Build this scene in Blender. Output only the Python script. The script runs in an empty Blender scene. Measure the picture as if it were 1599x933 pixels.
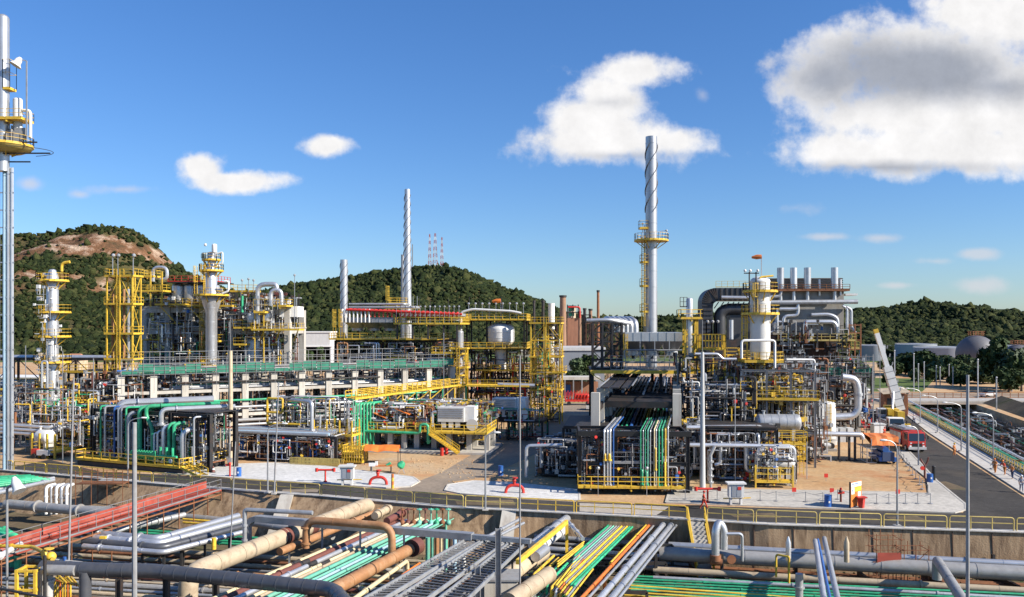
import bpy, math, random
import numpy as np
from mathutils import Vector, noise
from mathutils.geometry import tessellate_polygon
R = math.radians
random.seed(7)
rnd = random.random
def ru(a, b): return a + (b - a) * random.random()
scene = bpy.context.scene
COL = scene.collection
# ------------------------------------------------------------------ camera
F, PX0, PY0, CH = 1300.0, 799.5, 508.0, 18.3      # focal length in photo pixels, horizon row, camera height
cam = bpy.data.cameras.new("camera")
cam.lens = 36.0 * F / 1599.0
cam.sensor_width = 36.0
cam.shift_y = (PY0 - 466.5) / 1599.0
cam.clip_start = 0.5
cam.clip_end = 9000
camo = bpy.data.objects.new("camera", cam)
COL.objects.link(camo)
camo.location = (0, 0, CH)
camo.rotation_euler = (R(90), 0, 0)
scene.camera = camo
# ------------------------------------------------------------------ light
SUN_DIR = Vector((1.0, -0.4, 0)).normalized()
EL = 31.5
world = bpy.data.worlds.new("World")
scene.world = world
world.use_nodes = True
sun = bpy.data.lights.new("sun", 'SUN')
sun.energy = 5.0
sun.angle = R(0.5)
sun.color = (1.0, 0.93, 0.82)
suno = bpy.data.objects.new("sun", sun)
COL.objects.link(suno)
sd = Vector((SUN_DIR.x * math.cos(R(EL)), SUN_DIR.y * math.cos(R(EL)), math.sin(R(EL))))
suno.rotation_euler = sd.to_track_quat('Z', 'Y').to_euler()
suno.location = (0, 0, 200)
scene.view_settings.view_transform = 'Standard'
scene.view_settings.look = 'None'
scene.view_settings.gamma = 1
scene.view_settings.exposure = 0.68
scene.cycles.max_bounces = 4
scene.cycles.diffuse_bounces = 1
scene.cycles.glossy_bounces = 2
scene.cycles.transparent_max_bounces = 4
scene.cycles.caustics_reflective = False
scene.cycles.caustics_refractive = False

def build_world():
    nt = world.node_tree
    N, L = nt.nodes, nt.links
    N.clear()
    out = N.new('ShaderNodeOutputWorld')
    bg = N.new('ShaderNodeBackground')
    bg.inputs['Strength'].default_value = 0.074
    L.new(bg.outputs[0], out.inputs[0])
    sky = N.new('ShaderNodeTexSky')
    sky.sky_type = 'NISHITA'
    sky.sun_disc = False
    sky.sun_elevation = R(EL)
    sky.sun_rotation = math.atan2(SUN_DIR.x, SUN_DIR.y)
    sky.altitude = 100
    sky.air_density = 1.0
    sky.dust_density = 0.35
    sky.ozone_density = 2.2
    hs = N.new('ShaderNodeHueSaturation')
    hs.inputs['Saturation'].default_value = 1.14
    hs.inputs['Hue'].default_value = 0.498
    L.new(sky.outputs[0], hs.inputs['Color'])
    tc = N.new('ShaderNodeTexCoord')
    sep = N.new('ShaderNodeSeparateXYZ')
    L.new(tc.outputs['Generated'], sep.inputs[0])
    def M(op, a, b=None, c=None):
        n = N.new('ShaderNodeMath'); n.operation = op
        for i, v in enumerate((a, b, c)):
            if v is None: continue
            if isinstance(v, (int, float)): n.inputs[i].default_value = v
            else: L.new(v, n.inputs[i])
        return n.outputs[0]
    def S(v, a, b):
        n = N.new('ShaderNodeMapRange'); n.interpolation_type = 'SMOOTHSTEP'
        L.new(v, n.inputs[0]); n.inputs[1].default_value = a; n.inputs[2].default_value = b
        return n.outputs[0]
    # direction of view expressed as slopes to the north (scene +Y): fixed in the world
    ysafe = M('MAXIMUM', sep.outputs[1], 0.05)
    u = M('DIVIDE', sep.outputs[0], ysafe)
    w = M('DIVIDE', sep.outputs[2], ysafe)
    comb = N.new('ShaderNodeCombineXYZ')
    L.new(u, comb.inputs[0]); L.new(w, comb.inputs[1])
    def noise_tex(scale, detail, rough, off=(0, 0, 0), strx=1.0):
        mp = N.new('ShaderNodeMapping')
        mp.inputs['Location'].default_value = off
        mp.inputs['Scale'].default_value = (strx, 1, 1)
        L.new(comb.outputs[0], mp.inputs[0])
        n = N.new('ShaderNodeTexNoise')
        n.inputs['Scale'].default_value = scale
        n.inputs['Detail'].default_value = detail
        n.inputs['Roughness'].default_value = rough
        L.new(mp.outputs[0], n.inputs['Vector'])
        return n.outputs['Fac']
    n1 = noise_tex(9, 8, 0.6)
    n2 = noise_tex(30, 5, 0.6, (3, 1, 0))
    nb = M('ADD', M('MULTIPLY', M('SUBTRACT', n1, 0.5), 1.9), M('MULTIPLY', M('SUBTRACT', n2, 0.5), 0.9))
    nbw = M('MULTIPLY', M('SUBTRACT', n1, 0.5), 2.2)
    def blobs(lst, nz):
        acc = None
        for (px, py, rx, ry, s) in lst:
            cx, cy = (px - PX0) / F, (PY0 - py) / F
            sb = N.new('ShaderNodeVectorMath'); sb.operation = 'SUBTRACT'
            L.new(comb.outputs[0], sb.inputs[0]); sb.inputs[1].default_value = (cx, cy, 0)
            ml = N.new('ShaderNodeVectorMath'); ml.operation = 'MULTIPLY'
            L.new(sb.outputs[0], ml.inputs[0]); ml.inputs[1].default_value = (F / rx, F / ry, 0)
            ln = N.new('ShaderNodeVectorMath'); ln.operation = 'LENGTH'
            L.new(ml.outputs[0], ln.inputs[0])
            v = M('MULTIPLY', M('SUBTRACT', 1.0, ln.outputs['Value']), s)
            acc = v if acc is None else M('SMOOTH_MAX', acc, v, 0.25)
        return M('ADD', acc, nz)
    big = [(1500, 225, 310, 60, 1.1), (1330, 238, 160, 44, 1.0), (1480, 110, 270, 90, 1.3), (1480, 170, 260, 75, 1.5), (1300, 120, 120, 82, 1.1),
           (1560, 20, 170, 85, 1.2), (1430, 60, 110, 55, .8),
           (945, 222, 165, 46, 1.2), (905, 185, 75, 50, 1.1), (985, 112, 98, 30, 1.0), (945, 155, 75, 52, 1.1), (1060, 222, 60, 34, .8),
           (365, 284, 92, 20, 1.0), (310, 262, 52, 30, 1.0), (518, 226, 48, 21, 1.0)]
    small = [(195, 296, 85, 14, .9), (46, 288, 28, 15, .9), (125, 304, 22, 10, .7), (1525, 397, 44, 13, 1.0), (1375, 372, 52, 11, .8),
             (1290, 370, 60, 9, .8), (1530, 447, 62, 18, .9), (1400, 446, 52, 9, .9), (1097, 150, 22, 22, .7), (1240, 325, 60, 16, .45),
             (1200, 100, 30, 12, .5), (1460, 408, 40, 8, .6)]
    front = S(sep.outputs[1], 0.1, 0.3)
    da = M('MULTIPLY', S(blobs(big, nb), -0.02, 0.62), front)
    db = M('MULTIPLY', M('MULTIPLY', S(blobs(small, nbw), 0.1, 0.9), 0.62), front)
    grey = blobs([(1410, 112, 270, 78, 1.35), (1290, 125, 110, 66, 1.0), (1380, 262, 300, 16, .7), (1560, 135, 140, 44, .9), (970, 244, 170, 14, .6), (945, 160, 70, 16, .4)], M('MULTIPLY', nb, 0.42))
    greyf = M('MULTIPLY', S(grey, -0.05, 1.0), 0.92)
    n3 = noise_tex(16, 6, 0.65, (7, 3, 0))
    ccol = N.new('ShaderNodeMix'); ccol.data_type = 'RGBA'
    ccol.inputs[6].default_value = (8.4, 8.3, 8.3, 1)
    ccol.inputs[7].default_value = (3.0, 3.3, 4.0, 1)
    L.new(greyf, ccol.inputs[0])
    cm = N.new('ShaderNodeMix'); cm.data_type = 'RGBA'; cm.blend_type = 'MULTIPLY'
    cm.inputs[0].default_value = 1
    L.new(ccol.outputs[2], cm.inputs[6])
    vv = M('ADD', M('MULTIPLY', n3, 0.5), 0.7)
    L.new(vv, cm.inputs[7])
    tint = N.new('ShaderNodeMix'); tint.data_type = 'RGBA'; tint.blend_type = 'MULTIPLY'
    tint.inputs[0].default_value = 1
    L.new(hs.outputs[0], tint.inputs[6])
    tr = N.new('ShaderNodeValToRGB')            # deeper, clearer blue with height above the horizon
    tr.color_ramp.elements[0].position = 0.0; tr.color_ramp.elements[0].color = SKY_LO
    tr.color_ramp.elements[1].position = 0.45; tr.color_ramp.elements[1].color = SKY_HI
    L.new(sep.outputs[2], tr.inputs[0])
    L.new(tr.outputs[0], tint.inputs[7])
    m1 = N.new('ShaderNodeMix'); m1.data_type = 'RGBA'
    L.new(da, m1.inputs[0]); L.new(tint.outputs[2], m1.inputs[6]); L.new(cm.outputs[2], m1.inputs[7])
    m2 = N.new('ShaderNodeMix'); m2.data_type = 'RGBA'
    m2.inputs[7].default_value = (6.2, 6.1, 6.4, 1)
    L.new(db, m2.inputs[0]); L.new(m1.outputs[2], m2.inputs[6])
    L.new(m2.outputs[2], bg.inputs['Color'])
SKY_LO = (0.74, 0.92, 1.22, 1)
SKY_HI = (0.74, 1.02, 1.42, 1)
build_world()

# ------------------------------------------------------------------ pixels of the photo -> metres
def YZ(py, z=0.0): return F * (CH - z) / (py - PY0)
def W(px, py, z=None, Y=None):
    if Y is None: Y = YZ(py, z)
    return Vector(((px - PX0) / F * Y, Y, CH - (py - PY0) / F * Y))
def XA(px, Y): return (px - PX0) / F * Y
def ZA(py, Y): return CH - (py - PY0) / F * Y

# ------------------------------------------------------------------ materials
MATS = {}
def mat(key, color, rough=0.6, metal=0.0, var=0.12, scale=1.5, dirt=None, dirtamt=0.25, bump=0.0, spec=0.5, streak=False, color2=None):
    m = bpy.data.materials.new(key)
    m.use_nodes = True
    nt = m.node_tree; N, L = nt.nodes, nt.links
    b = N['Principled BSDF']
    b.inputs['Roughness'].default_value = rough
    b.inputs['Metallic'].default_value = metal
    b.inputs['Specular IOR Level'].default_value = spec
    geo = N.new('ShaderNodeNewGeometry')
    mp = N.new('ShaderNodeMapping')
    mp.inputs['Scale'].default_value = (1, 1, 0.18) if streak else (1, 1, 1)
    L.new(geo.outputs['Position'], mp.inputs[0])
    n = N.new('ShaderNodeTexNoise')
    n.inputs['Scale'].default_value = scale; n.inputs['Detail'].default_value = 6; n.inputs['Roughness'].default_value = 0.65
    L.new(mp.outputs[0], n.inputs['Vector'])
    r = N.new('ShaderNodeValToRGB')
    c = color
    e = r.color_ramp.elements
    e[0].position = 0.25; e[0].color = (*[max(0, x * (1 - var)) for x in c], 1)
    e[1].position = 0.75; e[1].color = (*[min(1, x * (1 + var)) for x in (color2 or c)], 1)
    L.new(n.outputs['Fac'], r.inputs[0])
    last = r.outputs[0]
    oi = N.new('ShaderNodeObjectInfo')
    hv = N.new('ShaderNodeHueSaturation')
    mr = N.new('ShaderNodeMapRange'); mr.inputs[3].default_value = 0.82; mr.inputs[4].default_value = 1.12
    L.new(oi.outputs['Random'], mr.inputs[0]); L.new(mr.outputs[0], hv.inputs['Value'])
    L.new(last, hv.inputs['Color']); last = hv.outputs[0]
    if dirt:
        n2 = N.new('ShaderNodeTexNoise')
        n2.inputs['Scale'].default_value = scale * 0.6; n2.inputs['Detail'].default_value = 8; n2.inputs['Roughness'].default_value = 0.7
        mp2 = N.new('ShaderNodeMapping'); mp2.inputs['Location'].default_value = (5, 9, 2)
        mp2.inputs['Scale'].default_value = (1, 1, 0.15) if streak else (1, 1, 1)
        L.new(geo.outputs['Position'], mp2.inputs[0]); L.new(mp2.outputs[0], n2.inputs['Vector'])
        r2 = N.new('ShaderNodeMapRange'); r2.inputs[1].default_value = 0.5; r2.inputs[2].default_value = 0.68
        r2.inputs[4].default_value = dirtamt
        L.new(n2.outputs['Fac'], r2.inputs[0])
        mx = N.new('ShaderNodeMix'); mx.data_type = 'RGBA'
        mx.inputs[7].default_value = (*dirt, 1)
        L.new(r2.outputs[0], mx.inputs[0]); L.new(last, mx.inputs[6]); last = mx.outputs[2]
    L.new(last, b.inputs['Base Color'])
    if bump:
        bp = N.new('ShaderNodeBump'); bp.inputs['Strength'].default_value = bump; bp.inputs['Distance'].default_value = 0.1
        n4 = N.new('ShaderNodeTexNoise'); n4.inputs['Scale'].default_value = scale * 4; n4.inputs['Detail'].default_value = 5
        L.new(geo.outputs['Position'], n4.inputs['Vector'])
        L.new(n4.outputs['Fac'], bp.inputs['Height']); L.new(bp.outputs[0], b.inputs['Normal'])
    MATS[key] = m
    return m
RUST = (0.16, 0.06, 0.025)
mat('yellow', (0.70, 0.42, 0.03), 0.5, dirt=(0.40, 0.20, 0.05), dirtamt=0.6, scale=2.2, color2=(0.80, 0.54, 0.06))
mat('yellow_faded', (0.62, 0.47, 0.14), 0.6, dirt=RUST, dirtamt=0.4)
mat('green', (0.02, 0.33, 0.14), 0.45, var=.2, dirt=(0.10, 0.19, 0.10), dirtamt=.55, color2=(0.05, 0.42, 0.22))
mat('stack_metal', (0.56, 0.565, 0.58), 0.4, metal=0.65, var=0.16, scale=1.2, streak=True, dirt=(0.22, 0.18, 0.15), dirtamt=0.5)
mat('green_light', (0.16, 0.50, 0.36), 0.5, var=.2, dirt=(0.2, 0.27, 0.2), dirtamt=.5)
mat('green_mesh', (0.035, 0.20, 0.13), 0.8, var=0.3)
mat('blue', (0.03, 0.12, 0.38), 0.45)
mat('blue_pale', (0.35, 0.50, 0.60), 0.5)
mat('red', (0.62, 0.04, 0.025), 0.45, dirt=(0.3, 0.03, 0.02))
mat('red_faded', (0.36, 0.065, 0.04), 0.75, var=0.35, dirt=(0.5, 0.22, 0.16), dirtamt=0.6, scale=0.6)
mat('orange', (0.72, 0.19, 0.03), 0.55, var=.2, dirt=RUST, dirtamt=.5)
mat('rust', (0.24, 0.095, 0.04), 0.8, var=0.4, dirt=(0.4, 0.18, 0.08))
mat('brown_pipe', (0.36, 0.175, 0.075), 0.6, var=0.22, dirt=(0.5, 0.34, 0.2), dirtamt=0.5)
mat('maroon', (0.17, 0.06, 0.045), 0.55, var=0.2)
mat('tan_pipe', (0.50, 0.40, 0.27), 0.6, dirt=RUST, dirtamt=0.5)
mat('cream', (0.72, 0.60, 0.36), 0.55, dirt=RUST, dirtamt=0.3)
mat('silver', (0.60, 0.605, 0.615), 0.38, metal=0.65, var=0.12, dirt=(0.36, 0.34, 0.31), dirtamt=0.3, scale=0.8)
mat('silver_dull', (0.42, 0.43, 0.44), 0.5, metal=0.5, var=0.2, dirt=(0.25, 0.22, 0.2), dirtamt=0.4)
mat('grey_pipe', (0.31, 0.30, 0.285), 0.42, metal=0.2, var=0.18, dirt=(0.25, 0.2, 0.15), dirtamt=0.4)
mat('dark_clad', (0.10, 0.105, 0.12), 0.4, metal=0.3, var=0.15, dirt=(0.2, 0.18, 0.16))
mat('rust_dark', (0.10, 0.05, 0.03), 0.8, var=.4)
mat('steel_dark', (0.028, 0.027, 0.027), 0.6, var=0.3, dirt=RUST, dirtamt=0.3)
mat('steel_grey', (0.30, 0.30, 0.30), 0.6, metal=0.2, var=0.2, dirt=RUST, dirtamt=0.3)
mat('white', (0.74, 0.73, 0.70), 0.5, var=0.06, dirt=(0.5, 0.45, 0.4), dirtamt=0.3)
mat('white_grey', (0.60, 0.60, 0.58), 0.5, var=0.08, dirt=(0.35, 0.3, 0.26), dirtamt=0.4, streak=True)
mat('concrete', (0.50, 0.47, 0.42), 0.85, var=0.15, dirt=(0.28, 0.22, 0.17), dirtamt=0.5, streak=True, bump=0.2)
mat('concrete_pale', (0.56, 0.52, 0.45), 0.85, var=0.14, dirt=(0.26, 0.20, 0.15), dirtamt=0.5, streak=True)
mat('black', (0.015, 0.015, 0.015), 0.5)
mat('glass_dark', (0.02, 0.03, 0.035), 0.08, var=0.0, spec=0.8)
mat('rubber', (0.02, 0.02, 0.02), 0.85)
mat('skin', (0.35, 0.18, 0.11), 0.6, var=0.03)
mat('hair', (0.02, 0.015, 0.012), 0.7)
mat('cloth_red', (0.62, 0.06, 0.03), 0.85)
mat('cloth_orange', (0.62, 0.22, 0.05), 0.85)
mat('cloth_grey', (0.35, 0.36, 0.40), 0.85)
mat('cloth_blue', (0.05, 0.08, 0.16), 0.85)
mat('brick', (0.36, 0.17, 0.10), 0.85, var=0.25, streak=True)
mat('chimney_brown', (0.27, 0.15, 0.09), 0.75, var=0.3, streak=True, dirt=(0.12, 0.08, 0.06))
mat('shed_grey', (0.27, 0.29, 0.32), 0.6, var=0.1, streak=True)
mat('duct_dark', (0.06, 0.062, 0.068), 0.5, metal=0.4, var=0.3, streak=True, dirt=(0.2, 0.17, 0.14))
mat('furnace_grey', (0.30, 0.285, 0.26), 0.6, metal=0.1, var=0.15, streak=True, dirt=(0.25, 0.2, 0.15), dirtamt=0.5)
mat('tank_white', (0.62, 0.62, 0.60), 0.6, var=0.1, streak=True, dirt=(0.4, 0.36, 0.3))
mat('sphere_grey', (0.11, 0.11, 0.12), 0.6, var=0.15, streak=True, dirt=(0.2, 0.16, 0.14))
mat('bark', (0.11, 0.08, 0.055), 0.9, var=0.3)
mat('leaf_dark', (0.022, 0.040, 0.010), 0.7, var=0.45, scale=0.8, color2=(0.04, 0.065, 0.018), spec=.2)
mat('wall_stained', (0.30, 0.18, 0.09), 0.9, var=0.3, scale=2.0, streak=True, color2=(0.46, 0.32, 0.19), dirt=(0.10, 0.055, 0.03), dirtamt=0.9, bump=.3)
mat('strake_grey', (0.16, 0.16, 0.17), 0.5, metal=.3)
mat('leaf_mid', (0.04, 0.068, 0.018), 0.7, var=0.4, scale=0.8)
# ------------------------------------------------------------------ mesh builder
def frame_axes(d):
    d = d.normalized()
    up = Vector((0, 0, 1)) if abs(d.z) < 0.95 else Vector((1, 0, 0))
    s = d.cross(up).normalized()
    return s, s.cross(d).normalized()
PENDING = []
class MB:
    def __init__(s, name=None, m=None, parent=None, solo=None, label=None, kind=None):
        s.v = []; s.f = []; s.name = name; s.m = m; s.parent = parent; s.solo = solo; s.obj = None
        s.label = label; s.kind = kind; s.smooth = True; s.fm = []; s.mats = [m]; s.cur = 0
        if name: PENDING.append(s)
    def add(s, vs, fs):
        o = len(s.v)
        if s.cur or s.fm: s.fm.extend([0] * (len(s.f) - len(s.fm)) + [s.cur] * len(fs))
        s.v.extend([tuple(v) for v in vs]); s.f.extend([tuple(i + o for i in f) for f in fs])
        return s
    def use(s, m):
        if m not in s.mats: s.mats.append(m)
        s.cur = s.mats.index(m)
        return s
    def box(s, x0, x1, y0, y1, z0, z1):
        if x0 > x1: x0, x1 = x1, x0
        if y0 > y1: y0, y1 = y1, y0
        if z0 > z1: z0, z1 = z1, z0
        return s.add([(x0, y0, z0), (x1, y0, z0), (x1, y1, z0), (x0, y1, z0), (x0, y0, z1), (x1, y0, z1), (x1, y1, z1), (x0, y1, z1)],
              [(0, 3, 2, 1), (4, 5, 6, 7), (0, 1, 5, 4), (1, 2, 6, 5), (2, 3, 7, 6), (3, 0, 4, 7)])
    def bar(s, p, q, w, h=None):
        p = Vector(p); q = Vector(q); h = h or w
        if (q - p).length < 1e-5: return s
        a, b = frame_axes(q - p)
        a = a * (w / 2); b = b * (h / 2)
        vs = [p - a - b, p + a - b, p + a + b, p - a + b, q - a - b, q + a - b, q + a + b, q - a + b]
        return s.add(vs, [(0, 3, 2, 1), (4, 5, 6, 7), (0, 1, 5, 4), (1, 2, 6, 5), (2, 3, 7, 6), (3, 0, 4, 7)])
    def ibeam(s, p, q, w, h):
        p = Vector(p); q = Vector(q)
        if (q - p).length < 1e-5: return s
        a, b = frame_axes(q - p)
        t = h * 0.12
        for o, ww, hh in ((b * (h / 2 - t / 2), w, t), (b * -(h / 2 - t / 2), w, t), (b * 0, w * 0.2, h - 2 * t)):
            s.bar(p + o, q + o, ww, hh)
        return s
    def tube(s, pts, r, n=8, bend=None, caps=True):
        P = [Vector(p) for p in pts]
        Q = [P[0]]
        if bend is None: bend = r * 2.6
        for i in range(1, len(P) - 1):
            a, b, c = P[i - 1], P[i], P[i + 1]
            d1 = (b - a); d2 = (c - b)
            if d1.length < 1e-6 or d2.length < 1e-6: continue
            k = min(bend, d1.length * 0.49, d2.length * 0.49)
            if d1.normalized().dot(d2.normalized()) > 0.995: Q.append(b); continue
            p0 = b - d1.normalized() * k; p2 = b + d2.normalized() * k
            for t in (0, 0.25, 0.5, 0.75, 1.0):
                Q.append(p0 * (1 - t) ** 2 + b * 2 * t * (1 - t) * 1.0 + p2 * t ** 2)
        Q.append(P[-1])
        vs = []; fs = []
        prev = None
        for i, q in enumerate(Q):
            if i == 0: d = Q[1] - Q[0]
            elif i == len(Q) - 1: d = Q[-1] - Q[-2]
            else: d = (Q[i + 1] - Q[i]).normalized() + (Q[i] - Q[i - 1]).normalized()
            d = d.normalized() if d.length > 1e-9 else Vector((0, 0, 1))
            if prev is None:
                a = frame_axes(d)[0]; b = d.cross(a)
            else:
                a = prev - d * prev.dot(d)
                a = a.normalized() if a.length > 1e-6 else frame_axes(d)[0]
                b = d.cross(a)
            prev = a
            for k in range(n):
                t = 2 * math.pi * k / n
                vs.append(q + a * (r * math.cos(t)) + b * (r * math.sin(t)))
            if i:
                o = (i - 1) * n
                for k in range(n):
                    k2 = (k + 1) % n
                    fs.append((o + k, o + k2, o + n + k2, o + n + k))
        if caps:
            fs.append(tuple(range(n - 1, -1, -1)))
            o = (len(Q) - 1) * n
            fs.append(tuple(range(o, o + n)))
        return s.add(vs, fs)
    def cyl(s, p, q, r, r2=None, n=12):
        return s.lathe(p, q, [(0, r), (1, r if r2 is None else r2)], n)
    def lathe(s, p, q, prof, n=16, caps=True):
        """prof: (t along p->q in 0..1, radius)"""
        p = Vector(p); q = Vector(q); d = q - p
        a, b = frame_axes(d)
        vs = []; fs = []
        for i, (t, r) in enumerate(prof):
            c = p + d * t
            for k in range(n):
                th = 2 * math.pi * k / n
                vs.append(c + a * (r * math.cos(th)) + b * (r * math.sin(th)))
            if i:
                o = (i - 1) * n
                for k in range(n):
                    k2 = (k + 1) % n
                    fs.append((o + k, o + k2, o + n + k2, o + n + k))
        if caps:
            fs.append(tuple(range(n - 1, -1, -1)))
            o = (len(prof) - 1) * n
            fs.append(tuple(range(o, o + n)))
        return s.add(vs, fs)
    def vessel(s, p, q, r, n=20, bands=0, head=0.5):
        """dished ends both sides, optional raised bands"""
        p = Vector(p); q = Vector(q); Ln = (q - p).length
        h = r * head / Ln
        prof = [(h * (1 - math.cos(a)), max(r * math.sin(a), 0.01)) for a in [R(x) for x in (2, 18, 36, 54, 72, 90)]]
        mid = []
        for i in range(bands):
            t = h + (1 - 2 * h) * (i + 0.5) / bands
            e = 0.04 / Ln
            mid += [(t - e, r), (t - e, r * 1.02), (t + e, r * 1.02), (t + e, r)]
        prof = prof + mid + [(1 - t, rr) for t, rr in reversed(prof)]
        return s.lathe(p, q, prof, n)
    def sphere(s, c, r, sx=1, sy=1, sz=1, n=14, m=8):
        c = Vector(c); vs = []; fs = []
        for i in range(m + 1):
            ph = math.pi * i / m
            for k in range(n):
                th = 2 * math.pi * k / n
                vs.append((c.x + r * sx * math.sin(ph) * math.cos(th), c.y + r * sy * math.sin(ph) * math.sin(th), c.z + r * sz * math.cos(ph)))
        for i in range(m):
            for k in range(n):
                k2 = (k + 1) % n
                fs.append((i * n + k, (i + 1) * n + k, (i + 1) * n + k2, i * n + k2))
        return s.add(vs, fs)
    def prism(s, poly, z0, z1):
        """poly: list of (x,y) counter clockwise"""
        n = len(poly)
        vs = [(x, y, z0) for x, y in poly] + [(x, y, z1) for x, y in poly]
        fs = [tuple(range(n - 1, -1, -1)), tuple(range(n, 2 * n))] + [(i, (i + 1) % n, n + (i + 1) % n, n + i) for i in range(n)]
        return s.add(vs, fs)
    def quad(s, *pts):
        return s.add(pts, [tuple(range(len(pts)))])
    def rail(s, pts, h=1.1, step=1.5, r=0.048, toe=True, closed=False):
        P = [Vector(p) for p in pts]
        if closed: P.append(P[0])
        for a, b in zip(P, P[1:]):
            d = b - a; Ln = d.length
            if Ln < 0.05: continue
            for z in (h, h * 0.55): s.bar(a + Vector((0, 0, z)), b + Vector((0, 0, z)), r * .9, r * .9)
            if toe: s.bar(a + Vector((0, 0, 0.07)), b + Vector((0, 0, 0.07)), 0.03, 0.14)
            k = max(1, int(round(Ln / step)))
            for i in range(k + 1):
                q = a + d * (i / k)
                s.bar(q, q + Vector((0, 0, h)), r * 1.1, r * 1.1)
        return s
    def ladder(s, x, y, z0, z1, w=0.5, cage=True, dx=1, dy=0):
        """vertical ladder at x,y with rungs along (dx,dy); cage on the side away"""
        d = Vector((dx, dy, 0)).normalized() * (w / 2)
        nrm = Vector((d.y, -d.x, 0)).normalized()
        c = Vector((x, y, 0))
        for k in (-1, 1): s.bar(c + d * k + Vector((0, 0, z0)), c + d * k + Vector((0, 0, z1 + 1)), 0.07)
        z = z0 + 0.3
        while z < z1:
            s.bar(c - d + Vector((0, 0, z)), c + d + Vector((0, 0, z)), 0.035); z += 0.35
        if cage:
            z = z0 + 2.2
            while z < z1 + 1:
                ring = [c + d * 1.4 * math.cos(a) + nrm * (0.75 * math.sin(a)) + Vector((0, 0, z)) for a in [R(x) for x in (0, 36, 72, 108, 144, 180)]]
                for a, b in zip(ring, ring[1:]): s.bar(a, b, 0.05, 0.06)
                z += 0.9
            for a in [R(x) for x in (20, 60, 90, 120, 160)]:
                p = c + d * 1.4 * math.cos(a) + nrm * (0.75 * math.sin(a))
                s.bar(p + Vector((0, 0, z0 + 2.2)), p + Vector((0, 0, z1 + 1)), 0.05)
        return s
    def stair(s, a, b, w=0.9, tread=0.26):
        """a (low) to b (high)"""
        a = Vector(a); b = Vector(b); d = b - a
        hd = Vector((d.x, d.y, 0)); sd = Vector((-hd.y, hd.x, 0)).normalized() * (w / 2)
        for k in (-1, 1):
            s.bar(a + sd * k, b + sd * k, 0.07, 0.28)
            for hh in (0.95, 0.5): s.bar(a + sd * k + Vector((0, 0, hh)), b + sd * k + Vector((0, 0, hh)), 0.05)
            for i in range(5):
                q = a + d * (i / 4) + sd * k
                s.bar(q, q + Vector((0, 0, 0.95)), 0.05)
        n = max(2, int(abs(d.z) / 0.22))
        hn = hd.normalized() * (tread / 2)
        for i in range(1, n):
            c = a + d * (i / n)
            s.bar(c - sd, c + sd, tread, 0.04)
        return s
    def helix(s, cx, cy, z0, z1, r, turns, phase, w=0.25, h=0.12, taper=1.0, n=16):
        k = int(turns * n)
        pts = []
        for i in range(k + 1):
            t = i / k; a = phase + turns * 2 * math.pi * t; rr = r * (1 + (taper - 1) * t)
            pts.append(Vector((cx + rr * math.cos(a), cy + rr * math.sin(a), z0 + (z1 - z0) * t)))
        for a, b in zip(pts, pts[1:]): s.bar(a, b, w, h)
        return s

class T:
    """a thing: an Empty at its base; parts are meshes in its local space"""
    def __init__(s, name, label, cat, loc, yaw=0.0, group=None):
        o = bpy.data.objects.new(name, None); COL.objects.link(o)
        o.location = loc; o.rotation_euler = (0, 0, R(yaw)); o.empty_display_size = 0.5
        o['label'] = label; o['category'] = cat
        if group: o['group'] = group
        s.o = o; s.obj = o; s.loc = Vector(loc); s.yaw = R(yaw)
    def part(s, name, m, parent=None, label=None, kind=None):
        return MB(name, m, parent or s, label=label, kind=kind)
    def w(s, x, y, z):
        c, n = math.cos(s.yaw), math.sin(s.yaw)
        return s.loc + Vector((x * c - y * n, x * n + y * c, z))
def S(name, label, cat, m, group=None):
    """a thing that is one mesh, written in world coordinates"""
    return MB(name, m, None, solo=dict(label=label, category=cat, group=group))
def ST(name, m):
    return MB(name, m, None, solo=dict(kind='structure'))
def flush():
    for b in PENDING:
        if not b.v:
            continue
        me = bpy.data.meshes.new(b.name)
        V = np.array(b.v, dtype=np.float64)
        off = Vector((0, 0, 0))
        if b.solo is not None and 'kind' not in b.solo:
            lo = V.min(0); hi = V.max(0)
            off = Vector(((lo[0] + hi[0]) / 2, (lo[1] + hi[1]) / 2, lo[2]))
            V = V - np.array(off)
        if isinstance(b.parent, MB):
            V = V - np.array(b.parent.off); off = Vector(b.parent.off); b.off = Vector(b.parent.off)
        else:
            b.off = Vector(off)
        me.from_pydata(V.tolist(), [], b.f)
        o = bpy.data.objects.new(b.name, me); COL.objects.link(o)
        if b.solo is not None: o.location = off
        for q in b.mats: me.materials.append(MATS[q] if isinstance(q, str) else q)
        if b.fm: me.polygons.foreach_set('material_index', b.fm + [b.cur] * (len(b.f) - len(b.fm)))
        if b.smooth:
            me.polygons.foreach_set('use_smooth', [True] * len(me.polygons))
            me.set_sharp_from_angle(angle=R(32))
        if b.solo is not None:
            for k, v in b.solo.items():
                if v: o[k] = v
        else:
            par = b.parent.obj if b.parent.obj is not None else None
            o.parent = par
            if b.label: o['label'] = b.label
        if b.kind: o['kind'] = b.kind
        b.obj = o
    PENDING.clear()
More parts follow.
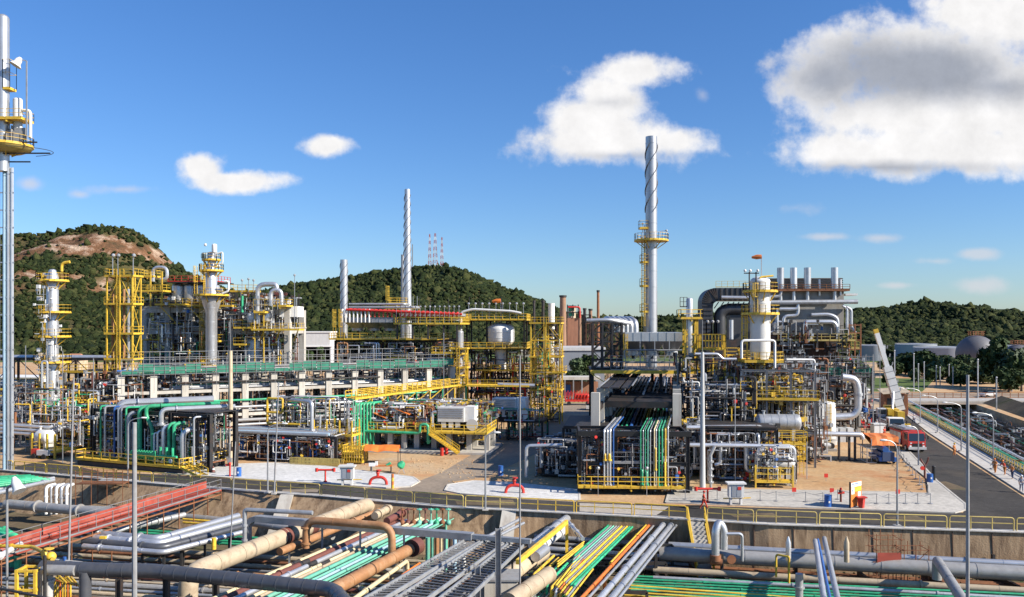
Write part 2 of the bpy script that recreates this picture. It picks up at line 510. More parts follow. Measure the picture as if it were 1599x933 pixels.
# ================================================================== ground, roads, pit
FENCE_PX = [(0, 737), (157, 748), (260, 757), (377, 766.5), (500, 775), (600, 784), (700, 792.5), (850, 800), (1000, 807.5), (1200, 819.5), (1400, 825.5), (1570, 831)]
FL = [W(x, y, 0) for x, y in FENCE_PX]
FL[0] = FL[1] + (FL[1] - FL[2]).normalized() * 17
d0 = (FL[0] - FL[1]).normalized(); d1 = (FL[-1] - FL[-3]).normalized()
FENCE = [FL[0] + d0 * 160] + FL + [FL[-1] + d1 * 200]
PITZ = -4.2
RA = W(1599, 744, 0); RB = W(1411, 636, 0)
rd = (RB - RA).normalized()
R0 = RA - rd * 16; R1 = RA + rd * 104
rp = Vector((rd.y, -rd.x, 0))
WIDTH = 17.0
hole = [R0, R0 + rp * (WIDTH + 2), R1 + rp * WIDTH, R1]
def ground_mat(key, base, rocky=False):
    m = bpy.data.materials.new(key); m.use_nodes = True
    nt = m.node_tree; N, L = nt.nodes, nt.links
    b = N['Principled BSDF']; b.inputs['Roughness'].default_value = 0.95; b.inputs['Specular IOR Level'].default_value = 0.15
    geo = N.new('ShaderNodeNewGeometry')
    def nz(sc, det, off):
        mp = N.new('ShaderNodeMapping'); mp.inputs['Location'].default_value = off
        L.new(geo.outputs['Position'], mp.inputs[0])
        n = N.new('ShaderNodeTexNoise'); n.inputs['Scale'].default_value = sc; n.inputs['Detail'].default_value = det; n.inputs['Roughness'].default_value = 0.65
        L.new(mp.outputs[0], n.inputs['Vector']); return n.outputs['Fac']
    def ramp(v, stops):
        r = N.new('ShaderNodeValToRGB'); el = r.color_ramp.elements
        while len(el) < len(stops): el.new(0.5)
        for e, (p, c) in zip(el, stops): e.position = p; e.color = (*c, 1)
        L.new(v, r.inputs[0]); return r.outputs[0]
    a = ramp(nz(0.09, 8, (0, 0, 0)), base[0])
    c = ramp(nz(1.8, 6, (3, 3, 0)), [(0.3, (0.72, 0.72, 0.72)), (0.7, (1.15, 1.15, 1.15))])
    mx = N.new('ShaderNodeMix'); mx.data_type = 'RGBA'; mx.blend_type = 'MULTIPLY'; mx.inputs[0].default_value = 0.9
    L.new(a, mx.inputs[6]); L.new(c, mx.inputs[7])
    last = mx.outputs[2]
    if len(base) > 1:
        m2 = N.new('ShaderNodeMix'); m2.data_type = 'RGBA'
        r = N.new('ShaderNodeMapRange'); r.inputs[1].default_value = 0.52; r.inputs[2].default_value = 0.72; r.inputs[4].default_value = .8
        L.new(nz(0.12, 7, (9, 2, 0)), r.inputs[0]); L.new(r.outputs[0], m2.inputs[0])
        m2.inputs[7].default_value = (*base[1], 1); L.new(last, m2.inputs[6]); last = m2.outputs[2]
    L.new(last, b.inputs['Base Color'])
    bp = N.new('ShaderNodeBump'); bp.inputs['Strength'].default_value = 0.5; bp.inputs['Distance'].default_value = 0.08
    L.new(nz(6, 6, (1, 1, 0)), bp.inputs['Height']); L.new(bp.outputs[0], b.inputs['Normal'])
    MATS[key] = m
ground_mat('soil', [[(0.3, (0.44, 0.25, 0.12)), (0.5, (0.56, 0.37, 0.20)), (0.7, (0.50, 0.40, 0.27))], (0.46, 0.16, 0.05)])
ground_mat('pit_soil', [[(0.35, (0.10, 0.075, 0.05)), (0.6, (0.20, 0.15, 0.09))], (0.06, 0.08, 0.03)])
ground_mat('gravel', [[(0.3, (0.52, 0.51, 0.48)), (0.7, (0.72, 0.70, 0.66))]])
ground_mat('gravel_dull', [[(0.3, (0.40, 0.37, 0.32)), (0.7, (0.58, 0.54, 0.47))]])
ground_mat('asphalt', [[(0.3, (0.040, 0.037, 0.034)), (0.7, (0.085, 0.077, 0.068))], (0.10, 0.085, 0.068)])
ground_mat('road_pale', [[(0.3, (0.22, 0.18, 0.14)), (0.7, (0.38, 0.30, 0.22))], (0.44, 0.32, 0.2)])
ground_mat('conc_ground', [[(0.3, (0.38, 0.33, 0.27)), (0.7, (0.52, 0.46, 0.38))]])
ground_mat('slab_grey', [[(0.35, (0.48, 0.27, 0.12)), (0.6, (0.52, 0.37, 0.21))], (0.42, 0.15, 0.05)])
ground_mat('grass', [[(0.3, (0.07, 0.11, 0.03)), (0.7, (0.13, 0.17, 0.05))]])
ground_mat('wall_conc', [[(0.25, (0.30, 0.20, 0.11)), (0.5, (0.48, 0.36, 0.23)), (0.75, (0.62, 0.52, 0.38))], (0.20, 0.11, 0.06)])
def sheet(name, polys, z, m, kind=True):
    b = ST(name, m) if kind else None
    b.smooth = False
    for P in polys:
        P = [Vector((p.x, p.y, z)) for p in P]
        tris = tessellate_polygon([P])
        b.add(P, [t if (P[t[1]] - P[t[0]]).cross(P[t[2]] - P[t[0]]).z > 0 else (t[0], t[2], t[1]) for t in tris])
    return b
def up(t, A): return t if (A[t[1]] - A[t[0]]).cross(A[t[2]] - A[t[0]]).z > 0 else (t[0], t[2], t[1])
g = ST('ground', 'soil'); g.smooth = False
outer = [Vector((p.x, p.y, 0)) for p in FENCE] + [Vector((4000, 60, 0)), Vector((5000, 6000, 0)), Vector((-5000, 6000, 0)), Vector((-4000, 150, 0))]
hl = [Vector((p.x, p.y, 0)) for p in hole]
A = outer + hl
g.add(A, [up(t, A) for t in tessellate_polygon([outer, hl])])
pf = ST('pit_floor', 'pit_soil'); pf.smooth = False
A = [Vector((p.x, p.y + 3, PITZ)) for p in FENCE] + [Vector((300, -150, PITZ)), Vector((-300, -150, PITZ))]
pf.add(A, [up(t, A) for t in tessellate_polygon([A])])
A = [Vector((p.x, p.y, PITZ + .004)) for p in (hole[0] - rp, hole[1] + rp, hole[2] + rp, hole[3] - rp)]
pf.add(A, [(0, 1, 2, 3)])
# retaining wall: sloping concrete face under the road edge (left of the pit it slopes, right it is upright)
wl = T('retaining_wall', 'stained brown concrete retaining wall holding the front road above the pipe pit', 'wall', (0, 0, 0))
wf = wl.part('wall_face', 'wall_stained'); wc = wl.part('coping', 'concrete')
for i, (a, b) in enumerate(zip(FENCE, FENCE[1:])):
    def sl(p): return 3.2 if p.x < -8 else (3.2 * max(0, (2 - p.x) / 10) if p.x < 2 else 0.25)
    n = max(1, int((b - a).length / 6))
    for k in range(n):
        p = a.lerp(b, k / n); q = a.lerp(b, (k + 1) / n)
        wf.quad((p.x, p.y + .02, -0.02), (p.x, p.y - sl(p), PITZ), (q.x, q.y - sl(q), PITZ), (q.x, q.y + .02, -0.02))
    wc.bar(a + Vector((0, .25, 0.03)), b + Vector((0, .25, 0.03)), 0.8, 0.1)
jn = wl.part('formwork_joints', 'rust_dark'); jn.smooth = False
for i in range(9):
    p = W(1115 + i * 62, 0, Y=1); k_ = next(((a, b) for a, b in zip(FENCE, FENCE[1:]) if a.x / a.y <= p.x < b.x / b.y), None)
    if k_:
        a, b = k_; t_ = (p.x * a.y - a.x) / ((b.x - a.x) - p.x * (b.y - a.y)); q = a.lerp(b, t_); jn.bar((q.x, q.y - .01, -.1), (q.x, q.y - .24, PITZ), .07, .05)
rw = T('channel_wall', 'dark concrete wall along the pipe channel beside the right-hand road', 'wall', (0, 0, 0))
rf_ = rw.part('wall_face', 'wall_conc')
for a, b in zip(hole, hole[1:] + hole[:1]):
    rf_.quad((a.x, a.y, PITZ), (b.x, b.y, PITZ), (b.x, b.y, -.01), (a.x, a.y, -.01))
# buttress on the left slope and pale drainage chutes
bt = S('wall_buttress', 'flat grey concrete wing wall on the slope at the left end of the pit', 'wall', 'concrete')
a = W(150, 752, 0); bt.add([a + Vector((0, 0, 0)), W(182, 755, 0), W(145, 783, PITZ + .6), W(110, 778, PITZ + .6), a + Vector((0, 1.5, 0)), W(182, 755, 0) + Vector((0, 1.5, 0)), W(145, 783, PITZ + .6) + Vector((0, 3, 0)), W(110, 778, PITZ + .6) + Vector((0, 3, 0))],
    [(0, 1, 2, 3)[::-1], (0, 4, 5, 1)[::-1], (1, 5, 6, 2)[::-1], (2, 6, 7, 3)[::-1], (3, 7, 4, 0)[::-1]])
for nm, px in (('white drainage chute on the sloping wall left of the big beige pipe', 448), ('white drainage chute on the slope beside the ladder tray', 795)):
    p = W(px, 773 if px < 500 else 797, 0); c = S('drainage_chute', nm, 'chute', 'concrete_pale')
    s_ = 3.0 if px < 500 else 1.6
    c.add([(p.x - .7, p.y - .12, 0.0), (p.x + .7, p.y - .2, 0.0), (p.x + .3, p.y - s_ - .2, PITZ + .5), (p.x - 1.3, p.y - s_ - .1, PITZ + .5),
           (p.x - .7, p.y + .3, 0.0), (p.x + .7, p.y + .2, 0.0), (p.x + .3, p.y - s_ + .4, PITZ + .5), (p.x - 1.3, p.y - s_ + .4, PITZ + .5)],
          [(0, 3, 2, 1), (0, 1, 5, 4), (1, 2, 6, 5), (0, 4, 7, 3)])
# front road and side roads (sheets above the soil)
up_edge = [(157, 737), (300, 744), (400, 751), (500, 757), (600, 765), (690, 770), (800, 779), (900, 784), (1035, 789), (1290, 796), (1510, 801)]
road = [Vector((p.x, p.y + .4, 0)) for p in FENCE[2:]] 
far = [W(x, y, 0) for x, y in up_edge]
sheet('front_road', [[FENCE[1] + Vector((0, .4, 0)), ] + road + [Vector((300, FENCE[-1].y + 14, 0))] + [W(1700, 803, 0)] + far[::-1] + [FENCE[1] + Vector((2, 8, 0))]], 0.008, 'asphalt')
L_ = [(610, 768), (690, 738), (745, 705), (790, 672), (850, 640), (892, 612)]
R_ = [(925, 612), (922, 650), (880, 690), (830, 712), (760, 745), (710, 752), (695, 772)]
sheet('side_road', [[W(x, y, 0) for x, y in L_ + R_]], 0.004, 'road_pale')
right_road = [(1502, 803), (1512, 790), (1465, 752), (1439, 723), (1423, 708), (1395, 660), (1380, 641), (1411, 641), (1430, 662), (1449, 680), (1520, 726), (1599, 777), (1740, 868)]
rr = [W(x, y, 0) for x, y in right_road]
rr[-1] = Vector((58, 74, 0)); rr.append(Vector((47, 74.5, 0)))
sheet('right_road', [rr], 0.012, 'asphalt')
sheet('cross_road', [[W(x, y, 0) for x, y in ((895, 612), (1700, 615), (1900, 632), (1400, 632), (925, 628))]], 0.004, 'road_pale')
sheet('concrete_apron', [[W(x, y, 0) for x, y in ((1070, 715), (1180, 700), (1400, 705), (1450, 755), (1380, 762), (1250, 760), (1070, 762))],
       [W(x, y, 0) for x, y in ((0, 735), (60, 700), (130, 712), (250, 735), (157, 742))]], 0.004, 'slab_grey')
sheet('road_corner_apron', [[W(x, y, 0) for x, y in ((905, 786), (1010, 790), (1045, 792), (1025, 805), (905, 799))]], 0.016, 'conc_ground')
def island(name, pts, m, z=0.1):
    P = [W(x, y, 0) for x, y in pts]
    b = ST(name, m); b.smooth = False
    A = [Vector((p.x, p.y, z)) for p in P]
    b.add(A, [up(t, A) for t in tessellate_polygon([A])])
    k = ST('kerb', 'concrete_pale')
    for a, c in zip(P, P[1:] + P[:1]):
        k.bar(a + Vector((0, 0, 0.06)), c + Vector((0, 0, 0.06)), 0.22, 0.13)
island('gravel_verge', [(255, 741), (280, 733), (330, 727), (430, 724), (500, 728), (580, 738), (645, 746), (655, 753), (640, 761), (598, 763), (500, 756), (400, 750), (300, 743)], 'gravel')
island('gravel_verge', [(695, 767), (700, 758), (740, 752), (800, 755), (905, 766), (905, 783), (800, 778), (720, 772)], 'gravel')
island('gravel_verge', [(1040, 786), (1045, 768), (1100, 765), (1300, 768), (1400, 770), (1452, 772), (1448, 748), (1415, 722), (1402, 704), (1421, 707), (1437, 724), (1463, 752), (1508, 789), (1508, 797), (1490, 802), (1290, 795), (1150, 790)], 'gravel_dull')
# walkway beside the right-hand road
wk = ST('walkway', 'concrete')
KA = [W(x, y, 0) for x, y in ((1411, 646), (1449, 676), (1520, 722), (1599, 773))]
KB = [RA + rd * 86, RA + rd * 40, RA + rd * 18, RA]
KA.append(Vector((57, 84, 0))); KB.append(RA - rd * 15)
wk.smooth = False
for i in range(len(KA) - 1):
    a, b, c, d = KA[i], KA[i + 1], KB[i + 1], KB[i]
    wk.quad((a.x, a.y, .14), (b.x, b.y, .14), (c.x, c.y, .14), (d.x, d.y, .14))
    wk.quad((a.x, a.y, 0), (b.x, b.y, 0), (b.x, b.y, .14), (a.x, a.y, .14))
# ------------------------------------------------------------------ hills
FAR = 2600
def make_hill(name, Yr, Yf, ridge, seed, rocks=(), col='dark', crown=(3.2, 5.5), nc=7000, label=''):
    xs = [(x - PX0) / F * Yr for x, y in ridge]; zs = [max(0.5, ZA(y, Yr) - 3) for x, y in ridge]
    x0, x1 = xs[0], xs[-1]
    nx, ny = 150, 60
    Yb = Yr + (Yr - Yf)
    def hz(X, Y):
        s = (Y - Yf) / (Yr - Yf)
        # follow the ridge along lines that spread from the viewpoint's side of the valley only in height, not position
        h = np.interp(X, xs, zs)
        prof = np.where(s < 1, np.clip(s, 0, 1) ** 1.15, np.clip(2 - s, 0, 1) ** 1.2)
        return h * prof
    def hfull(X, Y):
        z = float(hz(X, Y))
        s = (Y - Yf) / (Yr - Yf)
        k = math.sin(math.pi * min(max(s / 2, 0), 1)) * (1 - 0.85 * math.exp(-((s - 1) / 0.12) ** 2))
        z += 0.16 * z * k * noise.fractal(Vector((X / 90 + seed, Y / 90, 0)), 1.0, 2.0, 4) * 1.5
        z += 2.0 * noise.noise(Vector((X / 25, Y / 25, seed))) * min(1, z / 20)
        return z
    v = []; f = []; msk = []
    def rockm(X, Y, z):
        r = 0
        px = PX0 + F * X / Y; py = PY0 + F * (CH - z) / Y
        for (cx, cy, rx, ry, s) in rocks:
            d = ((X - cx) / rx) ** 2 + ((z - cy) / ry) ** 2
            r = max(r, s * (1 - d) + 0.9 * noise.fractal(Vector((X / 22, z / 9, Y / 22)), 1.0, 2.0, 5))
        return max(0, min(1, r)) if rocks else 0
    for j in range(ny + 1):
        Y = Yf + (Yb - Yf) * j / ny
        for i in range(nx + 1):
            X = x0 + (x1 - x0) * i / nx
            z = hfull(X, Y)
            v.append((X, Y, z - 0.3)); msk.append(rockm(X, Y, z) if Y <= Yr * 1.02 else 0)
    for j in range(ny):
        for i in range(nx):
            a = j * (nx + 1) + i
            f.append((a, a + 1, a + nx + 2, a + nx + 1))
    me = bpy.data.meshes.new(name); me.from_pydata(v, [], f)
    at = me.attributes.new('rock', 'FLOAT', 'POINT'); at.data.foreach_set('value', msk)
    me.polygons.foreach_set('use_smooth', [True] * len(me.polygons))
    o = bpy.data.objects.new(name, me); COL.objects.link(o); o['kind'] = 'structure'
    me.materials.append(MATS['hill'])
    # crowns: one merged mesh of many small lumpy trees
    bm_v, bm_f = ICO
    rng = np.random.default_rng(seed)
    C = []; 
    tries = 0
    while len(C) < nc and tries < nc * 4:
        tries += 1
        X = rng.uniform(x0, x1); Y = rng.uniform(Yf, Yr * 1.03)
        z = hfull(X, Y)
        if z < 1.0: continue
        if rocks:
            m = rockm(X, Y, z)
            if m > 0.25 and rng.random() < 0.93: continue
            # scrubby open slope near the rocks
        sp = noise.noise(Vector((X / 45, Y / 45, seed + 5)))
        if rocks and (sp > 0.1 or z > 75 + 30 * sp) and rng.random() < 0.72: continue
        C.append((X, Y, z, rng.uniform(*crown) * (1.0 + 0.8 * (rng.random() < 0.05))))
    C = np.array(C); k = len(C)
    nv = len(bm_v)
    base = np.tile(bm_v[None], (k, 1, 1))
    ang = rng.uniform(0, 6.28, k); ca, sa = np.cos(ang)[:, None], np.sin(ang)[:, None]
    bx = base[:, :, 0] * ca - base[:, :, 1] * sa; by = base[:, :, 0] * sa + base[:, :, 1] * ca
    jit = 1 + 0.6 * rng.standard_normal((k, nv)).clip(-1.6, 1.6) * 0.8
    sc = C[:, 3][:, None]
    squash = rng.uniform(0.65, 1.15, k)[:, None]
    VV = np.stack([C[:, 0][:, None] + bx * sc * jit, C[:, 1][:, None] + by * sc * jit, C[:, 2][:, None] + sc * .2 + base[:, :, 2] * sc * jit * squash], -1).reshape(-1, 3)
    FF = (np.tile(bm_f[None], (k, 1, 1)) + (np.arange(k) * nv)[:, None, None]).reshape(-1, 3)
    me2 = bpy.data.meshes.new('forest')
    me2.vertices.add(len(VV)); me2.vertices.foreach_set('co', VV.ravel())
    me2.loops.add(len(FF) * 3); me2.loops.foreach_set('vertex_index', FF.ravel())
    me2.polygons.add(len(FF)); me2.polygons.foreach_set('loop_start', np.arange(0, len(FF) * 3, 3)); me2.polygons.foreach_set('loop_total', np.full(len(FF), 3))
    tv = me2.attributes.new('tint', 'FLOAT', 'POINT'); tv.data.foreach_set('value', np.repeat(rng.random(k), nv))
    me2.update(); me2.validate()
    o2 = bpy.data.objects.new('forest', me2); COL.objects.link(o2); o2['kind'] = 'stuff'
    o2['label'] = label; o2['category'] = 'forest'
    me2.materials.append(MATS['forest'])
    return hfull
def ico():
    import bmesh
    bm = bmesh.new(); bmesh.ops.create_icosphere(bm, subdivisions=1, radius=1)
    bm.verts.ensure_lookup_table()
    v = np.array([tuple(x.co) for x in bm.verts]); f = np.array([[y.index for y in x.verts] for x in bm.faces])
    bm.free(); return v, f
ICO = ico()
def land_mats():
    m = bpy.data.materials.new('hill'); m.use_nodes = True; N, L = m.node_tree.nodes, m.node_tree.links
    b = N['Principled BSDF']; b.inputs['Roughness'].default_value = 0.95; b.inputs['Specular IOR Level'].default_value = 0.1
    geo = N.new('ShaderNodeNewGeometry')
    n = N.new('ShaderNodeTexNoise'); n.inputs['Scale'].default_value = 0.02; n.inputs['Detail'].default_value = 8; n.inputs['Roughness'].default_value = .7
    L.new(geo.outputs['Position'], n.inputs['Vector'])
    r = N.new('ShaderNodeValToRGB'); e = r.color_ramp.elements
    e[0].position = .35; e[0].color = (.035, .045, .016, 1); e[1].position = .65; e[1].color = (.13, .10, .045, 1)
    L.new(n.outputs['Fac'], r.inputs[0])
    mp = N.new('ShaderNodeMapping'); mp.inputs['Scale'].default_value = (1, 1, .35)
    L.new(geo.outputs['Position'], mp.inputs[0])
    n2 = N.new('ShaderNodeTexNoise'); n2.inputs['Scale'].default_value = 0.05; n2.inputs['Detail'].default_value = 9; n2.inputs['Roughness'].default_value = .7
    L.new(mp.outputs[0], n2.inputs['Vector'])
    r2 = N.new('ShaderNodeValToRGB'); e = r2.color_ramp.elements
    e[0].position = .36; e[0].color = (.07, .055, .03, 1); e[1].position = .63; e[1].color = (.50, .38, .28, 1)
    x = e.new(.5); x.color = (.19, .095, .05, 1)
    L.new(n2.outputs['Fac'], r2.inputs[0])
    at = N.new('ShaderNodeAttribute'); at.attribute_name = 'rock'
    mr = N.new('ShaderNodeMapRange'); mr.inputs[1].default_value = .1; mr.inputs[2].default_value = .35
    L.new(at.outputs['Fac'], mr.inputs[0])
    mx = N.new('ShaderNodeMix'); mx.data_type = 'RGBA'
    L.new(mr.outputs[0], mx.inputs[0]); L.new(r.outputs[0], mx.inputs[6]); L.new(r2.outputs[0], mx.inputs[7])
    L.new(mx.outputs[2], b.inputs['Base Color'])
    bp = N.new('ShaderNodeBump'); bp.inputs['Distance'].default_value = 6; bp.inputs['Strength'].default_value = 1
    L.new(n2.outputs['Fac'], bp.inputs['Height']); L.new(bp.outputs[0], b.inputs['Normal'])
    MATS['hill'] = m
    m = bpy.data.materials.new('forest'); m.use_nodes = True; N, L = m.node_tree.nodes, m.node_tree.links
    b = N['Principled BSDF']; b.inputs['Roughness'].default_value = 0.85; b.inputs['Specular IOR Level'].default_value = 0.15
    at = N.new('ShaderNodeAttribute'); at.attribute_name = 'tint'
    r = N.new('ShaderNodeValToRGB'); e = r.color_ramp.elements
    e[0].position = 0; e[0].color = (.016, .026, .008, 1); e[1].position = 1; e[1].color = (.075, .082, .026, 1)
    x = e.new(.6); x.color = (.030, .044, .013, 1)
    L.new(at.outputs['Fac'], r.inputs[0])
    geo = N.new('ShaderNodeNewGeometry')
    n = N.new('ShaderNodeTexNoise'); n.inputs['Scale'].default_value = 0.9; n.inputs['Detail'].default_value = 5; n.inputs['Roughness'].default_value = .8
    L.new(geo.outputs['Position'], n.inputs['Vector'])
    mr = N.new('ShaderNodeMapRange'); mr.inputs[1].default_value = .3; mr.inputs[2].default_value = .7; mr.inputs[3].default_value = .45; mr.inputs[4].default_value = 1.5
    L.new(n.outputs['Fac'], mr.inputs[0])
    mx = N.new('ShaderNodeMix'); mx.data_type = 'RGBA'; mx.blend_type = 'MULTIPLY'; mx.inputs[0].default_value = 1
    L.new(r.outputs[0], mx.inputs[6]); L.new(mr.outputs[0], mx.inputs[7]); L.new(mx.outputs[2], b.inputs['Base Color'])
    bp = N.new('ShaderNodeBump'); bp.inputs['Distance'].default_value = 1.5; bp.inputs['Strength'].default_value = 1
    L.new(n.outputs['Fac'], bp.inputs['Height']); L.new(bp.outputs[0], b.inputs['Normal'])
    MATS['forest'] = m
land_mats()
Yh = 700
def rk(px, py, rx, ry, s, Yq=640): return (XA(px, Yq), ZA(py, Yq), rx, ry, s)
hill_l = make_hill('rocky_hill', Yh, 420, [(-420, 470), (-200, 400), (-60, 365), (0, 363), (40, 358), (70, 360), (100, 355), (130, 350), (160, 350), (190, 353), (215, 362), (235, 375), (250, 392), (265, 405), (285, 420), (310, 433), (350, 448), (420, 475), (520, 507)], 3,
    rocks=[rk(98, 371, 29, 7, 1.1), rk(150, 385, 37, 8, .9), rk(40, 392, 22, 9, .5), rk(213, 396, 11, 4, 1.0), rk(140, 440, 30, 9, .25), rk(250, 402, 12, 8, .5), rk(270, 418, 12, 6, .5)], nc=26000, crown=(1.0, 2.0), label='scrubby dark green woods on the slopes round the bare rock of the left hill')
hill_m = make_hill('wooded_hill', 900, 520, [(250, 505), (330, 475), (400, 456), (445, 446), (480, 439), (520, 433), (560, 428), (600, 421), (640, 416), (680, 412), (710, 413), (735, 421), (755, 433), (790, 449), (820, 459), (850, 471), (880, 486), (920, 495), (1000, 502), (1100, 505)], 11,
    nc=34000, crown=(1.3, 2.5), label='dense dark green forest covering the middle hill below the masts')
hill_r = make_hill('low_hill', 800, 460, [(850, 512), (920, 496), (1000, 494), (1100, 490), (1200, 486), (1300, 482), (1340, 481), (1380, 480), (1410, 474), (1440, 469), (1480, 474), (1520, 477), (1560, 481), (1599, 487), (1700, 483), (1900, 500)], 23,
    nc=30000, crown=(1.2, 2.4), label='dark green woods on the low hills behind the storage tanks')

for lab, px, py, w, d in (('', 1180, 806, 2.2, 1.2), ('', 760, 786, 3, 1.5), ('', 1480, 760, 1.5, 3), ('', 470, 767, 2, 1), ('', 1420, 812, 1.6, 1.6)):
    p = W(px, py, 0); sheet('road_patch', [[p + Vector((-w, -d * .5, 0)), p + Vector((w, -d * .8, 0)), p + Vector((w * .9, d, 0)), p + Vector((-w * 1.1, d * .7, 0))]], 0.02, 'road_pale' if px % 20 else 'pit_soil')
for px, py in ((1320, 798), (482, 757), (1085, 790)):
    p = W(px, py, 0); S('drain_grate', 'black storm drain opening in the kerb line of the front road', 'drain', 'black', 'storm drains of the front road').box(p.x - 1, p.x + 1, p.y - .5, p.y - .15, .02, .09)
# ================================================================== plant kit
def platform(t, x0, x1, y0, y1, z, m='yellow', sides='FBLR', name='platform', h=1.1, deck='steel_grey', step=1.5, r=0.048, beams=True, label=None):
    d = t.part(name, m, label=label)
    d.box(x0, x1, y0, y1, z - 0.16, z)                                  # edge channel and grating
    if beams:
        d.bar(((x0 + x1) / 2, y0, z - .38), ((x0 + x1) / 2, y1, z - .38), .15, .2)
    r_ = t.part('railing', m, parent=d)
    c = {'F': [(x0, y0), (x1, y0)], 'B': [(x0, y1), (x1, y1)], 'L': [(x0, y0), (x0, y1)], 'R': [(x1, y0), (x1, y1)]}
    for s in sides:
        (a, b), (e, f) = c[s]
        r_.rail([(a, b, z), (e, f, z)], h, step, r)
    return d
def ring_platform(t, cx, cy, z, r0, r1, m='yellow', a0=0, a1=360, n=20, brackets=True, h=1.1, rr=0.05):
    d = t.part('platform', m)
    k = max(3, int(n * abs(a1 - a0) / 360))
    A = [R(a0 + (a1 - a0) * i / k) for i in range(k + 1)]
    for a, b in zip(A, A[1:]):
        P = [(cx + q * math.cos(w), cy + q * math.sin(w)) for q, w in ((r0, a), (r1, a), (r1, b), (r0, b))]
        d.prism(P, z - 0.17, z)
    if brackets:
        for i in range(0, k, max(1, k // 6)):
            a = A[i]; c, s = math.cos(a), math.sin(a)
            d.bar((cx + r0 * c, cy + r0 * s, z - 1.3), (cx + r1 * .92 * c, cy + r1 * .92 * s, z - .15), .12)
    r_ = t.part('railing', m, parent=d)
    pts = [(cx + (r1 - .05) * math.cos(a), cy + (r1 - .05) * math.sin(a), z) for a in A]
    r_.rail(pts, h, 1.3, rr)
    return d
def square_platform_round(t, cx, cy, z, hw, hd, m='yellow'):
    return platform(t, cx - hw, cx + hw, cy - hd, cy + hd, z, m)
def lamp_mast(t, x, y, z, h, parent=None):
    p = t.part('mast', 'silver_dull', parent=parent)
    p.bar((x, y, z), (x, y, z + h), 0.07); p.bar((x, y, z + h), (x + .5, y, z + h + .05), .06)
    l = t.part('floodlight', 'white', parent=p)
    l.lathe((x + .45, y, z + h + .12), (x + .6, y - .1, z + h - .3), [(0, .08), (.3, .12), (1, .26)], 8)
def column_tower(name, label, loc, z0, segs, plats, yaw=0, m='stack_metal', ladder_a=200, skirt=None, extras=True, group=None):
    """segs: list of (z, radius); plats: (z, r_out, a0, a1)"""
    t = T(name, label, 'column', loc, yaw, group)
    sh = t.part('shell', m)
    zt = segs[-1][0]
    prof = []
    for (z, r) in segs: prof.append(((z - z0) / (zt - z0), r))
    # dished top
    r = segs[-1][1]
    sh.lathe((0, 0, z0), (0, 0, zt), prof, 24)
    sh.sphere((0, 0, zt), r, 1, 1, .5, 20, 8)
    z = z0 + 2
    while z < zt:
        rr = np.interp(z, [s[0] for s in segs], [s[1] for s in segs])
        sh.lathe((0, 0, z), (0, 0, z + .08), [(0, rr * 1.02), (1, rr * 1.02)], 24); z += 2.4
    for (z, ro, a0, a1) in plats:
        ri = float(np.interp(z, [s[0] for s in segs], [s[1] for s in segs])) + .05
        ring_platform(t, 0, 0, z, ri, ro, a0=a0, a1=a1)
    ld = t.part('ladder', 'yellow')
    zs = [z0] + [p[0] for p in plats]
    for i, (a, b) in enumerate(zip(zs, zs[1:])):
        aa = R(ladder_a + (35 if i % 2 else -25))
        rr = float(np.interp((a + b) / 2, [s[0] for s in segs], [s[1] for s in segs])) + .4
        x, y = rr * math.cos(aa), rr * math.sin(aa)
        ld.ladder(x, y, a, b, dx=-math.sin(aa), dy=math.cos(aa))
    if extras:
        for i, (z, ro, a0, a1) in enumerate(plats):
            nz = t.part('nozzle', 'silver')
            rr = float(np.interp(z, [s[0] for s in segs], [s[1] for s in segs]))
            a = R(250 + 47 * i)
            nz.cyl((rr * .8 * math.cos(a), rr * .8 * math.sin(a), z + .8), ((rr + .55) * math.cos(a), (rr + .55) * math.sin(a), z + .8), .28)
            nz.cyl(((rr + .45) * math.cos(a), (rr + .45) * math.sin(a), z + .8), ((rr + .6) * math.cos(a), (rr + .6) * math.sin(a), z + .8), .4)
    return t
def lattice_tower(name, label, loc, yaw, nx, ny, dx, dy, levels, m='yellow', leg=0.28, plat_levels=None, group=None, brace=True, ladder=True, cat='tower', fr=0.16):
    t = T(name, label, cat, loc, yaw, group)
    zt = levels[-1]
    for i in range(nx + 1):
        for j in range(ny + 1):
            t.part('leg', m).bar((i * dx, j * dy, 0), (i * dx, j * dy, zt + (0.0)), leg)
    bf = t.part('bracing', m)
    prev = 0
    for k, z in enumerate(levels):
        for j in range(ny + 1):
            for i in range(nx):
                bf.bar((i * dx, j * dy, z), ((i + 1) * dx, j * dy, z), fr, fr * 1.4)
                if brace and j in (0, ny):
                    a, b = ((i, i + 1) if (k + i) % 2 else (i + 1, i))
                    bf.bar((a * dx, j * dy + .02, prev), (b * dx, j * dy + .02, z), fr * .7)
        for i in range(nx + 1):
            for j in range(ny):
                bf.bar((i * dx, j * dy, z), (i * dx, (j + 1) * dy, z), fr, fr * 1.4)
                if brace and i in (0, nx):
                    a, b = ((j, j + 1) if (k + j) % 2 else (j + 1, j))
                    bf.bar((i * dx + .02, a * dy, prev), (i * dx + .02, b * dy, z), fr * .7)
        prev = z
    for z in (plat_levels or []):
        platform(t, -.3, nx * dx + .3, -.3, ny * dy + .3, z, m, beams=False)
    if ladder:
        ld = t.part('ladder', m)
        ld.ladder(nx * dx * .5, -.35, 0, zt, cage=False)
    return t
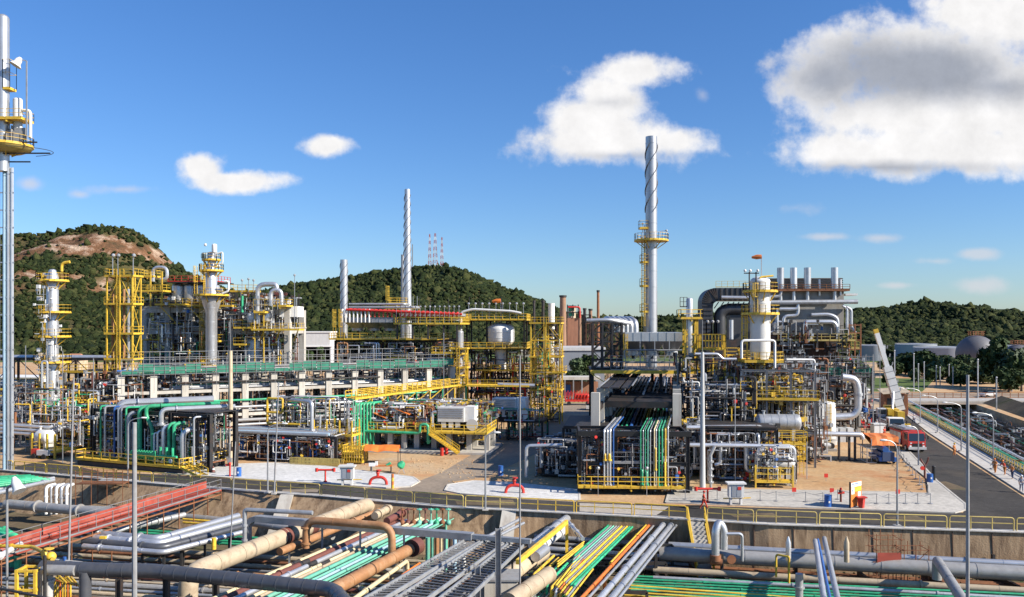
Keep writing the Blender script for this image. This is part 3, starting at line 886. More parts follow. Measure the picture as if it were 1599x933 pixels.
def concrete_frame(name, label, loc, yaw, xs, ys, zlev, m='concrete', cw=0.9, bh=0.9, slab=(), group=None, cat='frame', zt=None, skip=(), openf=False, bm=None):
    t = T(name, label, cat, loc, yaw, group)
    zt = zt or zlev[-1]
    for i, x in enumerate(xs):
        for j, y in enumerate(ys):
            if (i, j) in skip: continue
            t.part('column', m).box(x - cw / 2, x + cw / 2, y - cw / 2, y + cw / 2, 0, zt)
    for k, z in enumerate(zlev):
        b = t.part('floor_beams', bm or m)
        for y in (ys[1:] if openf and k else ys):
            for x0, x1 in zip(xs, xs[1:]): b.box(x0 + cw / 2, x1 - cw / 2, y - cw * .4, y + cw * .4, z - bh, z - .003)
        for x in xs:
            for y0, y1 in zip(ys, ys[1:]): b.box(x - cw * .4, x + cw * .4, y0 + cw / 2, y1 - cw / 2, z - bh, z - .006)
        if k in slab:
            t.part('floor_slab', m).box(xs[0] - cw / 2 - .1, xs[-1] + cw / 2 + .1, ys[0] - cw / 2 - .1, ys[-1] + cw / 2 + .1, z + .003, z + .2)
    return t
PIPE_LABEL = {}
def pipe(name_label, m, pts, r, group=None, n=8, bend=None, flanges=(), name='pipe', cat='pipe'):
    b = S(name, name_label, cat, m, group)
    b.tube(pts, r, n, bend)
    P = [Vector(p) for p in pts]
    for a, c in zip(P, P[1:]):
        Ln = (c - a).length
        if flanges and Ln > 3:
            for f in flanges:
                q = a.lerp(c, f); d = (c - a).normalized() * .06
                b.cyl(q - d, q + d, r * 1.55, n=n)
    return b
XTRA = MB('process_pipework', 'silver', None, solo=dict(label='mass of thinner process pipes winding through all the plant units', category='pipework')); XTRA.kind = 'stuff'
def spools(loc, yaw, box, n, mats, rr=(0.06, 0.16), label='', group='', seg=(3, 6), valves=0.35, vm=('red', 'steel_grey', 'blue', 'steel_dark', 'yellow'), vert=0.6, step=1.6, seed=0):
    """pipe runs that wind through a box in the frame at loc/yaw: the thickest are things of their own, the rest go into one mass"""
    rg = random.Random(seed + int(loc[0] * 7) + n)
    c, s_ = math.cos(R(yaw)), math.sin(R(yaw))
    x0, x1, y0, y1, z0, z1 = box
    def wv(p): return Vector((loc[0] + p[0] * c - p[1] * s_, loc[1] + p[0] * s_ + p[1] * c, loc[2] + p[2]))
    nb = max(3, int(n * .3))
    for i in range(nb + int(n * 1.3)):
        big = i < nb
        r = rg.uniform(*rr) if big else rg.uniform(.035, rr[1] * .55)
        p = [rg.uniform(x0, x1), rg.uniform(y0, y1) if rg.random() < .45 else rg.uniform(y0, y0 + (y1 - y0) * .2), rg.uniform(z0, z1)]
        pts = [tuple(p)]; last = -1
        for k in range(rg.randint(*seg)):
            ax = 2 if (last != 2 and rg.random() < vert) else rg.choice([a for a in (0, 0, 1) if a != last] or [2])
            lo, hi = ((x0, x1), (y0, y1), (z0, z1))[ax]
            d = rg.uniform(step * .4, step * (3.2 if ax != 1 else 1.4)) * rg.choice((-1, 1))
            if not lo <= p[ax] + d <= hi: d = -d
            p[ax] = min(hi, max(lo, p[ax] + d)); last = ax
            if (Vector(pts[-1]) - Vector(p)).length > .3: pts.append(tuple(p))
        if len(pts) < 2: continue
        m = rg.choice(mats)
        b = S('process_pipe', label, 'pipe', m, group) if big else XTRA.use(m)
        b.tube([wv(q) for q in pts], r, 6 if big else 4, r * 1.6)
        for a, e in zip(pts, pts[1:]):
            if rg.random() < .45:
                q = wv(Vector(a).lerp(Vector(e), rg.uniform(.2, .8))); d = (wv(e) - wv(a)).normalized() * .06
                b.cyl(q - d, q + d, r * 1.8, n=6)
        if rg.random() < valves:
            q = wv(Vector(pts[0]).lerp(Vector(pts[1]), .5))
            v = MB('valve', rg.choice(vm), b) if big else XTRA.use(rg.choice(vm))
            v.cyl(q + Vector((0, -r, 0)), q + Vector((0, -r - .25, .1)), .04, n=5)
            v.cyl(q + Vector((0, -r - .23, .1)), q + Vector((0, -r - .29, .12)), .17, n=7)
            v.box(q.x - r * 1.7, q.x + r * 1.7, q.y - r * 1.7, q.y + r * 1.7, q.z - r * 1.7, q.z + r * 1.7)
def stuffpipes(name, label, m, loc, yaw, box, n, rr=(0.03, 0.09), seed=1):
    rg = random.Random(seed)
    b = MB(name, m, None, solo=dict(label=label, category='small pipework')); b.kind = 'stuff'
    c, s_ = math.cos(R(yaw)), math.sin(R(yaw))
    x0, x1, y0, y1, z0, z1 = box
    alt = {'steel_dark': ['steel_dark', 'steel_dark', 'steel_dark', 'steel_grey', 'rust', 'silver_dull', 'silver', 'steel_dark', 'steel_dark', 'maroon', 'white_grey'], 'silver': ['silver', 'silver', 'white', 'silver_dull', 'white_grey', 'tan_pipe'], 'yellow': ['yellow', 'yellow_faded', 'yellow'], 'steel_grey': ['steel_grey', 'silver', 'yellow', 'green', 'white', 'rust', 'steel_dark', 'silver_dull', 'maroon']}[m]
    def wv(p): return Vector((loc[0] + p[0] * c - p[1] * s_, loc[1] + p[0] * s_ + p[1] * c, loc[2] + p[2]))
    for i in range(n):
        b.use(rg.choice(alt))
        p = Vector((rg.uniform(x0, x1), rg.uniform(y0, y1), rg.uniform(z0, z1))); r = rg.uniform(*rr); last = -1
        for k in range(rg.randint(1, 3)):
            ax = rg.choice([a for a in (0, 1, 2, 2) if a != last]); q = p.copy(); last = ax
            lim = ((x0, x1), (y0, y1), (z0, z1))[ax]
            q[ax] = min(lim[1], max(lim[0], q[ax] + rg.uniform(.4, 3.2) * rg.choice((-1, 1))))
            b.bar(wv(p), wv(q), r * 2); p = q
        if rg.random() < .4:
            w = wv(p); e = rg.uniform(.1, .26); b.box(w.x - e, w.x + e, w.y - e, w.y + e, w.z - e, w.z + e * 1.3)
def hdrum(name, label, loc, yaw, length, r, z, m='silver', cat='vessel', saddles=True, bands=4, nozz=3, saddle_m='concrete', group=None):
    t = T(name, label, cat, loc, yaw, group)
    s = t.part('shell', m); s.vessel((-length / 2, 0, z), (length / 2, 0, z), r, 24, bands, .45)
    if nozz:
        for i in range(nozz):
            nz = t.part('nozzle', m)
            x = length * (-.32 + .64 * i / max(1, nozz - 1)); nz.cyl((x, 0, z + r * .9), (x, 0, z + r + .4), .16); nz.cyl((x, 0, z + r + .34), (x, 0, z + r + .42), .27)
    if saddles:
        for k in (-1, 1):
            t.part('saddle', saddle_m).box(k * length * .3 - .2, k * length * .3 + .2, -r * .8, r * .8, 0, z - r * .75)
    return t
def air_cooler(t, x0, x1, y0, y1, z, nfan, m='silver_dull', dark='steel_dark', h=2.2, legs=True):
    """finned box on top, tapering plenums with fan rings below"""
    b = t.part('cooler_box', m); b.box(x0, x1, y0, y1, z, z + h * .42)
    n = int((x1 - x0) / 1.2)
    for i in range(n + 1):
        x = x0 + (x1 - x0) * i / n
        b.box(x - .04, x + .04, y0 - .06, y0 - .003, z, z + h * .42)
    w = (x1 - x0) / nfan
    for i in range(nfan):
        pl = t.part('plenum', m)
        a0, a1 = x0 + w * i, x0 + w * (i + 1); c = (a0 + a1) / 2; k = min(w, y1 - y0) * .36; cy = (y0 + y1) / 2
        vs = [(a0 + .03, y0, z - .003), (a1 - .03, y0, z - .003), (a1 - .03, y1, z - .003), (a0 + .03, y1, z - .003)]
        m_ = 12
        ring = [(c + k * math.cos(2 * math.pi * q / m_), cy + k * math.sin(2 * math.pi * q / m_), z - h * .5) for q in range(m_)]
        low = [(p[0], p[1], z - h * .72) for p in ring]
        fs = []
        # four corners to ring
        V = vs + ring + low
        cor = [2, 3, 0, 1]
        for q in range(m_):
            q2 = (q + 1) % m_
            cnr = [2, 3, 0, 1][q * 4 // m_]
            fs.append((cnr, 4 + q2, 4 + q))
            if (q + 1) * 4 // m_ % 4 != q * 4 // m_: fs.append((cnr, [2, 3, 0, 1][((q + 1) * 4 // m_) % 4], 4 + q2))
            fs.append((4 + q, 4 + q2, 4 + m_ + q2, 4 + m_ + q))
        pl.add(V, fs)
        fn = t.part('fan', dark)
        for q in range(4):
            a = q * math.pi / 2 + i
            fn.bar((c, cy, z - h * .66), (c + k * .9 * math.cos(a), cy + k * .9 * math.sin(a), z - h * .66), .3, .05)
        fn.cyl((c, cy, z - h * .9), (c, cy, z - h * .6), .25, n=8)
def stack(name, label, loc, z0, z1, r0, r1, m='stack_metal', strakes=None, sm='strake_grey', bands=2.6, cat='chimney', group=None, dark_top=True):
    t = T(name, label, cat, loc, 0, group)
    s = t.part('shell', m)
    s.lathe((0, 0, z0), (0, 0, z1), [(0, r0), (1, r1)], 28, caps=False)
    z = z0 + bands
    while z < z1:
        r = r0 + (r1 - r0) * (z - z0) / (z1 - z0)
        s.lathe((0, 0, z), (0, 0, z + .12), [(0, r), (0, r * 1.035), (1, r * 1.035), (1, r)], 28, caps=False); z += bands
    i = t.part('flue', 'steel_dark'); i.cyl((0, 0, z1 - 1.0), (0, 0, z1 - .15), r1 * .97, n=24)
    if strakes:
        zs, ze, turns = strakes
        for k in range(3):
            h = t.part('strake', sm)
            rs = r0 + (r1 - r0) * (zs - z0) / (z1 - z0)
            re = r0 + (r1 - r0) * (ze - z0) / (z1 - z0)
            h.helix(0, 0, zs, ze, rs * 1.06, turns, k * 2.094 + .6, w=.2 * rs, h=.07, taper=re / rs, n=18)
    return t
def person(label, loc, yaw, cloth='cloth_orange', helmet='white', h=1.74, walk=0.25, arm=0.3, group=None):
    t = T('person', label, 'person', loc, yaw, group)
    o = build_body(t, h, walk, arm)
    return t
def tree(name, label, loc, h, r, m='leaf_dark', seed=0, n=900, trunk=0.25, group=None, squash=1.0, low=0.25):
    t = T(name, label, 'tree', loc, 0, group)
    rg = random.Random(seed)
    tr = t.part('trunk', 'bark')
    hh = h * .55
    tr.lathe((0, 0, -.1), (0, 0, hh), [(0, trunk * 1.4), (.1, trunk), (1, trunk * .5)], 8)
    cl = []
    for i in range(9):
        a = rg.uniform(0, 6.28); q = rg.uniform(.25, .75) * r; z = h * rg.uniform(low + .1, .9)
        c = Vector((q * math.cos(a), q * math.sin(a), z))
        cl.append((c, r * rg.uniform(.3, .55)))
        tr.lathe((0, 0, min(hh, z * .6)), c, [(0, trunk * .4), (1, trunk * .12)], 5)
    cl.append((Vector((0, 0, h * .82)), r * .5)); cl.append((Vector((0, 0, h * .55)), r * .7))
    cr = t.part('crown', m); cr.smooth = False
    vs = []; fs = []
    s = r * 0.13
    for i in range(n):
        c, q = rg.choice(cl)
        d = Vector((rg.gauss(0, 1), rg.gauss(0, 1), rg.gauss(0, 1))).normalized()
        p = c + Vector((d.x * q, d.y * q, d.z * q * squash)) * rg.uniform(.55, 1.08)
        if p.z < h * low * .7: continue
        a = Vector((rg.gauss(0, 1), rg.gauss(0, 1), rg.gauss(0, 1))).normalized(); b = a.cross(d)
        if b.length < .1: continue
        b.normalize(); k = s * rg.uniform(.6, 1.5)
        o = len(vs)
        vs += [p - a * k - b * k * .6, p + a * k - b * k * .5, p + a * k * .7 + b * k * .6, p - a * k * .6 + b * k * .7]
        fs.append((o, o + 1, o + 2, o + 3))
    cr.add(vs, fs)
    return t

def skin_obj(name, m, verts, edges, radii, parent, root=0, sub=1):
    me = bpy.data.meshes.new(name); me.from_pydata(verts, edges, []); o = bpy.data.objects.new(name, me); COL.objects.link(o)
    o.parent = parent; me.materials.append(MATS[m])
    sk = o.modifiers.new('skin', 'SKIN')
    if not me.skin_vertices: me.skin_vertices.new()
    for i, r in enumerate(radii): me.skin_vertices[0].data[i].radius = (r, r) if not isinstance(r, tuple) else r
    me.skin_vertices[0].data[root].use_root = True
    sk.use_smooth_shade = True
    if sub:
        ss = o.modifiers.new('sub', 'SUBSURF'); ss.levels = sub; ss.render_levels = sub
    return o
def person(label, loc, yaw, cloth='cloth_orange', trousers=None, helmet='white', walk=0.25, arm=0.2, lean=0.0, h=1.74, group=None):
    """a figure in work clothes; faces local -Y"""
    t = T('person', label, 'person', loc, yaw, group)
    k = h / 1.74
    w = walk
    V = [(0, 0, .96), (0, -.01 - lean * .3, 1.2), (0, -lean, 1.42), (0, -.01 - lean, 1.52), (0, -.03 - lean, 1.60), (0, -.03 - lean, 1.70)]
    Rr = [(.15, .11), (.14, .10), (.16, .11), (.055, .055), (.085, .10), (.08, .09)]
    E = [(0, 1), (1, 2), (2, 3), (3, 4), (4, 5)]
    def add(p, r, par):
        V.append(p); Rr.append((r, r)); E.append((par, len(V) - 1)); return len(V) - 1
    for s in (-1, 1):
        f = s * w
        a = add((s * .1, 0, .90), .095, 0)
        b = add((s * .11, -f * .5 - .03, .50), .062, a)
        c = add((s * .11, -f - (0.0 if f > 0 else -.06), .09), .04, b)
        d = add((s * .12, -f - .16 + (0.0 if f > 0 else .06), .035), .035, c)
        sh = add((s * .2, -lean, 1.40), .06, 2)
        el = add((s * (.25 + arm * .1), f * .5 + .03 - lean - arm * .1, 1.12), .045, sh)
        wr = add((s * (.26 + arm * .1), f * .8 - .1 - lean - arm * .3, .88 + arm * .3), .028, el)
        hn = add((s * .265 + s * arm * .1, f * .85 - .14 - lean - arm * .3, .81 + arm * .3), .03, wr)
        bp = V[hn]
        for i, (dx, dz) in enumerate(((-.028, -.085), (-.01, -.10), (.01, -.095), (.028, -.08))):
            add((bp[0] + dx * .4, bp[1] + dx, bp[2] + dz), .009, hn)
        add((bp[0] - s * .01, bp[1] - .05, bp[2] - .03), .010, hn)
    V = [(x * k, y * k, z * k) for x, y, z in V]
    skin_obj('body', 'skin', V, E, Rr, t.o)
    # clothes: the same figure without head and hands, slightly fuller
    keep = [i for i, v in enumerate(V) if (i <= 3 or Rr[i][0] >= .04) and i != 4 and i != 5]
    idx = {o: n for n, o in enumerate(keep)}
    for nm, m, cond in (('jacket', cloth, lambda z, i: z > .9 * k or i == 0), ('trousers', trousers or cloth, lambda z, i: z < 1.0 * k)):
        kk = [i for i in keep if cond(V[i][2], i)]
        ix = {o: n for n, o in enumerate(kk)}
        ed = [(ix[a], ix[b]) for a, b in E if a in ix and b in ix]
        used = {q for e in ed for q in e}
        vs = [V[i] for i in kk]; rs = [(Rr[i][0] + .022, Rr[i][1] + .022) for i in kk]
        skin_obj(nm, m, vs, ed, rs, t.o, root=ix.get(0, 0))
    hp = V[5]
    if helmet:
        hm = t.part('helmet', helmet); hm.sphere((hp[0], hp[1], hp[2] + .03), .125, 1, 1.15, .85, 12, 8); hm.cyl((hp[0], hp[1] - .02, hp[2] + .0), (hp[0], hp[1] - .02, hp[2] + .02), .15, n=12)
    fc = t.part('face', 'hair'); z = V[4][2] + .035
    for s in (-1, 1): fc.sphere((s * .032, V[4][1] - .095, z + .01), .011, n=6, m=4)
    fc.box(-.02, .02, V[4][1] - .1, V[4][1] - .09, z - .075, z - .068)
    return t
# ================================================================== left part of the plant
def L(px, Y, z=0): return (XA(px, Y), Y, z)
# A0 tall column cut by the left edge
t = T('flare_column', 'tall silver column at the left edge with a bowl-shaped yellow platform and black arms', 'column', L(-3, 105))
s = t.part('shell', 'silver'); zt = ZA(30, 105)
s.tube([(0.6, 0, ZA(268, 105)), (0.6, 0, zt)], .75, 16); s.sphere((0.6, 0, zt), .75, 1, 1, .8)
for x, r in ((-.2, .35), (.75, .22), (1.25, .22), (1.7, .2)):
    t.part('riser_pipe', 'blue_pale' if x == .75 else 'silver').tube([(x, .1, 0), (x, .1, ZA(262, 105))], r, 8)
for i in range(16):
    z = 2 + i * 2.2
    s.bar((-.5, 0, z), (2.0, 0, z), .08, .16)
z = ZA(240, 105)
ring_platform(t, 1.0, 0, z + 1.0, .7, 3.1, n=24)
bw = t.part('bowl', 'yellow_faded'); bw.lathe((1.0, 0, z + .1), (1.0, 0, z + .9), [(0, 1.9), (.5, 2.8), (1, 3.1)], 24)
for yy, zz, x1 in ((-1.2, z + 1.15, 5.6), (-.6, z - .1, 6.9), (.8, z - .9, 3.6)):
    t.part('arm', 'black').bar((1, yy, zz), (x1, yy, zz), .16)
rr_ = t.part('hoop', 'steel_dark'); pts = [(1.0 + 5.7 * math.cos(a), 5.7 * math.sin(a) * .6, z + .3) for a in [R(x) for x in range(-70, 71, 14)]]
rr_.tube(pts, .04, 5)
vv = t.part('vessel', 'white'); vv.vessel((2.3, .3, z + 1.1), (2.3, .3, ZA(152, 105)), .55, 14)
vv.tube([(2.3, .3, z + 5.5), (3.9, .3, z + 5.5), (3.9, .3, z + 2)], .2, 8)
m_ = t.part('machinery', 'steel_grey')
for i in range(9): m_.box(ru(.6, 3.3), ru(1, 3.8), -.8 + i * .1, -.3 + i * .1, z + 1.2 + ru(0, .8), z + 2.2 + ru(0, 2.4))
platform(t, 0, 3.7, -1.4, 1.4, z + 4.2, sides='FBR'); platform(t, 1.0, 1.9, -.7, .7, ZA(140, 105), h=3.6, beams=False)
lp = t.part('lamp_post', 'silver_dull'); lp.bar((3.95, -.6, z + 1), (3.95, -.6, ZA(98, 105)), .14)
lp.bar((3.95, -.6, ZA(98, 105)), (3.0, -.6, ZA(95, 105)), .12)
fl = t.part('floodlight', 'white'); fl.lathe((3.2, -.6, ZA(93, 105)), (2.7, -.9, ZA(106, 105)), [(0, .2), (.3, .4), (.7, .45), (1, .75)], 12)

column_tower('distillation_column', 'slim silver column ringed by yellow platforms at the far left', L(82, 127), 0,
    [(0, 1.05), (9, 1.05), (10, .88), (25.6, .84), (26.6, .5)], [(2.3, 2.6, 0, 360), (5.4, 3.2, 0, 360), (8.8, 2.4, 60, 300), (12.7, 2.6, 0, 360), (16.6, 2.6, 0, 360), (20.3, 2.6, 0, 360), (25.1, 2.3, 0, 360)])
stuffpipes('small_pipework', 'small pipes and instrument lines clinging to the slim far-left column', 'silver', L(73, 126), 0, (-.6, 2.7, -2.2, -.9, 1, 24), 70, (.025, .07), 96)
t = T('side_platforms', 'yellow platforms and pipes clustered at the foot of the slim left column', 'platform', L(60, 124))
for x0, x1, z in ((0, 3.2, 5.6), (4.5, 8, 4.5), (3.0, 6.5, 2.2), (-.5, 2.5, 2.8), (5, 8, 7)):
    platform(t, x0, x1, -1, 1.5, z); 
for x in (-.4, 3, 6.4, 8): t.part('column', 'yellow').bar((x, -1, 0), (x, -1, 7), .2)
p = t.part('pipe', 'silver'); p.tube([(9.4, -1, 0), (9.4, -1, 8.6), (5.4, -1, 8.6), (5.4, .5, 8.6)], .18); p = t.part('pipe', 'silver'); p.tube([(2, -1.2, 0), (2, -1.2, 13), (1.2, -1.2, 13), (1.2, -1.2, 6)], .15)
g_ = t.part('gooseneck_frame', 'yellow'); 
g_.tube([(4.0, -1, ZA(425, 124)), (4.0, -1, ZA(412, 124)), (5.2, -1, ZA(410, 124))], .22)
lattice_tower('lattice_tower', 'tall yellow lattice stair tower behind the left end of the pipe rack', L(167, 130), -8, 2, 1, 2.15, 2.2, [4.6, 9, 13, 17, 21.6, 26.0], plat_levels=[4.6, 9, 13, 17, 21.6, 26.0], leg=.2, fr=.12)
t = T('riser_pipe', 'brown and silver risers running up inside the left lattice tower', 'pipe', L(172, 131.2))
for x, m in ((.4, 'brown_pipe'), (2.2, 'brown_pipe'), (2.9, 'silver')): t.part('pipe', m).tube([(x, 0, 0), (x, 0, 24)], .22)
for px in (176, 184, 208): 
    b = S('light_mast', 'slim mast with a floodlight on top of the left lattice tower', 'lamp', 'silver_dull', 'floodlight masts on the left lattice tower')
    q = Vector(L(px, 129, 26.1)); b.bar(q, q + Vector((0, 0, 3)), .1); b.sphere(q + Vector((.1, 0, 3)), .3, n=8, m=5)

# A3 concrete table structure with reactors
xs = [0, 4.4, 8.6, 12.6]
c1 = concrete_frame('concrete_structure', 'tall concrete frame with yellow platforms carrying silver drums, left of the tall banded column', L(227, 148), -6, xs, [0, 9.5], [9, 17.6, 21.4], 'concrete', cw=1.05, bh=.9, slab=(0, 1, 2))
platform(c1, -1, 4.4, -2.2, 2, ZA(455, 147), 'yellow'); platform(c1, 3.2, 8.6, -2.6, -0.6, 21.9, 'yellow'); platform(c1, 8.8, 12, -2.6, -.6, 21.7, 'yellow')
platform(c1, 0, 2.3, -1.5, 1, ZA(432, 147), 'yellow'); platform(c1, 11, 13.6, -2, 0, 11.5)
for x in (-.8, 4.2, 2.1): c1.part('strut', 'yellow').bar((x, -2, 21.5), (x, -2, ZA(425, 147)), .2)
c1.part('bracket', 'yellow').bar((9.0, -2.2, 21.6), (12.4, -.6, 17.8), .25); c1.part('bracket', 'yellow').bar((4, -2.2, 21.6), (6.2, -.6, 18.4), .2)
wp = c1.part('pipe_loop', 'silver'); wp.tube([(2, -1, ZA(440, 147)), (2, -1, ZA(418, 147)), (4.6, -1, ZA(418, 147)), (4.6, -1, ZA(436, 147)), (3.4, -1, ZA(437, 147))], .3, 8, 1)
for i, x in enumerate((5.2, 7.4, 9.6, 11.6)):
    b = c1.part('drum', 'silver'); b.vessel((x, 2, 22.4), (x, 2, 25.8), 1.15, 18)
rl = c1.part('roof_rail', 'red'); rl.rail([(4.2, 0, 26), (13, 0, 26), (13, 6, 26)], 1.0, 1.3, .07)
c1.part('roof_deck', 'steel_dark').box(4, 13.2, 0, 7, 25.8, 26)
c1.part('beam_grid', 'steel_dark').box(-.3, 13.4, -.5, .3, 21.75, 22.3)
ld = c1.part('ladder', 'yellow'); ld.ladder(11.8, -1.0, 21.7, 27.5)
concrete_frame('concrete_structure', 'low-topped concrete frame with a long yellow balcony, just right of the tall banded column', L(362, 146), -6, [0, 4.6, 10.2], [0, 7], [9, 17.7, 21.0], 'concrete', cw=1.0, slab=(0, 1))
t = T('balcony', 'long yellow balcony with braces on the right-hand concrete frame', 'platform', L(398, 143), -6)
platform(t, 0, 8.4, -1.6, 1, ZA(515, 143)); platform(t, -7.7, -3.5, -1.5, .8, ZA(478, 143)); platform(t, -4.0, .2, -1, 2, ZA(455, 143)); platform(t, .6, 2.6, -2, 0, ZA(488, 143), h=2.2, label='boxed yellow cage')
platform(t, 3.6, 6, -1, 2, ZA(478, 143)); platform(t, -8.2, -6, -1, 1, ZA(533, 143)); platform(t, -3.4, -1.2, -1, 1, ZA(538, 143)); platform(t, -3.4, 0, -1, 1, ZA(512, 143), h=1.3)
for x in (.6, 3.4, 6.6): t.part('brace', 'yellow').bar((x + 1.6, -1.5, ZA(517, 143)), (x, .8, ZA(533, 143)), .16)
for x in (0.4, 2.0): t.part('hanger', 'yellow').bar((x, -1, 10), (x, -1, ZA(485, 143)), .16)
column_tower('distillation_column', 'tall silver column stepped in width with a crowded top platform and a white pipe loop', L(330, 141), 0,
    [(0, .95), (20.5, .95), (22.6, 1.7), (24.5, .95), (27.0, .95), (27.6, .65), (30.4, .65)],
    [(8.2, 2.0, 90, 300), (11.5, 2.2, 150, 330), (ZA(461, 141), 2.9, 0, 360), (ZA(423, 141), 2.0, 0, 360), (ZA(406, 141), 1.55, 0, 360)])
t = T('pipe_loop', 'white pipe arches and top gear beside the tall silver column', 'pipe', L(330, 139.6))
a = t.part('pipe', 'white'); a.tube([(.6, 0, ZA(398, 140)), (1.9, 0, ZA(394, 140)), (1.9, 0, ZA(412, 140)), (1.2, 0, ZA(413, 140))], .13)
a = t.part('pipe', 'white'); a.tube([(1.0, 0, ZA(462, 140)), (2.9, 0, ZA(455, 140)), (2.9, 0, ZA(440, 140)), (2.2, 0, ZA(440, 140))], .18)
a = t.part('top_drum', 'white'); a.vessel((.4, .3, ZA(396, 140)), (.4, .3, ZA(381, 140)), .42); 
t.part('lamp', 'white').sphere((-1, 0, ZA(383, 140)), .25)
t.part('side_cage', 'yellow').ladder(-2.6, 0, ZA(461, 140), ZA(425, 140))
t = T('overhead_piping', 'thick silver pipe arches over the yellow balconies of the right concrete frame', 'pipe', L(402, 142.5))
t.part('pipe', 'silver').tube([(0, 0, ZA(506, 142)), (0, 0, ZA(444, 142)), (3.3, 0, ZA(444, 142)), (3.3, 0, ZA(456, 142))], .42, 12, 1.4)
t.part('pipe', 'silver').tube([(2.4, -.4, ZA(478, 142)), (2.4, -.4, ZA(453, 142)), (4.2, -.4, ZA(453, 142)), (4.2, -.4, ZA(478, 142))], .36, 12, 1.0)
t.part('drum', 'white').vessel((-1.0, .5, ZA(506, 142)), (-1.0, .5, ZA(488, 142)), .9)
t.part('drum', 'silver').vessel((1.3, .8, ZA(504, 142)), (1.3, .8, ZA(486, 142)), .8)
t.part('wall_panel', 'white').box(3.2, 6.4, 2, 6, ZA(495, 142), ZA(478, 142))
t.part('green_pump', 'green').cyl((-2.6, 0, ZA(488, 142)), (-2.6, 0, ZA(462, 142)), .22)
t.part('blue_vessel', 'white').vessel((-1.6, 3, 10), (-1.6, 3, 16), 1.6)
for a_, k_, ys_ in ((227, 14, 147), (362, 9, 144)): stuffpipes('small_pipework', 'fine ladders, rods and small lines around the upper galleries of the tall structures', 'silver', L(a_, ys_), -6, (-1, k_, -2.0, 4, 17, 23), 110, (.018, .045), a_)
for q, zt_ in ((378, 438), (388, 436), (396, 438), (460, 430)):
    b = S('light_mast', 'thin mast with a lamp above the yellow balconies right of the tall column', 'lamp', 'silver_dull', 'lamp masts above the balconies')
    a = Vector(L(q, 142, ZA(456 if q < 400 else 515, 142))); e = Vector(L(q, 142, ZA(zt_, 142))); b.bar(a, e, .09); b.sphere(e, .22, n=8, m=5)
CL = ['silver', 'silver', 'silver_dull', 'steel_dark', 'brown_pipe', 'white_grey', 'yellow', 'silver', 'steel_grey', 'white', 'rust', 'silver_dull', 'green']
spools(L(227, 147.3), -6, (0, 13, -1.6, 5, 8, 21), 34, CL, (.09, .22), 'thin process pipe threading between the columns of the left concrete frame', 'pipes in the left concrete frame', seed=5, valves=.3)
spools(L(362, 145), -6, (-4, 10, -1.6, 4, 8, 23), 34, CL, (.09, .22), 'thin process pipe between the columns of the balcony frame', 'pipes in the balcony frame', seed=6, valves=.3)
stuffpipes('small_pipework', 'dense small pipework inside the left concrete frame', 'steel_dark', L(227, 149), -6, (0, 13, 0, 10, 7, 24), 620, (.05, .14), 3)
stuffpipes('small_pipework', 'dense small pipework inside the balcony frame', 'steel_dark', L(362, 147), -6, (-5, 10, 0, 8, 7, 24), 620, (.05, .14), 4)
for i, (px, y_, z_, r_) in enumerate(((243, 150, 11.5, 1.1), (283, 150, 11.5, 1.0), (318, 150, 19.2, .9), (262, 150, 19.2, 1.0), (352, 147, 11.3, 1.1), (385, 150, 19, 1.0), (425, 149, 11.4, 1.1), (350, 149, 19.2, 1.0))): hdrum('heat_exchanger', 'horizontal grey exchanger shell resting inside the tall concrete structures', L(px, y_), -6, 3.4, r_, z_, ('silver_dull', 'silver', 'white_grey')[i % 3], 'heat exchanger', False, 3, 2, group='exchangers in the tall concrete structures')

# A4 long concrete pipe rack with green netting
RX0, RY0 = -58.7, 125.0; RANG = math.degrees(math.atan2(25, 47.8)); NB = 12; SP = 54.0 / NB
rk_ = concrete_frame('pipe_rack', 'long pale concrete pipe rack across the left half of the plant, topped with green netting', (RX0, RY0, 0), RANG,
    [i * SP for i in range(NB + 1)], [0, 8], [4.3, 8.2], 'concrete_pale', cw=.95, bh=.45, zt=10.8)
for z in (4.05, 7.95): rk_.part('deck', 'steel_dark').box(.6, NB * SP - .6, 1.2, 7.4, z, z + .1)  # solid dark decks added to shade the bays beneath
nt_ = rk_.part('green_netting', 'green_mesh')
for i in range(NB * 2):
    z0 = 11.0 + .15 * math.sin(i * 1.7)
    nt_.box(i * SP / 2 + .06, (i + 1) * SP / 2 - .06, -1.02, -.98, z0, z0 + (1.2 if i % 5 else .5))
nt_.box(0, NB * SP, -1, .2, 10.9, 10.95)
sc_ = rk_.part('scaffold', 'steel_grey')
for zz in (10.8, 11.4, 12.0, 12.5, 13.1): sc_.bar((0, -1.06, zz), (NB * SP, -1.06, zz), .06); 
for zz in (12.0, 13.1, 14.0): sc_.bar((0, 7.5, zz), (NB * SP, 7.5, zz), .08)
for i in range(NB * 3): sc_.bar((i * SP / 3, -1.1, 10.2 if i % 3 else 8), (i * SP / 3, -1.1, 13.3), .05); sc_.bar((i * SP / 3, 7.5, 10.8), (i * SP / 3, 7.5, 14), .06)
for i in range(9):
    for j, (z, ms) in enumerate(((8.25, CL), (4.35, ['silver', 'silver_dull', 'green', 'silver', 'brown_pipe']), (11.0, ['silver', 'steel_grey', 'white_grey', 'blue', 'silver', 'steel_dark']))):
        m = ms[(i * 5 + j) % len(ms)]; r = (.12, .16, .2, .28)[(i * 7 + j) % 4]
        y = .9 + i * .78
        b = S('rack_pipe', 'long straight pipe lying along the pale concrete pipe rack', 'pipe', m, 'pipes along the left concrete rack')
        x0 = ru(-1, 9); x1 = ru(44, NB * SP + 2)
        b.tube([rk_.w(x0, y, z + r), rk_.w(x1, y, z + r)], r, 7)
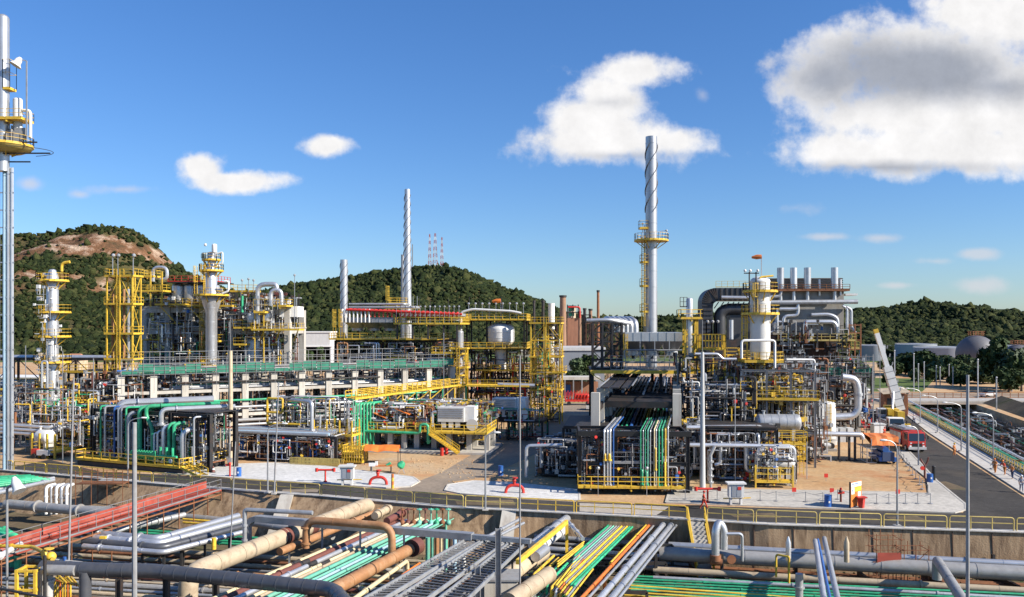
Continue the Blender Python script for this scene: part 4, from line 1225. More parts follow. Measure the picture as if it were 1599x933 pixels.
for y_, z_, m_, r_ in ((-.75, 6.4, 'green', .16), (-.7, 5.3, 'silver_dull', .2), (-.75, 3.2, 'steel_grey', .25), (-.9, 2.5, 'silver_dull', .2), (-.8, 9.4, 'steel_dark', .14)):
    b = S('rack_pipe', 'long straight pipe hung on the front of the pale concrete rack', 'pipe', m_, 'pipes hung on the front of the left rack'); b.tube([rk_.w(ru(0, 8), y_, z_), rk_.w(ru(38, 53), y_, z_)], r_, 8)
spools((RX0, RY0, 0), RANG, (2, 53, .7, 6, .5, 10), 50, CL, (.07, .16), 'slim pipe run with bends in the bays of the pale concrete rack', 'bent pipes in the left rack bays', seed=9, valves=.3, vert=.6)
stuffpipes('small_pipework', 'tangle of small pipes and valves filling the pale concrete rack', 'steel_dark', (RX0, RY0, 0), RANG, (0, 54, .5, 8, .3, 10.5), 800, (.03, .08), 7)
stuffpipes('small_pipework', 'small bare steel lines in the bays of the pale concrete rack', 'silver', (RX0, RY0, 0), RANG, (0, 54, .6, 6, .3, 10.5), 420, (.025, .06), 8)
# ground-level dark backdrop structures behind the rack: second steel rack and low units on the far left
def steel_frame(name, label, loc, yaw, xs, ys, zs, m='steel_dark', w=.3, cat='frame', brace=True, deck=None, group=None, rails=()):
    t = T(name, label, cat, loc, yaw, group)
    for x in xs:
        for y in ys: t.part('column', m).ibeam((x, y, 0), (x, y, zs[-1]), w, w)
    b = t.part('floor_beams', m)
    for z in zs:
        for y in ys: b.ibeam((xs[0], y, z), (xs[-1], y, z), w * .7, w)
        for x in xs: b.ibeam((x, ys[0], z - .01), (x, ys[-1], z - .01), w * .6, w * .9)
    if brace:
        k = t.part('bracing', m); zz = [0] + list(zs)
        for i in range(len(xs) - 1):
            for j in range(len(zz) - 1):
                if (i + j) % 2: k.bar((xs[i], ys[0], zz[j]), (xs[i + 1], ys[0], zz[j + 1]), w * .4)
                else: k.bar((xs[i + 1], ys[0], zz[j]), (xs[i], ys[0], zz[j + 1]), w * .4)
    if deck is not None:
        for z in deck: t.part('deck', 'steel_dark').box(xs[0], xs[-1], ys[0], ys[-1], z + .16, z + .24)  # solid dark sheets, in several frames added to shade what lies beneath
    for z in rails: platform(t, xs[0] - .4, xs[-1] + .4, ys[0] - .5, ys[0] + .6, z, beams=False)
    return t
f = steel_frame('steel_rack', 'dark steel rack crossing behind the slim column at the far left', L(-60, 140), -4, [i * 5 for i in range(6)], [0, 6], [4, 8, 12.6], 'steel_dark', rails=(8.3,), deck=(4, 12.6))  # decks put in for the shade under each level
for i, (z, m, r) in enumerate(((12.9, 'silver', .35), (13, 'silver_dull', .25), (8.4, 'white_grey', .5), (8.4, 'silver', .3), (4.4, 'silver', .3), (4.3, 'steel_grey', .25))):
    b = S('rack_pipe', 'straight pipe on the dark steel rack behind the slim far-left column', 'pipe', m, 'pipes on the far-left steel rack'); b.tube([f.w(-2, .8 + i * .9 % 5, z), f.w(26, .8 + i * .9 % 5, z)], r)
t = T('equipment_shed', 'pale roofed low building among pipes at the left edge of the plant', 'building', L(-40, 150), -4)
t.part('wall', 'white_grey').box(0, 12, 0, 6, 5.5, 8.6); t.part('roof', 'white').box(-.4, 12.4, -.4, 6.4, 8.7, 9.0)
for i in range(5): t.part('column', 'concrete').box(i * 2.9, i * 2.9 + .4, 0, .4, 0, 5.5)
stuffpipes('small_pipework', 'tangle of pipes and valves at the far left of the plant', 'steel_dark', L(-60, 132), -4, (0, 28, 0, 8, 0, 9), 480, (.04, .1), 12)
stuffpipes('small_pipework', 'bare silver small lines at the far left of the plant', 'silver', L(-60, 130), -4, (0, 28, 0, 8, 0, 9), 260, (.04, .08), 13)
spools(L(-30, 121), -10, (0, 17, -1, 5, .4, 9), 34, CL, (.08, .2), 'bent process pipe among the low equipment at the far left', 'bent pipes at the far left', seed=15)
spools(L(100, 122), -14, (0, 12, -1, 6, .4, 10), 24, CL, (.08, .18), 'bent process pipe between slim column and left rack end', 'bent pipes beside the slim column', seed=16)
for i in range(3):
    b = S('rack_pipe', 'silver pipe sweeping low past the foot of the slim left column', 'pipe', 'silver', 'low silver pipes at the left edge'); b.tube([W(-40, 660 + i * 6, Y=118), W(80, 668 + i * 6, Y=118), W(98, 655 + i * 6, Y=120), W(125, 658 + i * 6, Y=121)], .25, 8)
hdrum('pressure_vessel', 'small white vessel in a yellow cage at the foot of the slim column', L(70, 117), -20, 2.6, 1.0, 2.6, 'white', bands=0, nozz=1)
t = T('vessel_cage', 'yellow cage frame around the small white vessel', 'frame', L(55, 115.5), -20)
platform(t, 0, 4.2, -.5, 3, 1.0)
for x in (0, 1.4, 2.8, 4.2): t.part('post', 'yellow').bar((x, -.5, 0), (x, -.5, 3.4), .22)
tr_ = T('trailer_pump', 'small wheeled white and red pump trailer on the sand at far left', 'trailer', W(57, 717, 0), -15)
tr_.part('body', 'white').box(0, 1.8, 0, 1, .5, 1.2); tr_.part('engine', 'red').box(-1.0, -.05, .1, .9, .5, 1.3); tr_.part('drawbar', 'steel_dark').bar((1.8, .5, .5), (3, .5, .4), .1)
for x in (-.5, 1.2): tr_.part('wheel', 'rubber').cyl((x, -.1, .35), (x, .12, .35), .35)

f = steel_frame('process_structure', 'dark grey multi-level steel frame between the slim column and the left lattice tower', L(100, 131), -10, [0, 2.8, 5.6, 8.4], [0, 4, 8], [3.6, 7.2, 10.8], 'steel_dark', .28, deck=(3.6, 7.2, 10.8), rails=(3.8, 11))
f = steel_frame('process_structure', 'grey steel frame with yellow rails at the foot of the left lattice tower', L(150, 121), -14, [0, 3, 6], [0, 4], [3.4, 7.0], 'steel_grey', .28, deck=(3.4,), rails=(3.6,))
stuffpipes('small_pipework', 'packed grey lines in the steel frames left of the lattice tower', 'steel_dark', L(100, 128), -12, (0, 13, 0, 8, .3, 11), 420, (.05, .13), 98)
# A5 front skid with green drops
SK = T('skid_platform', 'low front platform with yellow railing carrying the green and silver drop pipes', 'platform', L(118, 109), -23.5)
platform(SK, 0, 18.5, 0, 7.5, .85, 'yellow', 'FLR', deck='steel_dark', r=.09)
SK.part('underframe', 'steel_dark').box(.1, 18.3, .2, 7.4, 0.0, .55)
for x in (0.2, 4.8, 9.4, 14, 18.2, 20.4):
    for y in (2.5, 7): SK.part('column', 'steel_dark').ibeam((x, y, 0), (x, y, 7.2), .5, .5)
SK.part('deck', 'steel_dark').box(0, 20.4, 3.2, 7.2, 7.25, 7.35)  # dark deck added over the top beams to shade the piping
sb_ = SK.part('top_beams', 'steel_dark')
for y in (2.5, 7): sb_.ibeam((0, y, 7.0), (20.4, y, 7.0), .3, .45)
sb_.ibeam((0, 2.4, 3.9), (7, 2.4, 3.9), .3, .3)
def drop(x, m, r, z1=7.6, z0=1.0, y=2.0, back=9, kind='drop pipe', xo=None, lab=None):
    d = Vector((math.cos(R(RANG + 23.5)), math.sin(R(RANG + 23.5))))
    e = (x + d.x * back, y + d.y * back)
    pts = [SK.w(x, y, z0), SK.w(x, y, z1), SK.w(e[0], e[1], z1)]
    if xo: pts = [SK.w(x + xo, y, z0), SK.w(x + xo, y, 5.1), SK.w(x, y, 6.6), SK.w(x, y, z1), SK.w(e[0], e[1], z1)]
    b = pipe(lab or 'vertical %s pipe dropping from the top beams onto the front platform' % m.replace('_', ' '), m, pts, r, 'drop pipes on the front platform' if not lab else None, 10, flanges=(.2,), name='drop_pipe')
    b.cyl(SK.w(x + (xo or 0), y, z0), SK.w(x + (xo or 0), y, z0 + .25), r * 1.7)
drop(2.2, 'green', .12); drop(3.0, 'silver', .14)
drop(4.0, 'silver', .48, 8.0, 1.0, 3.2, 12, lab='thickest silver pipe curving down at the left end of the green drop pipes')
drop(4.7, 'blue', .12); drop(5.5, 'silver', .2); drop(6.0, 'silver', .13); drop(6.8, 'green', .13); drop(7.3, 'silver_dull', .3, 6.9)
drop(8.2, 'silver', .28, 5.5, back=3); drop(8.9, 'green', .13, 7.3); drop(9.2, 'green', .28, 7.7, lab='thick straight green drop pipe in the middle of the front platform')
drop(10.3, 'green', .24, 7.9, xo=1.1, lab='thick green drop pipe with a kink toward the right'); drop(12.9, 'silver', .3, 7.6, 5.6)
for x, m, r, h in ((12.6, 'silver', .16, 4.9), (13.6, 'silver', .27, 5.6), (14.5, 'green', .2, 5.9), (15.3, 'green', .22, 5.9), (16.8, 'silver', .36, 5.2), (12.0, 'white', .12, 4.6), (18.6, 'silver', .13, 6.9)):
    pts = [SK.w(x, 1.7, 1.0), SK.w(x, 1.7, h), SK.w(x + 1.0, 3.4, h), SK.w(x + 1.0, 3.4, 1.5)]
    b = pipe('%s gooseneck pipe standing at the right end of the front platform' % m, m, pts, r, 'gooseneck pipes on the front platform', 10, r * 3, name='gooseneck_pipe')
    b.cyl(SK.w(x, 1.7, 1.0), SK.w(x, 1.7, 1.25), r * 1.7)
hw = S('pipe_manifold', 'green valve manifold low on the front platform', 'valve', 'green')
for i in range(9):
    x = 9 + i * .45; hw.tube([SK.w(x, 1.2, 1.3), SK.w(x, 1.2, 2.4)], .13); hw.cyl(SK.w(x, 1.0, 2.0), SK.w(x, .8, 2.0), .3)
hw.tube([SK.w(8.6, 1.2, 1.6), SK.w(14, 1.2, 1.6)], .16)
hw = S('pipe_manifold', 'green valve header at the right end of the front platform', 'valve', 'green'); hw.tube([SK.w(13.2, 1.0, 1.9), SK.w(16.5, 1.0, 1.9)], .16)
for x in (13.8, 14.8, 15.8): hw.tube([SK.w(x, 1, 1.9), SK.w(x, 1, 3)], .18)
spools(SK.loc, -23.5, (0, 20, 2.6, 7, 1.0, 6.8), 55, ['silver', 'silver', 'silver_dull', 'steel_dark', 'green', 'blue', 'white', 'yellow', 'rust'], (.06, .14), 'slim bent pipe with valves behind the railing of the front platform', 'bent pipes on the front platform', seed=21, valves=.5, vert=.6)
stuffpipes('small_pipework', 'tangle of small lines and valves behind the front platform railing', 'steel_dark', SK.loc, -23.5, (0, 20, 3, 8, .9, 7), 420, (.03, .09), 22)
stuffpipes('small_pipework', 'bare metal small lines behind the front platform railing', 'silver', SK.loc, -23.5, (0, 20, 2.2, 8, .9, 6), 260, (.03, .06), 23)
lb = S('life_ring', 'round white warning sign on the railing of the front platform', 'sign', 'white'); lb.cyl(SK.w(16.6, -.12, 1.6), SK.w(16.6, -.16, 1.6), .28)
st = T('stairway', 'yellow steel steps going down at the right end of the front platform', 'stairs', SK.w(20.2, .1, 0), -23.5)
st.part('flight', 'yellow').stair((1.6, 0, 0), (-1.5, 0, .95), 1.2); st.part('guard', 'yellow').rail([(-1.6, -.8, .95), (-1.6, .8, .95)])
st = T('stairway', 'yellow steel steps among pipes right of the front platform', 'stairs', W(297, 722, 0), -30)
st.part('flight', 'yellow').stair((1.9, 0, 0), (-1.0, 0, 2.0), 1.0); st.part('landing', 'yellow').box(-2.2, -1.0, -.5, .5, 1.9, 2.0); st.part('guard', 'yellow').rail([(-2.2, -.5, 2), (-1.0, -.5, 2)]); 
for y in (-.45, .45): st.part('post', 'yellow').bar((-2.1, y, 0), (-2.1, y, 2), .14)
# A6 second skid
K2 = steel_frame('equipment_skid', 'dark steel pump bay packed with valves behind the left gravel verge', L(362, 113.5), -14, [i * 3.1 for i in range(6)], [0, 5], [3.4], 'steel_dark', .28, brace=False)
for i in range(11):
    y = -.6 + i * .55; m = ['silver_dull', 'blue_pale', 'silver', 'steel_grey', 'silver'][i % 5]
    b = S('rack_pipe', 'silver-grey pipe lying side by side on top of the pump bay', 'pipe', m, 'pipes on top of the pump bay'); b.tube([K2.w(-2 + i * .1, y, 3.85), K2.w(14.5, y, 3.85)], .2, 8)
spools(K2.loc, -14, (0, 15, -.8, 4.5, .4, 3.4), 60, ['silver', 'silver', 'white', 'steel_dark', 'rust', 'brown_pipe', 'blue', 'silver'], (.06, .13), 'slim bent pipe with handwheels inside the pump bay', 'bent pipes in the pump bay', seed=31, valves=.6, step=1.0)
stuffpipes('small_pipework', 'packed small pipes and valves inside the pump bay', 'steel_dark', K2.loc, -14, (0, 15, .5, 5, .2, 3.6), 420, (.03, .08), 32)
spools(L(420, 118), -14, (0, 13, -.8, 4.5, 2.5, 8), 40, ['silver', 'silver', 'white', 'steel_dark', 'green', 'yellow', 'silver'], (.07, .18), 'bent silver pipe standing above the pump bay', 'bent pipes above the pump bay', seed=33, valves=.4)
b = pipe('thick white pipe with a square bend standing above the right of the pump bay', 'silver', [L(440, 119, 7.8), L(487, 113, 7.9), L(487, 113, 1.6), L(470, 113, 1.6)], .26, None, 10)
b.tube([L(487, 113.4, 4), L(500, 113.4, 4), L(500, 113.4, 6)], .16)
for i in range(5):
    x = 335 + i * 4.5
    b = S('hanging_pipe', 'white drop pipe in a row of loops under the rack by the white mast', 'pipe', 'white', 'row of white drop loops'); b.tube([L(x, 114, ZA(648, 114)), L(x + 2, 113, ZA(644, 114)), L(x + 2, 113, ZA(674, 114))], .16, 8)
t = T('yellow_cage_frame', 'tall yellow caged frame of valves right of the pump bay', 'frame', L(490, 113.5), -14)
for x in (0, 1.9, 3.8, 5.6):
    for y in (0, 2.4): t.part('post', 'yellow').bar((x, y, 0), (x, y, 5.4), .16)
for z in (1.6, 3.4): platform(t, -.1, 5.7, -.2, 2.6, z, beams=False, h=.9, step=.7)
t = T('yellow_cage_frame', 'small dense yellow cage beside the white cabinet', 'frame', L(534, 110), -14)
for z in (.3, 1.4): platform(t, 0, 2.8, 0, 2, z, beams=False, h=1.0, step=.35, r=.08)
t = T('pipe_fence', 'low faded yellow barrier of closely spaced bars before the pump bay', 'fence', L(453, 109), -14)
for k in range(4): t.part('panel', 'yellow_faded').rail([(k * 1.75, 0, 0), (k * 1.75 + 1.7, 0, 0)], 1.0, .2, .07); t.part('panel', 'yellow_faded').rail([(k * 1.75 + .3, .8, 0), (k * 1.75 + 1.9, .8, 0)], .9, .22, .07)
v = T('pressure_vessel', 'small upright silver vessel at the right end of the pump bay', 'vessel', L(548, 116), 0); v.part('shell', 'silver').vessel((0, 0, 1.0), (0, 0, 4.2), .75); 
for k in (0, 120, 240): v.part('leg', 'steel_dark').bar((.5 * math.cos(R(k)), .5 * math.sin(R(k)), 0), (.5 * math.cos(R(k)), .5 * math.sin(R(k)), 1.4), .14)
MW = T('mast', 'tall cream mast on the left gravel verge', 'mast', W(360, 727, 0)); MW.part('pole', 'tan_pipe').lathe((0, 0, 0), (0, 0, ZA(548, 108.7)), [(0, .36), (1, .24)], 14); MW.part('rod', 'steel_grey').bar((0, 0, 15), (0, 0, 19.4), .07)
# ---------------- unit B: coolers and stacks
B = steel_frame('cooler_structure', 'tall dark steel structure with yellow galleries carrying air coolers, below the twin slender stacks', L(524, 158), -6, [0, 4.6, 9.2, 13.8, 19, 23.4], [0, 6, 12], [8.5, 12.4, 15.4], 'steel_dark', .4, deck=(8.5, 12.4))  # deck levels added to throw shade into the frame
platform(B, -.6, 20, -2, 13, 15.7, 'yellow', 'FLR', r=.09); platform(B, 12, 24.4, -3, 9, 18.6, 'yellow', 'FLR', r=.09)
platform(B, 10.5, 14.5, -2.6, 0, 12.2, 'yellow', 'F'); platform(B, 19, 24, -2.8, -.4, 13.2)
air_cooler(B, 2, 11.5, -1, 6, 18.8, 3, 'silver_dull'); air_cooler(B, 12.4, 24, 0, 6, 20.0, 3, 'silver_dull', h=1.2)
for x in (12.6, 15.5, 18.4, 21.3, 23.8): B.part('column', 'steel_dark').bar((x, -2.6, 0 if x > 20 else 15.7), (x, -2.6, 18.4), .3)
B.part('brace', 'yellow').bar((8.5, -2.2, 8.8), (12.5, -2.2, 12.2), .22)
for x in (-.3, .9): B.part('end_cage', 'yellow').ladder(x + .6, -1.6, 15.8, 20.3)
for i in range(26):
    x = 3 + i * .82
    b = S('header_pipe', 'short red stub in the red row along the cooler roof', 'pipe', 'red', 'red stubs on the cooler roof'); b.tube([B.w(x, -1.1, 19.8), B.w(x, -1.1, 21.0 - .03 * i + .35), B.w(x, .8, 21.0 - .03 * i + .35)], .14, 6)
b = pipe('long red fire-water pipe along the front edge of the cooler roof', 'red', [B.w(2.5, -1.4, 21.2), B.w(13, -1.4, 20.8), B.w(24.5, -1.4, 20.3)], .22)
for z, a0, a1 in ((22.3, 2, 13), (21.7, 2, 15)): pipe('dark pipe lying above the cooler roof at height %.0f' % z if 0 else 'dark header pipe lying above the left half of the cooler roof', 'silver_dull', [B.w(a0, 2, z), B.w(a1, 2, z), B.w(a1, 5, z)], .22, 'headers above the cooler roof')
for i in range(8): S('roof_stub', 'white vent bend on the left end of the cooler roof', 'vent', 'white', 'white vent bends on the cooler').tube([B.w(1.6 + i * .75, -1.2, 18.8), B.w(1.6 + i * .75, -1.2, 21.2), B.w(1.6 + i * .75, -.6, 21.2)], .17, 6)
for i in range(14):
    b = S('light_mast', 'little lamp post on the yellow gallery of the cooler structure', 'lamp', 'silver_dull', 'lamp posts on the cooler galleries'); q = B.w(12.5 + i * .9, -2.9, 18.7); b.bar(q, q + Vector((0, 0, 3)), .08); b.sphere(q + Vector((0, 0, 3)), .2, n=6, m=4)
for i, q in enumerate((562, 582, 655, 672, 700, 733, 748, 765, 783)):
    b = S('lightning_rod', 'thin dark lightning rod rising above the cooler roofs', 'mast', 'steel_dark', 'lightning rods above the coolers'); a = Vector(L(q, 166, 12)); b.bar(a, Vector(L(q, 166, ZA(470 - (i % 3) * 3, 166))), .12)
stack('stack', 'short silver stack with spiral fins at the left end of the coolers', L(537, 166), 10, ZA(406, 166), .72, .72, strakes=(18, 30.6, 2.2))
stack('stack', 'tall slender silver stack with spiral fins above the left cooler structure', L(636, 170), 8, ZA(296, 170), 1.0, .56, strakes=(25, 45, 3.6))
stack('stack', 'thin dark stack standing close behind the tall slender one', L(629, 174), 8, ZA(398, 174), .42, .38, 'silver_dull')
t = T('stack_gallery', 'yellow gallery with lamps around the foot of the tall slender stack', 'platform', L(602, 165))
platform(t, 0, 6.6, -1, 3, ZA(487, 165)); platform(t, .8, 4.0, -1, 3, ZA(474, 165)); t.part('cage', 'yellow').ladder(.6, -1.2, ZA(487, 165), ZA(455, 165))
for x in (4.6, 5.6, 6.4): t.part('post', 'silver_dull').bar((x, -1, 18), (x, -1, ZA(463, 165)), .1)
column_tower('small_column', 'slim white column with a yellow cage at the right end of the coolers', L(718, 156), 0, [(0, .7), (17, .7)], [(9, 1.6, 0, 360), (13, 1.6, 0, 360)])
spools(L(524, 156), -6, (0, 24, -1, 8, 8, 15), 45, CL, (.08, .2), 'bent pipe in the shade under the yellow gallery of the coolers', 'bent pipes under the coolers', seed=41)
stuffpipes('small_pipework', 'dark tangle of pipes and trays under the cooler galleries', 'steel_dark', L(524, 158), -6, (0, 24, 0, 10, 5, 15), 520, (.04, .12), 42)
lattice_tower('lattice_tower', 'narrow yellow stair tower at the right end of the coolers', L(705, 153), -6, 1, 1, 2.6, 2.6, [3.5, 7, 10.5, 14], plat_levels=[3.5, 7, 10.5, 14], leg=.2)
# walkway and green/yellow compressor area
WA = W(548, 624, 7.6); WB = W(722, 601, 7.6); wang = math.degrees(math.atan2(WB.y - WA.y, WB.x - WA.x)); wlen = (WB - WA).length
t = T('walkway', 'long yellow elevated walkway in front of the pale rack columns', 'walkway', (WA.x, WA.y, 0), wang)
platform(t, 0, wlen, -.8, 1.0, 7.7, 'yellow', 'FB', r=.1, beams=False)
for i in range(9):
    x = i * wlen / 8
    if i: t.part('brace', 'yellow').bar((x, -.6, 7.4), (x - 1.2, 1.0, 5.7), .16)
    t.part('post', 'yellow' if i % 2 else 'green').bar((x, -.7, 0), (x, -.7, 7.4), .2)
for i in range(7):
    q = W(553 + i * 5, 700, Y=120 + i * .4); b = S('standpipe', 'vertical green pipe in the group below the left end of the yellow walkway', 'pipe', 'green', 'green standpipes under the walkway'); b.tube([(q.x, q.y, .5), (q.x, q.y, ZA(632, 120)), (q.x + .8, q.y + 2, ZA(632, 120))], .17, 8)
CB = T('compressor_deck', 'concrete-legged deck with yellow railing and a green front pipe carrying machinery', 'platform', L(560, 122), -9)
platform(CB, 0, 11.4, 0, 7, 3.0, 'yellow', 'FL', r=.09); platform(CB, 11.2, 19.4, -1.5, 6, 3.0, 'yellow', 'FR', r=.09)
for x in (.8, 4.2, 6.3, 8.2, 10.8, 13, 16, 18.6):
    for y in (.6, 5): CB.part('pier', 'concrete').box(x, x + .75, y, y + .75, 0, 2.7)
CB.part('base_slab', 'concrete_pale').box(-1, 20, -2, 8, 0.02, .3)
pipe('long green pipe along the front edge of the compressor deck', 'green', [CB.w(-1.4, -.5, 2.9), CB.w(9.4, -.5, 2.7), CB.w(9.4, -.5, 4.0), CB.w(10.6, -.5, 4.0), CB.w(10.6, -.5, 1.2), CB.w(10.9, -.5, 1.8)], .2, n=10)
st = T('stairway', 'straight yellow stair from the compressor deck down to the road corner', 'stairs', CB.w(11, -1.8, 0), -9); st.part('flight', 'yellow').stair((4.6, -.8, .3), (.4, -.8, 3.0), 1.0)
def compressor(label, base, yaw, sc=1.0):
    t = T('compressor_house', label, 'machine', base, yaw)
    w, d, h = 3.9 * sc, 3.0 * sc, 3.3 * sc
    t.part('housing', 'white').box(0, w, 0, d, 1.2, h)
    lv = t.part('louvre', 'steel_grey')
    for i in range(5): lv.box(.15, w - .15, -.06, -.003, h - .3 - i * .3, h - .17 - i * .3)
    t.part('side_panel', 'white').box(w + .003, w + 1.5, .4, d, 1.2, h + .1)
    t.part('skid', 'steel_dark').box(0, w + 1.8, .2, d, 0.01, .35)
    t.part('motor', 'steel_dark').cyl((.4, 1.4, .8), (w, 1.4, .8), .42)
    fn = t.part('fan_disc', 'white'); fn.cyl((w + 1.3, -.45, .9), (w + 1.3, -.3, .9), .85, n=24); fn.cyl((w + 1.3, -.3, .9), (w + 1.3, .4, .9), .6)
    for x in (.5, 1.6, 2.6): t.part('door', 'white').box(x, x + .7, .1, .2, .35, 1.18)
    p = t.part('pipe', 'silver'); p.tube([(-.8, 0, .5), (-.8, 0, 2.6), (-.2, 0, 2.6)], .22)
    return t
compressor('white louvred compressor housing on the deck above the straight yellow stair', CB.w(11.6, 1.2, 3.02), -9)
spools(CB.loc, -9, (0, 11, .4, 6, 3.2, 6.5), 45, ['silver', 'white', 'white', 'silver', 'white_grey', 'yellow', 'rust', 'steel_dark'], (.08, .24), 'bent pipe among the machinery on the compressor deck', 'bent pipes on the compressor deck', seed=51, valves=.5, step=1.1)
spools(L(560, 128), -9, (0, 18, 0, 8, 3, 6.6), 45, ['silver', 'white', 'silver', 'green', 'yellow', 'steel_dark', 'steel_dark', 'white_grey'], (.08, .2), 'bent pipe between the yellow walkway and the compressors', 'bent pipes behind the compressors', seed=52, valves=.4)
stuffpipes('small_pipework', 'packed small lines on and behind the compressor deck', 'steel_grey', L(560, 125), -9, (0, 20, 0, 9, .4, 6.5), 620, (.03, .09), 53)
stuffpipes('small_pipework', 'packed yellow handrails and supports around the compressors', 'yellow', L(560, 127), -9, (0, 20, 0, 9, 3, 6.5), 160, (.03, .05), 54)
for i in range(3): hdrum('pressure_vessel', 'small silver horizontal drum among the piping on the compressor deck', CB.w(3.0 + i * 3, 2.5, 3.0), -9, 2.2, .55, 1.0 + .5 * (i == 1), 'silver' if i else 'white', nozz=1, bands=0, group='small drums on the compressor deck')
for x, z, c in ((3, 5.0, 'orange'), (6.5, 5.6, 'orange')):
    b = S('sloped_tray', 'small orange sloping cover among the compressor piping', 'cover', c, 'orange covers on the compressor deck'); b.box(-1, 1, -.6, .6, 0, .1); b.v = [tuple(CB.w(x + vx, 1 + vy, z + vz - vx * .4)) for vx, vy, vz in b.v]
C2 = steel_frame('equipment_skid', 'shaded machine deck under the second white compressor housing', L(765, 133), -12, [0, 3, 6, 8.5], [0, 5], [3.0], 'steel_dark', .3, brace=False, deck=(3.0,))
compressor('second white louvred compressor housing, half in shade left of the road', C2.w(.2, .6, 3.25), -12)
spools(C2.loc, -12, (0, 9, -.6, 4, .3, 5), 22, ['silver', 'green', 'red', 'steel_dark', 'silver'], (.07, .15), 'bent pipe around the second compressor housing', 'bent pipes at the second compressor', seed=55, valves=.6)
# unit C
C = steel_frame('process_structure', 'yellow galleried structure around a fat white drum beneath an orange windsock', L(729, 165), -6, [0, 4, 8, 11.4], [0, 6], [5, 9.4, 13.6, 19.2], 'steel_dark', .3, brace=False, deck=(5, 9.2))  # both decks added for the shade they cast below
for z in (19.4, 13.8): platform(C, -.5, 12, -1.6, 7, z, 'yellow', 'FLR', r=.1)
platform(C, 2.2, 16, -2.6, 6, 9.5, 'yellow', 'FLR', r=.09)
v = T('pressure_vessel', 'fat white upright drum inside the yellow galleried structure', 'vessel', C.w(6.6, 1.2, 0), 0); v.part('shell', 'white').vessel((0, 0, 13.9), (0, 0, 18.8), 2.7, 28, 2)
v.part('skirt', 'white').cyl((0, 0, 9.6), (0, 0, 14.6), 1.2)
pipe('white pipe curling over the left edge of the drum structure', 'white', [C.w(-.9, -1.8, 14), C.w(-.9, -1.8, 20.8), C.w(1.4, -1.8, 21.4), C.w(9, -1.8, 21.0), C.w(11, -1.8, 20.6)], .25, n=10)
for i in range(9):
    b = S('light_mast', 'lamp post along the top gallery of the drum structure', 'lamp', 'silver_dull', 'lamp posts on the drum structure'); q = C.w(.6 + i * 1.35, -1.5, 19.5); b.bar(q, q + Vector((0, 0, 3.0)), .09); b.sphere(q + Vector((0, 0, 3.0)), .24, n=6, m=4)
def windsock(label, base, z0, z1, d=-1, sz=1.0):
    t = T('windsock', label, 'windsock', (base[0], base[1], z0))
    t.part('pole', 'silver_dull').bar((0, 0, 0), (0, 0, z1 - z0), .1)
    t.part('sock', 'orange').lathe((0, 0, z1 - z0 - .1), (d * 1.7 * sz, .1, z1 - z0 - .25 * sz), [(0, .38 * sz), (.5, .45 * sz), (1, .2 * sz)], 10)
windsock('orange windsock on a pole above the fat white drum', L(782, 163), 19, ZA(469, 163))
spools(L(729, 164), -6, (0, 15, -1.0, 5, .5, 13), 40, ['silver', 'white', 'steel_dark', 'steel_dark', 'silver_dull', 'red', 'yellow'], (.09, .22), 'bent pipe in the galleried structure with the fat drum', 'bent pipes in the drum structure', seed=61, valves=.3)
stuffpipes('small_pipework', 'dark tangle of pipes under the fat white drum', 'steel_dark', L(729, 166), -6, (0, 18, 0, 8, 0, 13), 620, (.04, .12), 62)
platform(T('platform_bridge', 'dark platform with yellow-edged beam below the drum structure', 'platform', L(722, 150), -6), 0, 12, 0, 5, 7.4, 'yellow', 'F')
pipe('silver pipe crossing level in front of the drum structure', 'silver', [L(777, 150, 7.6), L(835, 150, 7.4)], .35)
lattice_tower('lattice_tower', 'broad yellow scaffold-like stair tower left of the plant road', L(829, 155), -10, 2, 1, 2.7, 4.2, [3.2, 6.2, 9.3, 12.4, 15.4, 18.7], plat_levels=[6.2, 9.3, 12.4, 18.7], leg=.24, fr=.14)
platform(T('side_platforms', 'yellow side balconies on the right of the broad stair tower', 'platform', L(862, 153), -10), 0, 2.4, 0, 3, 9.6)
t = T('stack', 'white-topped dark vent pipe rising out of the broad yellow stair tower', 'vent', L(861, 160)); t.part('pipe', 'steel_dark').cyl((0, 0, 0), (0, 0, 17.5), .5); t.part('upper_pipe', 'white').cyl((0, 0, 17.5), (0, 0, ZA(474, 160)), .62); t.part('lower_pipe', 'white').cyl((0, 0, 11), (0, 0, 16), .53)
t.part('collar', 'black').cyl((-.0, 0, 18.2), (0, 0, 18.7), .9); t.part('arm', 'black').bar((-4.5, 0, 16.8), (1.2, 0, 18.4), .25); t.part('rod', 'steel_dark').cyl((-1.6, 0, 16), (-1.6, 0, 22.6), .3)
spools(L(829, 154), -10, (0, 5.4, 0, 4, .3, 17), 30, ['yellow', 'yellow', 'silver', 'steel_dark', 'green'], (.07, .13), 'bent pipe inside the broad yellow stair tower', 'bent pipes in the broad stair tower', seed=63)
# ================================================================== background and right part
# far units behind the road
def chimney(label, px, Y, ytop, ybase_z, r, m='chimney_brown', r2=None, yb=None):
    t = T('chimney', label, 'chimney', L(px, Y)); zt = ZA(ytop, Y)
    t.part('shaft', m).lathe((0, 0, 0), (0, 0, zt), [(0, r * 1.2), (.5, r), (1, r2 or r * .85)], 16); t.part('rim', 'steel_dark').cyl((0, 0, zt - .5), (0, 0, zt + .1), (r2 or r * .85) * 1.25)
chimney('brown chimney left of the group behind the grey shed', 879, 260, 462, 0, 1.1)
chimney('tan chimney with flared foot beside the brick tower', 893, 270, 478, 0, 1.4, 'tan_pipe')
chimney('dark thin chimney right of the brick tower', 913, 280, 482, 0, .6, 'steel_dark')
chimney('dark slim chimney nearest the black steel lattice', 922, 285, 483, 0, .7, 'chimney_brown')
chimney('tall narrow dark flue between brick tower and big stack', 934, 250, 454, 0, .45, 'rust')
